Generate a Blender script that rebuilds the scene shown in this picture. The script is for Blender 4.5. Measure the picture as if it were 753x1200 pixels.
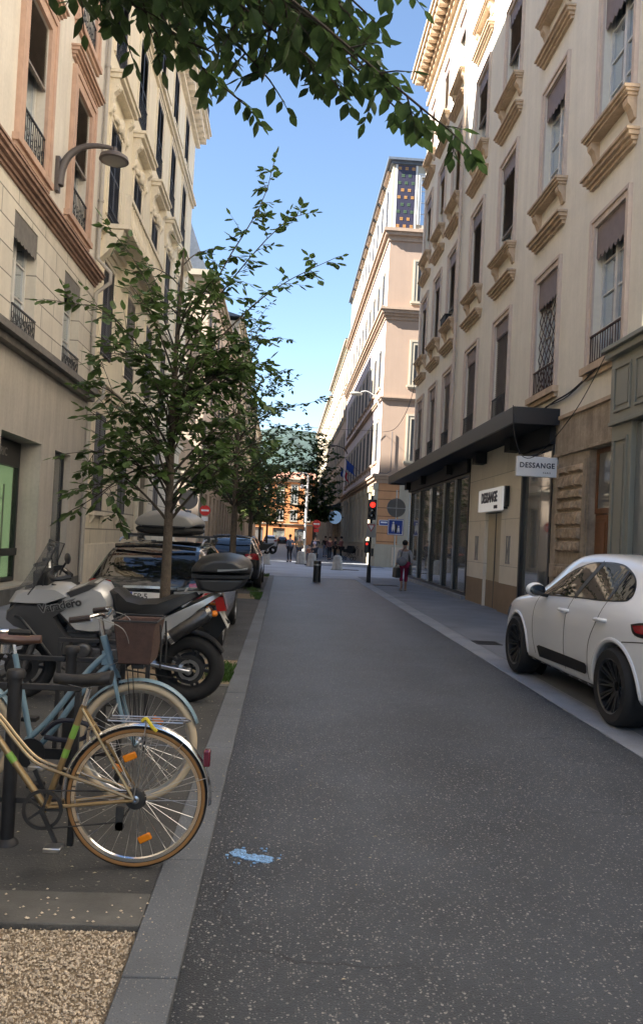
import bpy, bmesh, math, random
from mathutils import Vector, Matrix
from mathutils.bvhtree import BVHTree
R = math.radians
PI = math.pi
sc = bpy.context.scene
COL = sc.collection
for o in list(bpy.data.objects):
    bpy.data.objects.remove(o)

# ---------------------------------------------------------------- camera
EYE = 1.63
def make_camera():
    yaw, pitch, roll = R(2.76), R(1.2), R(2.8)
    f = Vector((math.sin(yaw)*math.cos(pitch), math.cos(yaw)*math.cos(pitch), math.sin(pitch)))
    r0 = Vector((math.cos(yaw), -math.sin(yaw), 0)); u0 = r0.cross(f)
    u = math.cos(roll)*u0 - math.sin(roll)*r0
    r = math.cos(roll)*r0 + math.sin(roll)*u0
    cd = bpy.data.cameras.new('camera'); co = bpy.data.objects.new('camera', cd); COL.objects.link(co)
    m = Matrix((r, u, -f)).transposed().to_4x4(); m.translation = (0, 0, EYE)
    co.matrix_world = m
    cd.sensor_fit = 'VERTICAL'; cd.sensor_height = 36; cd.lens = 900/1200*36
    cd.shift_y = 11/1200
    cd.clip_start = 0.05; cd.clip_end = 3000
    sc.camera = co
make_camera()

# ---------------------------------------------------------------- sky, sun, exposure
SUN_EL = R(37); SUN_DIR = Vector((10.6, 3.1, 0)).normalized()      # the way the light travels, on plan
world = bpy.data.worlds.new('World'); sc.world = world; world.use_nodes = True
wn = world.node_tree; bg = wn.nodes['Background']
sky = wn.nodes.new('ShaderNodeTexSky'); sky.sky_type = 'NISHITA'; sky.sun_disc = False
sky.sun_elevation = SUN_EL
sky.sun_rotation = math.atan2(-SUN_DIR.x, -SUN_DIR.y)
sky.altitude = 200; sky.air_density = 1.0; sky.dust_density = 0.15; sky.ozone_density = 1.7
wn.links.new(sky.outputs[0], bg.inputs[0]); bg.inputs[1].default_value = 0.05
sl = bpy.data.lights.new('sun', 'SUN'); sl.energy = 4.1; sl.angle = R(0.5); sl.color = (1, 0.95, 0.88)
so = bpy.data.objects.new('sun', sl); COL.objects.link(so)
tr = Vector((SUN_DIR.x*math.cos(SUN_EL), SUN_DIR.y*math.cos(SUN_EL), -math.sin(SUN_EL)))
so.rotation_euler = tr.to_track_quat('-Z', 'Y').to_euler(); so.location = (-20, -10, 40)
sc.view_settings.view_transform = 'Standard'; sc.view_settings.look = 'None'
sc.view_settings.exposure = 2.68; sc.view_settings.gamma = 1
sc.view_settings.use_curve_mapping = False
sc.cycles.max_bounces = 7; sc.cycles.diffuse_bounces = 4; sc.cycles.glossy_bounces = 4
sc.cycles.transmission_bounces = 4; sc.cycles.transparent_max_bounces = 6
sc.cycles.caustics_reflective = False; sc.cycles.caustics_refractive = False
sc.cycles.use_denoising = True

# ---------------------------------------------------------------- materials
MATS = {}
def mat(name, col, rough=.6, metal=0., var=0., scale=4., bump=0., bscale=60., stain=0., emit=0., ior=1.5, coat=0., specks=None, ashlar=None, alpha=1., patches=0., tracks=False):
    if name in MATS: return MATS[name]
    m = bpy.data.materials.new(name); m.use_nodes = True
    nt = m.node_tree; N = nt.nodes; L = nt.links
    b = N['Principled BSDF']
    b.inputs['Base Color'].default_value = (*col, 1)
    b.inputs['Roughness'].default_value = rough; b.inputs['Metallic'].default_value = metal
    b.inputs['IOR'].default_value = ior; b.inputs['Coat Weight'].default_value = coat
    b.inputs['Coat Roughness'].default_value = .04
    if alpha < 1: b.inputs['Alpha'].default_value = alpha
    tc = N.new('ShaderNodeTexCoord'); out = None
    def noise(s, det=5, vec=None, rough=.6):
        n = N.new('ShaderNodeTexNoise'); n.inputs['Scale'].default_value = s; n.inputs['Detail'].default_value = det
        n.inputs['Roughness'].default_value = rough
        L.new(vec or tc.outputs['Object'], n.inputs['Vector']); return n
    def ramp(src, a, bb, ca, cb):
        r = N.new('ShaderNodeValToRGB'); r.color_ramp.elements[0].position = a; r.color_ramp.elements[1].position = bb
        r.color_ramp.elements[0].color = (*ca, 1); r.color_ramp.elements[1].color = (*cb, 1)
        L.new(src, r.inputs[0]); return r.outputs[0]
    def mix(mode, fac, a, c):
        x = N.new('ShaderNodeMix'); x.data_type = 'RGBA'; x.blend_type = mode
        if isinstance(fac, float): x.inputs[0].default_value = fac
        else: L.new(fac, x.inputs[0])
        for k, val in ((6, a), (7, c)):
            if isinstance(val, tuple): x.inputs[k].default_value = (*val, 1)
            else: L.new(val, x.inputs[k])
        return x.outputs[2]
    if var > 0:
        n = noise(scale)
        lo = tuple(c*(1-var) for c in col); hi = tuple(min(1, c*(1+var)) for c in col)
        out = ramp(n.outputs[0], .3, .7, lo, hi)
    if stain > 0:
        mp = N.new('ShaderNodeMapping'); mp.inputs['Scale'].default_value = (2.2, 2.2, .18)
        L.new(tc.outputs['Object'], mp.inputs[0])
        n = noise(1.6, 7, mp.outputs[0], .7)
        g = ramp(n.outputs[0], .35, .62, (1-stain,)*3, (1, 1, 1))
        out = mix('MULTIPLY', 1., out or col, g)
        n2 = noise(14, 6)
        out = mix('MULTIPLY', 1., out, ramp(n2.outputs[0], .3, .6, (1-stain*.5,)*3, (1, 1, 1)))
    if tracks:                           # tyre-polished tracks and dirt along the edges of the carriageway
        sx_ = N.new('ShaderNodeSeparateXYZ'); L.new(tc.outputs['Object'], sx_.inputs[0])
        nz_ = noise(.9, 4); ad = N.new('ShaderNodeMath'); ad.operation = 'MULTIPLY_ADD'; ad.inputs[1].default_value = .35; L.new(nz_.outputs[0], ad.inputs[0]); L.new(sx_.outputs[0], ad.inputs[2])
        mr = N.new('ShaderNodeMapRange'); mr.inputs[1].default_value = -.3+.175; mr.inputs[2].default_value = 2.93+.175; L.new(ad.outputs[0], mr.inputs[0])
        cr = N.new('ShaderNodeValToRGB'); els = cr.color_ramp.elements
        stops = [(0,.66),(.07,.92),(.18,1.0),(.28,1.16),(.38,1.0),(.5,.93),(.64,1.0),(.75,1.16),(.85,1.0),(.93,.92),(1,.70)]
        els[0].position, els[0].color = 0, (stops[0][1],)*3+(1,); els[1].position, els[1].color = 1, (stops[-1][1],)*3+(1,)
        for p_, v_ in stops[1:-1]: e_ = els.new(p_); e_.color = (v_, v_, v_, 1)
        L.new(mr.outputs[0], cr.inputs[0]); out = mix('MULTIPLY', 1., out or col, cr.outputs[0])
    if patches > 0:                      # worn and repaired areas, oil spots, fine cracks
        g1 = ramp(noise(.35, 3).outputs[0], .38, .62, (1-patches*.6,)*3, (1+patches*.35,)*3)
        out = mix('MULTIPLY', 1., out or col, g1)
        g2 = ramp(noise(2.6, 6, None, .75).outputs[0], .28, .42, (1-patches,)*3, (1, 1, 1)); out = mix('MULTIPLY', 1., out, g2)
        vc = N.new('ShaderNodeTexVoronoi'); vc.feature = 'DISTANCE_TO_EDGE'; vc.inputs['Scale'].default_value = .55
        nz = noise(1.5, 4); vm = N.new('ShaderNodeVectorMath'); vm.operation = 'MULTIPLY_ADD'; vm.inputs[1].default_value = (.5,.5,.5)
        L.new(nz.outputs[1], vm.inputs[0]); L.new(tc.outputs['Object'], vm.inputs[2]); L.new(vm.outputs[0], vc.inputs['Vector'])
        g3 = ramp(vc.outputs['Distance'], .0015, .006, (.45,.45,.45), (1, 1, 1)); msk = ramp(noise(.5, 2).outputs[0], .52, .58, (0,0,0), (1,1,1))
        out = mix('MULTIPLY', msk, out, g3)
    bumpsrc = []
    if ashlar:
        bw, bh, mort, dark = ashlar
        sp = N.new('ShaderNodeSeparateXYZ'); cb = N.new('ShaderNodeCombineXYZ')
        L.new(tc.outputs['Object'], sp.inputs[0]); L.new(sp.outputs[0], cb.inputs[0]); L.new(sp.outputs[2], cb.inputs[1])
        br = N.new('ShaderNodeTexBrick'); L.new(cb.outputs[0], br.inputs['Vector'])
        br.inputs['Scale'].default_value = 1; br.inputs['Brick Width'].default_value = bw; br.inputs['Row Height'].default_value = bh
        br.inputs['Mortar Size'].default_value = mort; br.inputs['Mortar Smooth'].default_value = .2
        br.inputs['Color1'].default_value = (1, 1, 1, 1); br.inputs['Color2'].default_value = (.9, .9, .9, 1)
        br.inputs['Mortar'].default_value = (dark, dark, dark, 1)
        out = mix('MULTIPLY', 1., out or col, br.outputs[0])
        bumpsrc.append((br.outputs[1], -.6, .02))
    if specks:
        for s, thr, keep, c in specks:
            v = N.new('ShaderNodeTexVoronoi'); v.inputs['Scale'].default_value = s
            L.new(tc.outputs['Object'], v.inputs['Vector'])
            a = N.new('ShaderNodeMath'); a.operation = 'LESS_THAN'; a.inputs[1].default_value = thr; L.new(v.outputs['Distance'], a.inputs[0])
            sp2 = N.new('ShaderNodeSeparateXYZ'); L.new(v.outputs['Color'], sp2.inputs[0])
            k = N.new('ShaderNodeMath'); k.operation = 'LESS_THAN'; k.inputs[1].default_value = keep; L.new(sp2.outputs[0], k.inputs[0])
            mm = N.new('ShaderNodeMath'); mm.operation = 'MULTIPLY'; L.new(a.outputs[0], mm.inputs[0]); L.new(k.outputs[0], mm.inputs[1])
            m2 = N.new('ShaderNodeMath'); m2.operation = 'MULTIPLY'; L.new(mm.outputs[0], m2.inputs[0]); L.new(sp2.outputs[1], m2.inputs[1])
            out = mix('MIX', m2.outputs[0], out or col, c)
    if out is not None: L.new(out, b.inputs['Base Color'])
    if bump > 0: bumpsrc.append((noise(bscale, 4).outputs[0], bump, .02))
    prev = None
    for src, st, dist in bumpsrc:
        bn = N.new('ShaderNodeBump'); bn.inputs['Strength'].default_value = abs(st); bn.inputs['Distance'].default_value = dist
        bn.invert = st < 0
        L.new(src, bn.inputs['Height'])
        if prev: L.new(prev, bn.inputs['Normal'])
        prev = bn.outputs[0]
    if prev: L.new(prev, b.inputs['Normal'])
    if emit > 0:
        b.inputs['Emission Color'].default_value = (*col, 1); b.inputs['Emission Strength'].default_value = emit
    MATS[name] = m
    return m

# ---------------------------------------------------------------- mesh builder
class MB:
    def __init__(s, M=None):
        s.v = []; s.f = []; s.M = M or Matrix()
    def add(s, vs, fs):
        o = len(s.v); M = s.M
        s.v += [M @ Vector(v) for v in vs]; s.f += [[i+o for i in f] for f in fs]
        return s
    def box(s, x0, x1, y0, y1, z0, z1):
        return s.add([(x0,y0,z0),(x1,y0,z0),(x1,y1,z0),(x0,y1,z0),(x0,y0,z1),(x1,y0,z1),(x1,y1,z1),(x0,y1,z1)],
                     [(3,2,1,0),(4,5,6,7),(0,1,5,4),(1,2,6,5),(2,3,7,6),(3,0,4,7)])
    def frustum(s, c, w0, d0, w1, d1, z0, z1):
        x, y = c
        return s.add([(x-w0/2,y-d0/2,z0),(x+w0/2,y-d0/2,z0),(x+w0/2,y+d0/2,z0),(x-w0/2,y+d0/2,z0),
                      (x-w1/2,y-d1/2,z1),(x+w1/2,y-d1/2,z1),(x+w1/2,y+d1/2,z1),(x-w1/2,y+d1/2,z1)],
                     [(3,2,1,0),(4,5,6,7),(0,1,5,4),(1,2,6,5),(2,3,7,6),(3,0,4,7)])
    def bar(s, p0, p1, w, h=None, up=(0,0,1)):
        h = h or w; p0 = Vector(p0); p1 = Vector(p1); d = (p1-p0).normalized(); u = Vector(up)
        if abs(d.dot(u)) > .98: u = Vector((0,1,0))
        a = d.cross(u).normalized()*(w/2); b = a.cross(d).normalized()*(h/2)
        vs = [p+q for p in (p0, p1) for q in (-a-b, a-b, a+b, -a+b)]
        return s.add(vs, [(3,2,1,0),(4,5,6,7),(0,1,5,4),(1,2,6,5),(2,3,7,6),(3,0,4,7)])
    def tube(s, pts, r, n=8, closed=False):
        pts = [Vector(p) for p in pts]; k = len(pts)
        rs = list(r) if isinstance(r, (list, tuple)) else [r]*k
        vs = []; fs = []; prev = None
        for i, p in enumerate(pts):
            if closed: t = (pts[(i+1)%k]-pts[i-1]).normalized()
            else: t = (pts[min(i+1,k-1)]-pts[max(i-1,0)]).normalized()
            if prev is None:
                a = Vector((0,0,1)) if abs(t.z) < .9 else Vector((0,1,0)); a = (a-t*a.dot(t)).normalized()
            else:
                a = prev-t*prev.dot(t); a = a.normalized() if a.length > 1e-6 else prev
            prev = a; b = t.cross(a)
            for j in range(n):
                q = 2*PI*j/n; vs.append(p+(a*math.cos(q)+b*math.sin(q))*rs[i])
        m = k if closed else k-1
        for i in range(m):
            for j in range(n):
                fs.append((i*n+j, i*n+(j+1)%n, ((i+1)%k)*n+(j+1)%n, ((i+1)%k)*n+j))
        if not closed:
            fs.append(tuple(range(n-1,-1,-1))); fs.append(tuple((k-1)*n+j for j in range(n)))
        return s.add(vs, fs)
    def cyl(s, p0, p1, r0, r1=None, n=16):
        return s.tube([p0, p1], [r0, r0 if r1 is None else r1], n)
    def lathe(s, prof, n=24, c=(0,0,0), axis='z', closed=False):
        vs = []; fs = []; k = len(prof)
        for i in range(n):
            q = 2*PI*i/n; cs, sn = math.cos(q), math.sin(q)
            for r, h in prof:
                p = {'z': (r*cs, r*sn, h), 'y': (r*cs, h, r*sn), 'x': (h, r*cs, r*sn)}[axis]
                vs.append((p[0]+c[0], p[1]+c[1], p[2]+c[2]))
        for i in range(n):
            for j in range(k if closed else k-1):
                fs.append((i*k+j, ((i+1)%n)*k+j, ((i+1)%n)*k+(j+1)%k, i*k+(j+1)%k))
        return s.add(vs, fs)
    def torus(s, c, R_, r, axis='y', n=40, m=8, a0=0, a1=2*PI, flat=1.):
        full = abs(a1-a0-2*PI) < 1e-4
        pts = []
        cnt = n if full else n+1
        vs = []; fs = []
        for i in range(cnt):
            q = a0+(a1-a0)*i/n; cs, sn = math.cos(q), math.sin(q)
            for j in range(m):
                w = 2*PI*j/m; rr = R_+r*math.cos(w); h = r*flat*math.sin(w)
                p = {'z': (rr*cs, rr*sn, h), 'y': (rr*cs, h, rr*sn), 'x': (h, rr*cs, rr*sn)}[axis]
                vs.append((p[0]+c[0], p[1]+c[1], p[2]+c[2]))
        for i in range(n):
            for j in range(m):
                fs.append((i*m+j, ((i+1)%cnt)*m+j, ((i+1)%cnt)*m+(j+1)%m, i*m+(j+1)%m))
        if not full:
            fs.append(tuple(range(m))); fs.append(tuple((cnt-1)*m+j for j in range(m)))
        return s.add(vs, fs)
    def prism(s, poly, d0, d1, plane='xz'):
        n = len(poly)
        f = {'xz': lambda a, b, d: (a, d, b), 'xy': lambda a, b, d: (a, b, d), 'yz': lambda a, b, d: (d, a, b)}[plane]
        vs = [f(a, b, d0) for a, b in poly]+[f(a, b, d1) for a, b in poly]
        return s.add(vs, [tuple(range(n)), tuple(range(2*n-1, n-1, -1))]+[(i, i+n, (i+1)%n+n, (i+1)%n) for i in range(n)])
    def ball(s, c, r, n=12, m=8):
        rx, ry, rz = r if isinstance(r, tuple) else (r, r, r)
        vs = [(c[0], c[1], c[2]-rz)]; fs = []
        for i in range(1, m):
            t = -PI/2+PI*i/m
            for j in range(n):
                q = 2*PI*j/n; vs.append((c[0]+rx*math.cos(t)*math.cos(q), c[1]+ry*math.cos(t)*math.sin(q), c[2]+rz*math.sin(t)))
        vs.append((c[0], c[1], c[2]+rz))
        for j in range(n): fs.append((0, 1+(j+1)%n, 1+j)); fs.append((len(vs)-1, 1+(m-2)*n+j, 1+(m-2)*n+(j+1)%n))
        for i in range(m-2):
            for j in range(n): fs.append((1+i*n+j, 1+i*n+(j+1)%n, 1+(i+1)*n+(j+1)%n, 1+(i+1)*n+j))
        return s.add(vs, fs)
    def mesh(s, name, m, smooth=True, recalc=True, ang=38):
        me = bpy.data.meshes.new(name); me.from_pydata(s.v, [], s.f)
        if recalc:
            b = bmesh.new(); b.from_mesh(me); bmesh.ops.recalc_face_normals(b, faces=b.faces); b.to_mesh(me); b.free()
        me.materials.append(m)
        if smooth:
            me.polygons.foreach_set('use_smooth', [True]*len(me.polygons))
            me.set_sharp_from_angle(angle=R(ang))
        me.update()
        return me
    def build(s, name, m, parent=None, smooth=True, bevel=0, recalc=True, basis=None, ang=38, label=None):
        o = bpy.data.objects.new(name, s.mesh(name, m, smooth, recalc, ang)); COL.objects.link(o)
        if parent: o.parent = parent
        if basis is not None: o.matrix_basis = basis
        if bevel:
            bv = o.modifiers.new('bevel', 'BEVEL'); bv.width = bevel; bv.segments = 2; bv.limit_method = 'ANGLE'; bv.angle_limit = R(40)
        if label: o['label'] = label
        return o

def T(x=0, y=0, z=0): return Matrix.Translation((x, y, z))
def RZ(a): return Matrix.Rotation(R(a), 4, 'Z')
def RX(a): return Matrix.Rotation(R(a), 4, 'X')
def RY(a): return Matrix.Rotation(R(a), 4, 'Y')
def tag(o, label=None, cat=None, group=None, kind=None):
    if label: o['label'] = label
    if cat: o['category'] = cat
    if group: o['group'] = group
    if kind: o['kind'] = kind
    return o
def thing(name, label, cat, loc=(0,0,0), rz=0, group=None):
    o = bpy.data.objects.new(name, None); o.empty_display_size = .2; COL.objects.link(o)
    o.location = loc; o.rotation_euler = (0, 0, R(rz)); return tag(o, label, cat, group)
def copy_tree(o, parent=None):
    c = o.copy(); COL.objects.link(c)
    if parent: c.parent = parent
    for ch in list(o.children): copy_tree(ch, c)
    return c
def lerp(a, b, t): return a+(b-a)*t
def interp(tab, x):
    if x <= tab[0][0]: return tab[0][1]
    for (a, va), (b, vb) in zip(tab, tab[1:]):
        if x <= b:
            t = (x-a)/(b-a); return lerp(va, vb, t)
    return tab[-1][1]
def smooth_path(pts, n=6):
    """Catmull-Rom through the given points"""
    P = [Vector(p) for p in pts]; out = []
    for i in range(len(P)-1):
        a = P[max(i-1,0)]; b = P[i]; c = P[i+1]; d = P[min(i+2,len(P)-1)]
        for k in range(n):
            t = k/n
            out.append(.5*((2*b)+(c-a)*t+(2*a-5*b+4*c-d)*t*t+(3*b-a-3*c+d)*t**3))
    out.append(P[-1]); return out
def text(body, size, m, parent=None, basis=None, name='lettering', depth=.01, align='CENTER', bold=0., spacing=1., sx=1.):
    cu = bpy.data.curves.new(name, 'FONT'); cu.body = body; cu.size = size; cu.extrude = depth/2; cu.align_x = align; cu.align_y = 'CENTER'
    cu.offset = bold; cu.space_character = spacing; cu.resolution_u = 3
    o = bpy.data.objects.new('tmp', cu); COL.objects.link(o)
    me = bpy.data.meshes.new_from_object(o.evaluated_get(bpy.context.evaluated_depsgraph_get()))
    bpy.data.objects.remove(o); me.materials.clear(); me.materials.append(m); me.name = name
    if sx != 1: me.transform(Matrix.Diagonal((sx, 1, 1, 1)))
    o = bpy.data.objects.new(name, me); COL.objects.link(o)
    if parent: o.parent = parent
    if basis is not None: o.matrix_basis = basis
    return o
UP = RX(90)      # stands text or a flat shape upright, facing -Y
# ---------------------------------------------------------------- palette
asph = mat('asphalt', (.052,.061,.075), .42, var=.25, scale=1.1, patches=.3, tracks=True, bump=.5, bscale=120,
           specks=[(44, .25, .62, (.40,.385,.36)), (85, .32, .45, (.30,.29,.275)), (140, .36, .35, (.02,.02,.02)), (19, .10, .10, (.48,.45,.41))])
asph_old = mat('parking asphalt', (.064,.065,.066), .8, var=.3, scale=1.7, patches=.35, bump=.5, bscale=90,
           specks=[(38, .28, .10, (.34,.31,.26)), (95, .3, .15, (.2,.19,.17))])
asph_pale = mat('pavement asphalt', (.19,.203,.225), .8, var=.2, scale=.9, bump=.35, bscale=90, specks=[(60, .3, .2, (.25,.25,.25))])
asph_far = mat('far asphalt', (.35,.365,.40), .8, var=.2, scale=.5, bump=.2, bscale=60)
granite = mat('kerb granite', (.12,.133,.152), .75, var=.18, scale=1.6, bump=.3, bscale=150, specks=[(170, .4, .35, (.07,.07,.07)), (120, .35, .25, (.33,.32,.3))])
granite_pale = mat('gutter stone', (.27,.285,.31), .75, var=.2, scale=1.3, bump=.25, bscale=90, specks=[(120, .38, .3, (.12,.12,.12))])
concrete = mat('edging concrete', (.12,.118,.112), .85, var=.25, scale=3, bump=.35, bscale=120, stain=.2)
bollard_m = mat('bollard concrete', (.42,.38,.33), .85, var=.15, scale=5, bump=.3, stain=.25)
sand = mat('sand bed', (.28,.22,.15), .95, var=.3, scale=30, bump=.8, bscale=120)
gravel_m = mat('gravel stones', (.58,.485,.37), .85, var=.45, scale=28)
grass_m = mat('grass', (.05,.11,.02), .6, var=.4, scale=9)
paint_blue = mat('blue paint', (.22,.42,.72), .7, var=.25, scale=40, bump=.5, bscale=90, specks=[(130, .42, .7, (.06,.065,.075)), (60, .3, .4, (.06,.065,.075))])
iron = mat('cast iron', (.05,.05,.052), .55, .6, var=.3, scale=12)
black = mat('black metal', (.012,.013,.016), .38)
blackmat = mat('matt black', (.012,.012,.013), .7)
steel = mat('galvanised steel', (.35,.36,.37), .4, .8, var=.15, scale=10)
rackm = mat('dark rack paint', (.028,.028,.031), .5, .2, var=.2, scale=14)
chrome = mat('chrome', (.72,.72,.72), .16, 1.)
alu = mat('aluminium', (.55,.55,.56), .3, 1., var=.1, scale=20)
rubber = mat('rubber', (.016,.016,.017), .75, var=.2, scale=20, bump=.3, bscale=200)
glass_win = mat('window glass', (.55,.62,.68), .02, .72, ior=1.5)
glass_shop = mat('shop glass', (.14,.145,.14), .03, ior=2.6)
glass_car = mat('car glass', (.008,.009,.011), .02, ior=1.75)
glass_dark = mat('dark glass', (.012,.014,.018), .05, ior=1.6)
white_w = mat('white window paint', (.62,.60,.56), .5, var=.08, scale=6)
grey_w = mat('grey window paint', (.30,.29,.27), .5)
plaster = mat('cream plaster', (.81,.75,.63), .85, var=.05, scale=1.2, bump=.15, bscale=30, stain=.10)
rstone = mat('tan stone trim', (.60,.45,.31), .8, var=.12, scale=3, bump=.2, bscale=40, stain=.22)
rsurr = mat('rosy stone surround', (.64,.52,.43), .8, var=.08, scale=3, stain=.15)
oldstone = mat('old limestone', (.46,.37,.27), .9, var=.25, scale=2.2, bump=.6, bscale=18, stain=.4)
roughstone = mat('rough hewn stone', (.50,.375,.25), .95, var=.35, scale=7, bump=1., bscale=16, stain=.35)
shopstone = mat('smooth shop stone', (.82,.75,.63), .6, var=.06, scale=2, ashlar=(2.4, 1.15, .008, .55))
shopbrown = mat('brown stone plinth', (.27,.19,.115), .5, var=.12, scale=3)
mauve = mat('mauve zinc valance', (.20,.155,.145), .6, var=.12, scale=5)
greyval = mat('grey zinc valance', (.17,.155,.135), .65, var=.2, scale=6, stain=.2)
blindm = mat('dark slatted blind', (.24,.20,.17), .65, var=.2, scale=6)
blindtan = mat('tan slatted blind', (.30,.22,.14), .65, var=.2, scale=6)
shutterm = mat('dark louvred shutter', (.020,.021,.026), .55, var=.2, scale=5)
railm = mat('wrought iron', (.02,.02,.021), .5)
railbr = mat('rusty iron', (.07,.035,.025), .7)
navy = mat('black canopy', (.014,.016,.022), .42, var=.15, scale=3)
olive = mat('grey green joinery', (.25,.245,.20), .45, var=.06, scale=3)
doorwood = mat('varnished door wood', (.16,.062,.022), .4, var=.3, scale=5)
sign_white = mat('white sign panel', (.78,.78,.78), .4)
sign_ink = mat('dark sign lettering', (.02,.022,.05), .4)
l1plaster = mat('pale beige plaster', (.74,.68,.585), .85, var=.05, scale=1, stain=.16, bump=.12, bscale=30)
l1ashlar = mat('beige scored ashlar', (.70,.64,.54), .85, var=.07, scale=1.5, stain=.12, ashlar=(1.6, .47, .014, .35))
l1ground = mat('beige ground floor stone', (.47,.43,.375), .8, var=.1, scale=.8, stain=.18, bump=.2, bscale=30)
terra = mat('terracotta trim', (.56,.37,.27), .8, var=.12, scale=3, stain=.15)
terrad = mat('brown terracotta cornice', (.36,.225,.165), .8, var=.15, scale=3, stain=.25)
l2wall = mat('yellow limestone', (.82,.73,.55), .85, var=.05, scale=1, stain=.1, bump=.12, bscale=30)
l2ashlar = mat('yellow scored limestone', (.78,.69,.53), .85, var=.06, scale=1.5, stain=.12, ashlar=(1.9, .52, .02, .4))
l2trim = mat('pale yellow stone trim', (.82,.73,.57), .8, var=.07, scale=3, stain=.15)
dkframe = mat('dark grey window joinery', (.085,.088,.105), .5, var=.1, scale=4)
slate = mat('blue slate', (.10,.12,.15), .5, var=.2, scale=5)
pinkw = mat('pink plaster', (.375,.27,.20), .85, var=.04, scale=.8, stain=.07)
pinkl = mat('shade tinted plaster', (.66,.60,.60), .85, var=.05, scale=.8, stain=.1)  # lilac of the shaded side face put into its plaster colour
orangew = mat('orange rustic plaster', (.60,.305,.145), .85, var=.06, scale=1, stain=.1, ashlar=(30, .52, .03, .45))
pinktrim = mat('pink stone cornice', (.40,.29,.21), .8, var=.08, scale=2, stain=.15)
creamtrim = mat('cream stone surround', (.43,.38,.29), .8, var=.06, scale=2, stain=.1)
tan_w = mat('tan plaster', (.62,.50,.38), .85, var=.08, scale=.6, stain=.15)
cream_far = mat('cream far plaster', (.58,.49,.35), .85, var=.06, scale=.6, stain=.12)
mosaic_blue = mat('dark blue mosaic', (.03,.026,.048), .5, var=.2, scale=20)
flower_o = mat('orange mosaic flower', (.40,.20,.06), .5)
flower_g = mat('green mosaic flower', (.06,.10,.05), .5)
orange_b = mat('bright orange plaster', (.66,.28,.11), .85, var=.06, scale=.5, stain=.12)
roof_tile = mat('pink roof tiles', (.42,.20,.13), .85, var=.25, scale=3)
hill_m = mat('hill woodland', (.035,.058,.048), .9, var=.55, scale=.06, bump=.8, bscale=.3)
bark = mat('tree bark', (.10,.078,.058), .9, var=.35, scale=16, bump=.9, bscale=50)
barkthin = mat('twig bark', (.05,.04,.03), .9)
leafm = mat('green leaf', (.085,.14,.042), .48, var=.6, scale=8)
leafm2 = mat('dark green leaf', (.062,.108,.035), .48, var=.6, scale=9)
leafm3 = mat('yellow green leaf', (.12,.15,.045), .5, var=.5, scale=3)
for m in (leafm, leafm2, leafm3):
    b = m.node_tree.nodes['Principled BSDF']
    b.inputs['Subsurface Weight'].default_value = 0
    b.inputs['Transmission Weight'].default_value = 0
    nt = m.node_tree; tl = nt.nodes.new('ShaderNodeBsdfTranslucent'); ms = nt.nodes.new('ShaderNodeMixShader'); ms.inputs[0].default_value = .45
    src = b.inputs['Base Color'].links[0].from_socket
    nt.links.new(src, tl.inputs[0]); nt.links.new(b.outputs[0], ms.inputs[1]); nt.links.new(tl.outputs[0], ms.inputs[2])
    nt.links.new(ms.outputs[0], nt.nodes['Material Output'].inputs[0])

# ---------------------------------------------------------------- ground
def slab(name, x0, x1, y0, y1, z, m, thick=None):
    mb = MB()
    if thick: mb.box(x0, x1, y0, y1, z-thick, z)
    else: mb.add([(x0,y0,z),(x1,y0,z),(x1,y1,z),(x0,y1,z)], [(0,1,2,3)])
    return tag(mb.build(name, m, smooth=False), kind='structure')
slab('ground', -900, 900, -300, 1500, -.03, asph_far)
slab('road', -.3, 2.93, -14, 31, 0, asph)
slab('parking_strip', -3.0, -.5, 3.45, 31, .018, asph_old)
slab('parking_strip', -3.0, -.5, -14, -.3, .018, asph_old)
slab('parking_strip', -3.0, -1.95, -.3, 3.45, .018, asph_old)
slab('pavement', -5.6, -3.0, -14, 37.3, .07, asph_pale, .12)
slab('pavement', 3.25, 5.8, -14, 33.2, .012, asph_pale)
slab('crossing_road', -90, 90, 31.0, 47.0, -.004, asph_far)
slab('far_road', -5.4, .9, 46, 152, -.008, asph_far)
slab('far_pavement', .9, 6, 45.0, 148, .02, asph_pale, .05)
slab('far_pavement', -9, -4.2, 47.0, 148, .03, asph_pale, .06)
slab('kerb_strip', -.5, 2.93, 30.75, 31.1, .006, granite_pale)
mb = MB(); y = -14.2; rnd = random.Random(3)
while y < 30.7:
    l = 1.0
    mb.box(-.5, -.3, y+.003, min(y+l-.003, 30.74), -.1, .03+rnd.uniform(-.002,.002)); y += l
tag(mb.build('kerb_strip', granite, bevel=.006), kind='structure')
mb = MB(); y = -14.1
while y < 30.7:
    mb.box(2.93, 3.25, y+.003, y+.997, -.06, .008); y += 1.0
tag(mb.build('gutter_strip', granite_pale, bevel=.004), kind='structure')
tag(MB().box(-3.0, -.503, 3.17, 3.45, -.05, .026).build('edging_strip', concrete, bevel=.006), kind='structure')
for (x0, x1, y0, y1) in ((-1.95,-.503,-.3,3.168),(-1.95,-.503,8.2,9.8),(-1.95,-.503,19.2,20.8),(-1.95,-.503,29.3,30.6)):
    slab('tree_pit', x0, x1, y0, y1, .022 if y0 > 3 else .0, sand)
for y0 in (8.12, 9.8):
    tag(MB().box(-1.95, -.503, y0, y0+.1, -.03, .027).build('edging_strip', concrete, bevel=.005), kind='structure')
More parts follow.
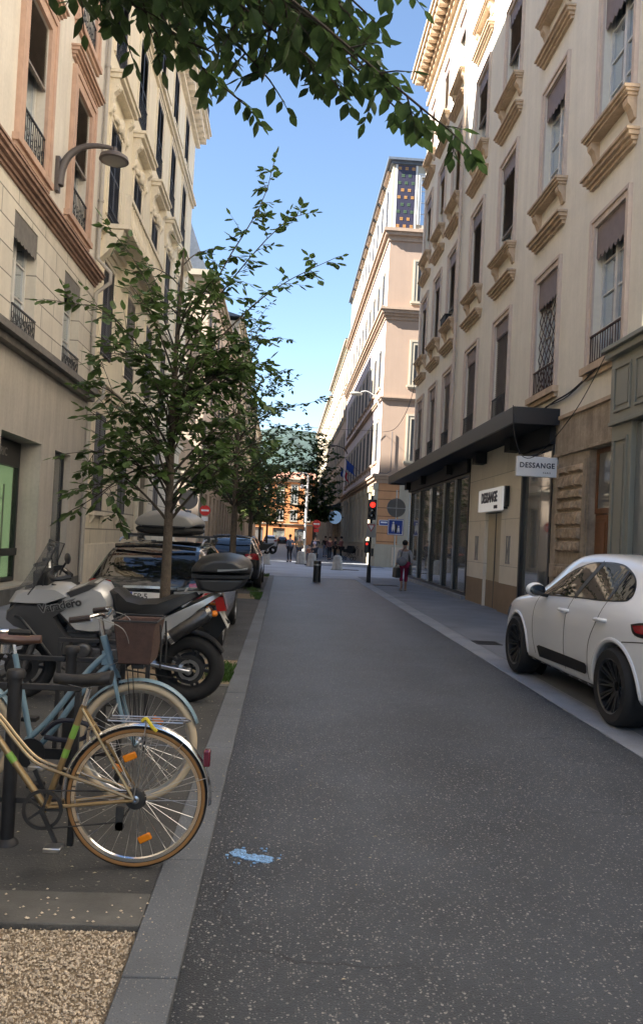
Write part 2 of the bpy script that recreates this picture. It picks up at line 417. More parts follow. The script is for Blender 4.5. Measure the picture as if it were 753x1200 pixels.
# gravel of the near tree pit: loose stones nobody could count
rnd = random.Random(11); mb = MB()
octa = [(1,0,0),(-1,0,0),(0,1,0),(0,-1,0),(0,0,1),(0,0,-1)]; of = [(0,2,4),(2,1,4),(1,3,4),(3,0,4),(2,0,5),(1,2,5),(3,1,5),(0,3,5)]
for k in range(12000):
    x = rnd.uniform(-1.5,-.515); y = rnd.uniform(1.9,3.155); s = rnd.uniform(.003,.0068)*(1.5 if rnd.random() < .08 else 1)
    M3 = Matrix.Rotation(rnd.uniform(0,6.28),4,Vector((rnd.uniform(-1,1),rnd.uniform(-1,1),rnd.uniform(-1,1))).normalized())
    sx_, sy_, sz_ = s*rnd.uniform(.8,1.5), s*rnd.uniform(.8,1.2), s*rnd.uniform(.6,1)
    pts = [M3 @ Vector((a*sx_*rnd.uniform(.75,1.2), b*sy_*rnd.uniform(.75,1.2), c*sz_*rnd.uniform(.75,1.2))) for a, b, c in octa]
    z = rnd.uniform(.001,.012)
    mb.add([(p.x+x, p.y+y, p.z+z) for p in pts], of)
for k in range(90):                      # stones kicked out of the bed
    x = rnd.uniform(-1.3,-.5)+abs(rnd.gauss(0,.05)) if k % 2 else rnd.uniform(-1.3,-.45); y = 3.17+abs(rnd.gauss(0,.12)) if k % 2 else rnd.uniform(2.4,3.2); s = rnd.uniform(.004,.008)
    if y < 3.17 and x < -.5: continue
    mb.add([(x+a*s*rnd.uniform(.8,1.3), y+b*s, .031+max(0,c)*s*.8) for a, b, c in octa], of)
tag(mb.build('gravel', gravel_m, smooth=False, recalc=False), 'beige gravel filling the near tree pit', 'gravel', kind='stuff')
# grass tufts at the tree pits
mb = MB()
def tuft(cx, cy, n, sp, h):
    for k in range(n):
        x = cx+rnd.gauss(0, sp); y = cy+rnd.gauss(0, sp*1.5); x = min(x, -.51)
        q = rnd.uniform(0, 6.28); hh = h*rnd.uniform(.4,1.2); w = .006; lx, ly = math.cos(q)*hh*.6, math.sin(q)*hh*.6
        mb.add([(x-w*math.sin(q),y+w*math.cos(q),.02),(x+w*math.sin(q),y-w*math.cos(q),.02),(x+lx*.5,y+ly*.5,.02+hh*.8),(x+lx,y+ly,.02+hh)], [(0,1,2),(0,2,3)])
tuft(-.62, 8.55, 420, .07, .10); tuft(-.6, 9.1, 240, .06, .08); tuft(-.95, 8.6, 120, .12, .06)
tuft(-.6, 20.0, 260, .07, .12); tuft(-.8, 22, 120, .1, .1); tuft(-.62, 29.8, 120, .07, .12); tuft(-.55, 19.2, 90, .06, .1)
tag(mb.build('grass', grass_m, smooth=False, recalc=False), 'weedy grass growing along the kerb at the tree pits', 'grass', kind='stuff')
# blue paint splash
rnd = random.Random(5); mb = MB()
def blob(cx, cy, rx, ry, n=22):
    ph = [rnd.uniform(0,6.28) for _ in range(3)]
    mb.prism([(cx+rx*math.cos(t)*(1+.16*math.sin(3*t+ph[0])+.1*math.sin(7*t+ph[1])), cy+ry*math.sin(t)*(1+.16*math.sin(4*t+ph[2]))) for t in [2*PI*i/n for i in range(n)]], .0005, .0035+rnd.uniform(0,.0015), 'xy')
blob(-.145, 3.965, .042, .05); blob(-.02, 3.9, .055, .042); blob(-.085, 3.915, .05, .035)
for k in range(26): blob(-.08+rnd.gauss(0,.07), 3.915+rnd.gauss(0,.05), rnd.uniform(.003,.012), rnd.uniform(.003,.010), 8)
tag(mb.build('paint_splash', paint_blue, smooth=False), 'small splash of light blue paint on the asphalt near the kerb', 'paint mark')
# drain grates and covers
def grate(x, y, w, l, label, z):
    t = thing('drain_grate', label, 'drain grate', (x, y, z))
    f = MB().box(-w/2, w/2, -l/2, -l/2+.03, 0, .008).box(-w/2, w/2, l/2-.03, l/2, 0, .008).box(-w/2, -w/2+.03, -l/2+.03, l/2-.03, 0, .008).box(w/2-.03, w/2, -l/2+.03, l/2-.03, 0, .008)
    f.build('frame', iron, t)
    MB().box(-w/2+.03, w/2-.03, -l/2+.03, l/2-.03, .0, .002).build('pit', blackmat, t)
    m = MB(); n = max(3, int(l/.045))
    for i in range(n):
        yy = lerp(-l/2+.05, l/2-.05, i/(n-1)); m.box(-w/2+.03, w/2-.03, yy-.011, yy+.011, .0025, .007)
    m.build('slats', iron, t)
grate(3.45, 12.65, .42, .42, 'square iron drain grate in the pavement beyond the white car', .0125)
grate(3.75, 27.6, .9, .6, 'wide iron cover in the pavement beside the traffic light post', .0125)
grate(3.55, 40.2, .9, .9, 'iron cover in the far pavement near the tapered bollard', .0005)

# fallen petals and leaf bits on the parking strip
rnd = random.Random(19); mb = MB()
for k in range(520):
    x = rnd.uniform(-2.6, -.52) if rnd.random() < .8 else rnd.uniform(-.5, .6); y = 3.5+abs(rnd.gauss(0, 4.5)) if rnd.random() < .8 else rnd.uniform(2.6, 12)
    if y > 20: continue
    z = (.0195 if y > 3.45 else .028) if x < -.5 else (.034 if x < -.3 else .0045); s = rnd.uniform(.004, .012); a = rnd.uniform(0, 6.28)
    mb.add([(x+s*math.cos(a), y+s*math.sin(a), z), (x-s*.5*math.sin(a), y+s*.5*math.cos(a), z+.004), (x-s*math.cos(a), y-s*math.sin(a), z+.001), (x+s*.5*math.sin(a), y-s*.5*math.cos(a), z+.003)], [(0,1,2,3)])
tag(mb.build('fallen_petals', mat('dry petals', (.48,.42,.30), .9, var=.4, scale=20), smooth=False, recalc=False), 'dry petals and leaf bits scattered over the parking strip', 'litter', kind='stuff')
# ---------------------------------------------------------------- facades
def facade(u0, u1, z0, z1, ops, dep=.26, y=0):
    mb = MB(); us = sorted({u0, u1, *[a for o in ops for a in o[:2]]}); zs = sorted({z0, z1, *[a for o in ops for a in o[2:4]]})
    us = [u for u in us if u0 <= u <= u1]; zs = [z for z in zs if z0 <= z <= z1]
    idx = {}
    def vid(u, z):
        if (u, z) not in idx: idx[(u, z)] = len(vs); vs.append((u, y, z))
        return idx[(u, z)]
    vs = []; fs = []
    for a, b in zip(us, us[1:]):
        for c, d in zip(zs, zs[1:]):
            mu, mz = (a+b)/2, (c+d)/2
            if any(o[0] < mu < o[1] and o[2] < mz < o[3] for o in ops): continue
            fs.append((vid(a,c), vid(b,c), vid(b,d), vid(a,d)))
    mb.add(vs, fs)
    for ua, ub, za, zb in [o[:4] for o in ops]:
        mb.add([(ua,y,za),(ua,y+dep,za),(ua,y+dep,zb),(ua,y,zb)], [(0,1,2,3)])
        mb.add([(ub,y,za),(ub,y,zb),(ub,y+dep,zb),(ub,y+dep,za)], [(0,1,2,3)])
        mb.add([(ua,y,zb),(ua,y+dep,zb),(ub,y+dep,zb),(ub,y,zb)], [(0,1,2,3)])
        mb.add([(ua,y,za),(ub,y,za),(ub,y+dep,za),(ua,y+dep,za)], [(0,1,2,3)])
    return mb
CACHE = {}
def stamp(parent, basis, key, make):
    """make() returns [(name, mesh)], the first is the part and the others its sub-parts; copies share the meshes"""
    if key not in CACHE: CACHE[key] = make()
    root = None
    for name, me in CACHE[key]:
        o = bpy.data.objects.new(name, me); COL.objects.link(o)
        if root is None: o.parent = parent; o.matrix_basis = basis; root = o
        else: o.parent = root
    return root
def slats(mb, x0, x1, z0, z1, y, pitch=.055, t=.012, tilt=.03):
    n = max(2, int((z1-z0)/pitch))
    for i in range(n):
        z = z0+(i+.5)*(z1-z0)/n; h = (z1-z0)/n*.46
        mb.add([(x0,y,z-h),(x1,y,z-h),(x1,y+tilt,z+h),(x0,y+tilt,z+h),(x0,y+t,z-h),(x1,y+t,z-h),(x1,y+tilt+t,z+h),(x0,y+tilt+t,z+h)],
               [(0,1,2,3),(7,6,5,4),(0,4,5,1),(1,5,6,2),(2,6,7,3),(3,7,4,0)])
    mb.box(x0, x1, y+tilt+t+.002, y+tilt+t+.008, z0, z1)
def railing(w, h, kind, y=-.03):
    mb = MB(); x = w/2
    mb.box(-x, x, y-.018, y+.018, h-.03, h); mb.box(-x, x, y-.012, y+.012, .05, .075)
    n = max(5, int(w/.105))
    for i in range(n+1):
        xx = lerp(-x+.01, x-.01, i/n); mb.box(xx-.007, xx+.007, y-.007, y+.007, .076, h-.031)
    if kind == 'ornate':
        for i in range(max(3, int(w/.2))):
            xx = lerp(-x+.1, x-.1, i/max(2, int(w/.2)-1)); mb.torus((xx, y, h*.5), .07, .008, 'y', 12, 4); mb.torus((xx, y, h*.26), .04, .007, 'y', 10, 4)
    return mb
def window(parent, F, u, z, w, h, fm, gm=glass_win, dep=.2, bars=3, two=True, surround=None, sill=None, lintel=None, valance=None, blind=None,
           shutter=None, rail=None, lattice=None, curtain=None, planter=None):
    """one window: frame (the part) with pane, surround, sill, lintel, valance, blind, shutter, railing as sub-parts"""
    key = repr((w, h, fm.name, gm.name, dep, bars, two, [(k[0].name,)+tuple(k[1:]) if k else None for k in (surround, sill, lintel, valance, blind, shutter, rail, lattice, curtain)]))
    def make():
        out = []; x = w/2; mb = MB(); y0, y1 = dep-.07, dep-.012
        mb.box(-x+.002, -x+.055, y0, y1, .002, h-.002); mb.box(x-.055, x-.002, y0, y1, .002, h-.002)
        mb.box(-x+.055, x-.055, y0, y1, h-.06, h-.002); mb.box(-x+.055, x-.055, y0, y1, .002, .09)
        if two: mb.box(-.045, .045, y0-.012, y1, .09, h-.06)
        for i in range(bars):
            zz = lerp(.09, h-.06, (i+1)/(bars+1)); mb.box(-x+.055, -.045 if two else x-.055, y0+.012, y1, zz-.016, zz+.016)
            if two: mb.box(.045, x-.055, y0+.012, y1, zz-.016, zz+.016)
        out.append(('window', mb.mesh('window', fm, False, False)))
        out.append(('pane', MB().box(-x+.05, x-.05, dep-.03, dep-.02, .05, h-.05).mesh('pane', gm, False, False)))
        if curtain:
            c = MB(); n = 22
            for s in (-1, 1):
                prof = [(s*lerp(x-.06, x*.35, i/n), dep+.035+.012*math.sin(i*1.9)) for i in range(n+1)]
                c.add([(a, b, .08) for a, b in prof]+[(a, b, h-.05) for a, b in prof], [(i, i+1, i+n+2, i+n+1) for i in range(n)])
            out.append(('curtain', c.mesh('curtain', curtain[0], True, False)))
        if surround:
            m, sw, pr = surround; c = MB()
            for s in (-1, 1):
                a, b = sorted((s*x, s*(x+sw))); c.box(a, b, -pr, .0, -.0, h); a, b = sorted((s*(x+sw*.62), s*(x+sw))); c.box(a, b, -pr-.03, -pr, 0, h+sw*.62)
            c.box(-x-sw, x+sw, -pr, 0, h, h+sw); c.box(-x-sw, x+sw, -pr-.03, -pr, h+sw*.62, h+sw)
            out.append(('surround', c.mesh('surround', m, False, False)))
        if sill:
            m, kind, ex = sill; c = MB(); X = x+ex
            if kind == 'plain':
                c.box(-X, X, -.13, dep-.08, -.13, -.001); c.box(-X+.04, X-.04, -.07, 0, -.22, -.131)
            elif kind == 'bracket':      # slab on two scrolled consoles
                c.box(-X-.04, X+.04, -.26, 0, -.055, -.001); c.box(-X-.015, X+.015, -.225, 0, -.10, -.056); c.box(-X+.02, X-.02, -.18, 0, -.15, -.101); c.box(-x, x, 0.001, dep-.08, -.1, -.002)
                for s in (-1, 1):
                    a, b = sorted((s*(X-.05), s*(X-.23)))
                    c.prism([(0,-.151),(-.15,-.151),(-.17,-.20),(-.155,-.27),(-.10,-.33),(-.07,-.41),(-.04,-.50),(0,-.51)], a, b, 'yz')
            elif kind == 'block':
                c.box(-X, X, -.12, 0, -.11, -.001); c.box(-x, x, 0.001, dep-.08, -.1, -.002)
                for s in (-1, 1):
                    a, b = sorted((s*(X-.1), s*(X-.26))); c.prism([(0,-.111),(-.1,-.111),(-.1,-.2),(-.04,-.32),(0,-.33)], a, b, 'yz')
            out.append(('sill', c.mesh('sill', m, False, True)))
        if lintel:
            m, kind, ex, dz = lintel; c = MB(); X = x+ex; z0 = h+dz
            if kind == 'cornice':
                c.box(-X+.08, X-.08, -.07, 0, z0-.10, z0-.041); c.box(-X+.04, X-.04, -.12, 0, z0-.04, z0+.02); c.box(-X, X, -.18, 0, z0+.021, z0+.09); c.box(-X-.03, X+.03, -.225, 0, z0+.091, z0+.135)
            elif kind == 'hood':         # deep cornice on carved consoles with a carved keystone
                c.box(-X, X, -.34, 0, z0, z0+.12); c.box(-X-.05, X+.05, -.4, 0, z0+.121, z0+.2); c.box(-X+.06, X-.06, -.24, 0, z0-.1, z0-.001)
                for s in (-1, 1):
                    a, b = sorted((s*(X-.04), s*(X-.26)))
                    c.prism([(0,z0-.101),(-.24,z0-.101),(-.27,z0-.2),(-.22,z0-.3),(-.12,z0-.4),(-.09,z0-.6),(-.11,z0-.78),(-.06,z0-.92),(0,z0-.95)], a, b, 'yz')
                    c.ball((s*(X-.15), -.2, z0-.22), (.13,.1,.1), 8, 6); c.ball((s*(X-.15), -.09, z0-.75), (.1,.08,.12), 8, 6)
                c.ball((0, -.1, h+.18), (.16,.12,.22), 10, 6)
                for s in (-1, 1):
                    for k in range(3): c.ball((s*(.2+.14*k), -.06, h+.2-.03*k), (.1,.08,.08), 8, 5)
            out.append(('lintel', c.mesh('lintel', m, False, True)))
        if valance:
            m, vh, kind = valance; c = MB(); n = max(5, int(w/.17)); pts = [(-x+.003, h-.003), (x-.003, h-.003)]
            for i in range(n):
                xa = lerp(x-.003, -x+.003, i/n); xb = lerp(x-.003, -x+.003, (i+1)/n); za = h-vh
                if kind == 'zig': pts += [(xa, za+.085), ((xa+xb)/2, za), ((xa*.35+xb*.65), za-.0)]
                else: pts += [(xa, za+.04), (lerp(xa,xb,.3), za), (lerp(xa,xb,.7), za)]
            pts += [(-x+.003, h-vh+.06)]
            c.prism(pts, .015, .03, 'xz'); c.box(-x+.003, x-.003, .0305, .045, h-.1, h-.004)
            out.append(('valance', c.mesh('valance', m, False, True)))
        if blind:
            m, fr, yy = blind; c = MB(); zb = h*(1-fr)
            slats(c, -x+.02, x-.02, zb, h-.02, yy); c.box(-x+.02, x-.02, yy-.01, yy+.05, zb-.05, zb-.001)
            out.append(('blind', c.mesh('blind', m, False, False)))
        if lattice:
            m, = lattice; c = MB(); k = 9
            for i in range(-k, k+1):
                for s in (-1, 1):
                    a = Vector((-x, .06, i*h/k)); b = Vector((x, .06, i*h/k+s*w*1.1))
                    pts = []
                    for j in range(13):
                        p = a.lerp(b, j/12)
                        if .02 < p.z < h-.02: pts.append(p)
                    if len(pts) > 1: c.bar(pts[0], pts[-1], .016, .012, (0,1,0))
            out.append(('lattice', c.mesh('lattice', m, False, False)))
        if shutter:
            m, kind = shutter
            if kind == 'closed':
                for s in (-1, 1):
                    c = MB(); a, b = sorted((s*.008, s*(x-.01)))
                    c.box(a, a+.05, .0, .035, .02, h-.02); c.box(b-.05, b, .0, .035, .02, h-.02)
                    for zz in (.02, h*.48, h-.09): c.box(a+.05, b-.05, .0, .035, zz, zz+.07)
                    slats(c, a+.05, b-.05, .09, h*.48, .0, .06, .008, .02); slats(c, a+.05, b-.05, h*.48+.07, h-.09, .0, .06, .008, .02)
                    out.append(('shutter', c.mesh('shutter', m, False, False)))
            else:                        # folded back into the reveal on both sides
                for s in (-1, 1):
                    c = MB(); a, b = sorted((s*(x-.03), s*(x-.075)))
                    c.box(a, b, -.30, dep-.08, .02, h-.02)
                    for i in range(int(h/.09)): c.box(min(a, a if s < 0 else a)-.008, b+.008, -.27, dep-.11, .08+i*.09, .12+i*.09)
                    out.append(('shutter', c.mesh('shutter', m, False, False)))
        if rail:
            m, rh, kind = rail
            out.append(('railing', railing(w-.006, rh, kind).mesh('railing', m, False, True)))
        return out
    return stamp(parent, F @ T(u, 0, z), key, make)
def body(t, F, u0, u1, z1, depth, m, y=.3, z0=0):
    """the mass of the building behind the facade sheet"""
    return MB().box(u0+.002, u1-.002, y, depth, z0, z1).build('building_mass', m, t, False, basis=F)
def trim(t, F, name, u0, u1, steps, m):
    """string course or cornice: steps are (z0, z1, projection)"""
    mb = MB()
    for a, b, p in steps: mb.box(u0, u1, -p, .0, a, b)
    return mb.build(name, m, t, False, basis=F)
I4 = Matrix()

# ================================================================ cream building with the salon (right)
RT = thing('cream_building', 'tall cream plastered building with tan stone window sills and salon shop under a black canopy', 'building', (5.4, 33, 0), -90)
cols = [(1.4, 1.2), (4.1, 1.2), (6.75, 1.2), (10.15, 1.26), (13.4, 1.26), (16.85, 1.28), (20.02, 1.28), (23.3, 1.16), (26.6, 1.16), (29.9, 1.16), (33.2, 1.16), (36.5, 1.16), (39.8, 1.16)]
rows = [(4.95, 2.55), (9.24, 2.5), (13.53, 2.45), (17.8, 2.3)]
ops = []
for u, w in cols:
    for z, h in rows: ops.append((u-w/2, u+w/2, z, z+h))
U1 = 43  # near end carried out of view so its sunlit wall bounces light
facade(0, U1, 4.2, 21.4, ops).build('upper_wall', plaster, RT, False)
body(RT, I4, 0, U1, 21.4, 14, plaster)
MB().box(-.002, 0, 0, .3, 0, 21.4).build('end_wall', plaster, RT, False)
MB().box(U1, U1+.002, 0, .3, 0, 21.4).build('end_wall', plaster, RT, False)
MB().add([(-.6,-.7,22.3),(U1+.6,-.7,22.3),(U1+.6,7,25.2),(-.6,7,25.2),(-.6,14.4,22.3),(U1+.6,14.4,22.3)], [(0,1,2,3),(3,2,5,4),(0,3,4),(1,5,2)]).build('roof', roof_tile, RT, False)
mb = MB()
mb.box(-.1, U1, -.1, 0, 20.75, 20.95); mb.box(-.1, U1, -.16, 14.1, 21.401, 21.55); mb.box(-.5, U1+.3, -.7, 14.4, 21.95, 22.15); mb.box(-.55, U1+.3, -.78, 14.5, 22.151, 22.28); mb.box(-.15, U1, -.25, 14.1, 21.551, 21.7)
k = 0
while -.2+k*.42 < U1:
    mb.box(-.2+k*.42, k*.42, -.62, 0, 21.701, 21.949); k += 1
mb.build('cornice', rstone, RT, False)
rnd = random.Random(8)
STY = {}                                # what hangs in each window, read off the photograph (column from the near one, row)
STY[(6,0)] = 'open'; STY[(5,0)] = 'lattice'; STY[(4,0)] = 'full'; STY[(3,0)] = 'full'; STY[(2,0)] = 'full'; STY[(1,0)] = 'most'; STY[(0,0)] = 'full'
STY[(6,1)] = 'open'; STY[(5,1)] = 'open'; STY[(4,1)] = 'half'; STY[(3,1)] = 'full'; STY[(2,1)] = 'half'; STY[(1,1)] = 'full'; STY[(0,1)] = 'full'
STY[(5,2)] = 'open'; STY[(4,2)] = 'third'; STY[(3,2)] = 'third'; STY[(2,2)] = 'tan'; STY[(1,2)] = 'tanhalf'; STY[(0,2)] = 'tanhalf'
for ci, (u, w) in enumerate(cols):
    for ri, (z, h) in enumerate(rows):
        st = STY.get((ci, ri), rnd.choice(['open', 'half', 'third', 'full']))
        kw = dict(surround=(rsurr, .17, .04), dep=.2, bars=3)
        kw['valance'] = (mauve, .62 if st in ('open', 'lattice') else .42, 'zig')
        kw['sill'] = (rstone, 'bracket' if ri else 'plain', .24)
        if ri < 3: kw['lintel'] = (rstone, 'cornice', .32, .87)
        if st == 'half': kw['blind'] = (blindm, .75, .04)
        if st == 'third': kw['blind'] = (blindm, .55, .04)
        if st == 'most': kw['blind'] = (blindm, .85, .04)
        if st == 'full': kw['blind'] = (blindm, .985, .04)
        if st == 'tan': kw['blind'] = (blindtan, .985, .07)
        if st == 'tanhalf': kw['blind'] = (blindtan, .6, .07)
        if st == 'lattice': kw['lattice'] = (railbr,)
        if ri == 0: kw['rail'] = (railbr if ci in (5, 6) else railm, .55, 'plain')
        if st in ('open', 'lattice'): kw['curtain'] = (white_w,)
        window(RT, I4, u, z, w, h, white_w, **kw)
# planter box on a sill
t = thing('planter_box', 'small dark planter box standing on an upper window sill of the cream building', 'planter', (5.22, 26.25, 9.24), -90)
MB().box(-.4, .4, -.1, .1, .0, .2).box(-.43, .43, -.12, .12, .2, .23).build('box', blackmat, t, False)
mb = MB()
for k in range(70):
    x = rnd.uniform(-.38,.38); y_ = rnd.uniform(-.08,.08); zt = .24+rnd.uniform(.0,.12); mb.add([(x-.02,y_,zt-.08),(x+.02,y_,zt-.08),(x+rnd.uniform(-.03,.03),y_+rnd.uniform(-.05,.05),zt)], [(0,1,2)])
mb.build('foliage', leafm, t, False, recalc=False)
# downpipe
mb = MB(); mb.tube([(8.05, -.1, 4.55), (8.0, -.1, 12), (8.0, -.1, 21.4)], .055, 10)
for z in (6.5, 9.5, 12.5, 15.5, 18.5): mb.lathe([(.055,-.03),(.07,-.03),(.07,.03),(.055,.03)], 10, (8.0, -.1, z))
mb.build('downpipe', rsurr, RT)
# ---- ground floor: salon
g_ops = [(0.25, 10.65, .12, 3.75), (12.5, 14.05, 0.0, 2.5), (15.64, 17.68, .12, 3.75)]
facade(0, 17.7, 0, 4.2, g_ops, .3).build('salon_wall', shopstone, RT, False)
MB().box(10.68, 12.5, -.012, -.0, 0, .72).box(14.05, 15.6, -.012, 0, 0, .72).build('plinth', shopbrown, RT, False)
MB().box(0.0, 10.64, -.14, 0, 0, .12).box(15.66, 17.7, -.14, 0, 0, .12).box(10.66, 12.48, -.05, -.0125, .0, .03).build('threshold', granite_pale, RT, False)
def shop_window(u0, u1, z0, z1, mull, fm=black):
    wd = MB(); w_ = .05
    wd.box(u0, u1, -.02, .1, z0, z0+.09); wd.box(u0, u1, -.02, .1, z1-.07, z1)
    for u in [u0+w_, u1-w_]+list(mull): wd.box(u-w_, u+w_, -.03, .12, z0+.09, z1-.07)
    o = wd.build('shop_window', fm, RT, False)
    MB().box(u0+.02, u1-.02, .045, .055, z0+.05, z1-.05).build('pane', glass_shop, o, False)
    return o
so_ = shop_window(.25, 10.65, .12, 3.75, [2.6, 5.0, 7.3, 9.0])
mb = MB()
for u in (2.48, 4.88, 7.18, 8.88): mb.box(u-.03, u+.02, -.06, -.031, .21, 3.68)
mb.build('trim', steel, so_, False)
shop_window(15.64, 17.68, .12, 3.75, [])
# recessed double door
dd = MB().box(12.52, 13.24, .09, .13, .02, 2.48).box(13.31, 14.03, .09, .13, .02, 2.48).build('door', mat('beige door leaf', (.50,.43,.30), .5, var=.05), RT, False)  # leaf colour darkened to stand for the shading of the doorway
MB().box(13.242, 13.308, .08, .13, .02, 2.48).build('door_gap', black, dd, False)
MB().box(12.52, 13.24, .08, .089, .02, .72).box(13.31, 14.03, .08, .089, .02, .72).build('kick_panel', shopbrown, dd, False)
# monograms either side of the door
for uc in (11.75, 14.75):
    m_ = MB()
    for dx in (-.13, .05, .11): m_.box(uc+dx-.018, uc+dx+.018, -.022, -.001, 1.25, 1.85)
    m_.box(uc-.17, uc-.08, -.022, -.001, 1.85, 1.885); m_.box(uc-.17, uc-.08, -.022, -.001, 1.215, 1.25); m_.box(uc+.02, uc+.15, -.022, -.001, 1.85, 1.885); m_.box(uc+.02, uc+.15, -.022, -.001, 1.215, 1.25)
    m_.bar((uc-.1, -.012, 1.28), (uc+.05, -.012, 1.82), .02, .018, (0,1,0))
    m_.build('monogram', grey_w, RT, False)
# canopy: fascia slab, soffit, brackets
cn = MB().box(-.5, 17.9, -.95, -.9, 4.1, 4.44).box(17.85, 17.9, -.9, 0, 4.1, 4.44).box(-.5, -.45, -.9, 0, 4.1, 4.44).box(-.45, 17.85, -.9, 0, 4.40, 4.435).build('canopy', navy, RT, False, bevel=.008)
MB().box(-.44, 17.84, -.89, -.0, 4.16, 4.19).build('soffit', blackmat, cn, False)
mb = MB()
for u in (0.3, 3.8, 8.4, 12.2, 15.3): mb.box(u-.22, u+.22, -.3, -.002, 3.85, 4.155)
mb.box(0, 10.66, -.12, -.003, 3.752, 4.155); mb.box(15.62, 17.7, -.12, -.003, 3.752, 4.155)
mb.build('beam', blackmat, cn, False)
# ---- old stone pier, lintel and brown door
p_ops = [(19.5, 20.75, 0, 3.45)]
facade(17.7, 20.75, 0, 4.2, p_ops, .34).build('old_stone_wall', oldstone, RT, False)
mb = MB(); rnd = random.Random(21); z = .35
rows_q = []
while z < 3.2:
    hh = rnd.uniform(.2,.3); z2 = min(z+hh, 3.25)
    if not (1.05 < z < 1.35):
        a = 18.02; 
        while a < 19.2:
            b = min(a+rnd.uniform(.35,.7), 19.25)
            if 19.25-b < .2: b = 19.25
            mb.add([(a+.015,-.001,z+.015),(b-.015,-.001,z+.015),(b-.015,-.001,z2-.015),(a+.015,-.001,z2-.015),
                    (a+.05,-.05-rnd.uniform(0,.04),z+.05),(b-.05,-.05-rnd.uniform(0,.04),z+.05),(b-.05,-.05-rnd.uniform(0,.04),z2-.05),(a+.05,-.05-rnd.uniform(0,.04),z2-.05)],
                   [(4,5,6,7),(0,1,5,4),(1,2,6,5),(2,3,7,6),(3,0,4,7)]); a = b
    z = z2
mb.build('rusticated_quoins', roughstone, RT, False)
MB().box(17.72, 19.45, -.04, 0, 1.06, 1.34).box(17.72, 18.0, -.03, 0, 1.341, 3.3).box(19.27, 19.45, -.03, 0, 1.341, 3.3).box(17.72, 20.72, -.05, 0, 3.46, 3.52).build('stone_band', oldstone, RT, False, bevel=.01)
DK = T(0,-.16,0); dr = MB(DK); dr.box(19.52, 20.74, .3, .33, .02, 2.28)
for a in (19.57, 20.16):
    for (za, zb) in ((.15,.85), (.95,1.3), (1.4,2.2)):
        dr.box(a, a+.5, .282, .299, za, zb); dr.box(a+.06, a+.44, .268, .281, za+.06, zb-.06)
dr.box(20.09, 20.13, .255, .299, .05, 2.25)
d_o = dr.build('door', doorwood, RT, False, bevel=.006)
MB(DK).ball((20.05, .25, 1.1), (.03,.03,.03), 10, 6).cyl((20.05,.25,1.1), (20.05,.29,1.1), .012).build('handle', alu, d_o)
tr_ = MB(DK).box(19.52, 20.74, .28, .33, 2.285, 2.38).box(19.52, 19.6, .28, .33, 2.381, 3.44).box(19.6, 20.74, .28, .33, 3.36, 3.44).build('transom', doorwood, RT, False)
MB(DK).box(19.6, 20.74, .3, .31, 2.381, 3.36).build('pane', glass_shop, tr_, False)
# ---- grey green joinery shopfront, nearest
ol = MB()
ol.box(20.75, 27, -.2, -.002, 3.72, 4.75); ol.box(20.7, 27.1, -.3, -.002, 4.751, 4.86); ol.box(20.65, 27.15, -.36, -.002, 4.861, 4.93); ol.box(20.75, 27, -.23, -.002, 3.66, 3.719)
for a in (20.76, 26.2): ol.box(a, a+.72, -.16, -.002, 0, 3.66); ol.box(a-.02, a+.76, -.2, -.0025, 0, .3)
j_o = ol.build('joinery_shopfront', olive, RT, False, bevel=.008)
mb = MB()
for a, b in ((20.9, 21.5), (21.65, 22.3), (22.45, 23.3), (23.45, 24.3)):
    for (c, d) in ((3.86, 4.6),):
        mb.box(a, b, -.225, -.201, c, c+.04); mb.box(a, b, -.225, -.201, d-.04, d); mb.box(a, a+.04, -.225, -.201, c+.04, d-.04); mb.box(b-.04, b, -.225, -.201, c+.04, d-.04); mb.box(a+.1, b-.1, -.215, -.201, c+.1, d-.1)
a, b, c, d = 20.88, 21.38, .5, 3.45
mb.box(a, b, -.19, -.161, c, c+.05); mb.box(a, b, -.19, -.161, d-.05, d); mb.box(a, a+.05, -.19, -.161, c+.05, d-.05); mb.box(b-.05, b, -.19, -.161, c+.05, d-.05); mb.box(a+.12, b-.12, -.18, -.161, c+.12, d-.12)
mb.build('moulding', olive, j_o, False)
o = MB().box(21.5, 26.2, -.08, -.06, .4, 3.62).build('pane', glass_shop, j_o, False)
MB().box(21.5, 26.2, -.12, -.003, .0, .4).build('stall_riser', olive, j_o, False)
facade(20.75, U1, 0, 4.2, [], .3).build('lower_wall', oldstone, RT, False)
trim(RT, I4, 'string_course', 17.95, 20.6, [(4.2, 4.27, .05)], rstone)
# cables stapled to the wall and a loop swinging to the canopy
cb = MB(); cb.tube(smooth_path([(16.9,-.06,4.55),(17.6,-.05,4.62),(18.6,-.05,4.66),(19.6,-.06,4.82),(20.6,-.12,4.98),(21.2,-.1,5.02)], 5), .018, 6)
cb.tube(smooth_path([(17.2,-.06,4.6),(18.5,-.06,4.60),(20.4,-.12,4.92)], 5), .012, 6); cb.ball((20.55,-.12,4.95), .07, 8, 6)
tag(cb.build('wall_cable', blackmat, RT), None)
hang = MB().tube(smooth_path([(20.5,-.2,4.9),(19.9,-.45,4.05),(18.9,-.7,3.42),(18.3,-.85,3.40),(17.95,-.93,3.9),(17.9,-.96,4.46)], 6), .008, 5)
hang.build('loop_cable', blackmat, RT)
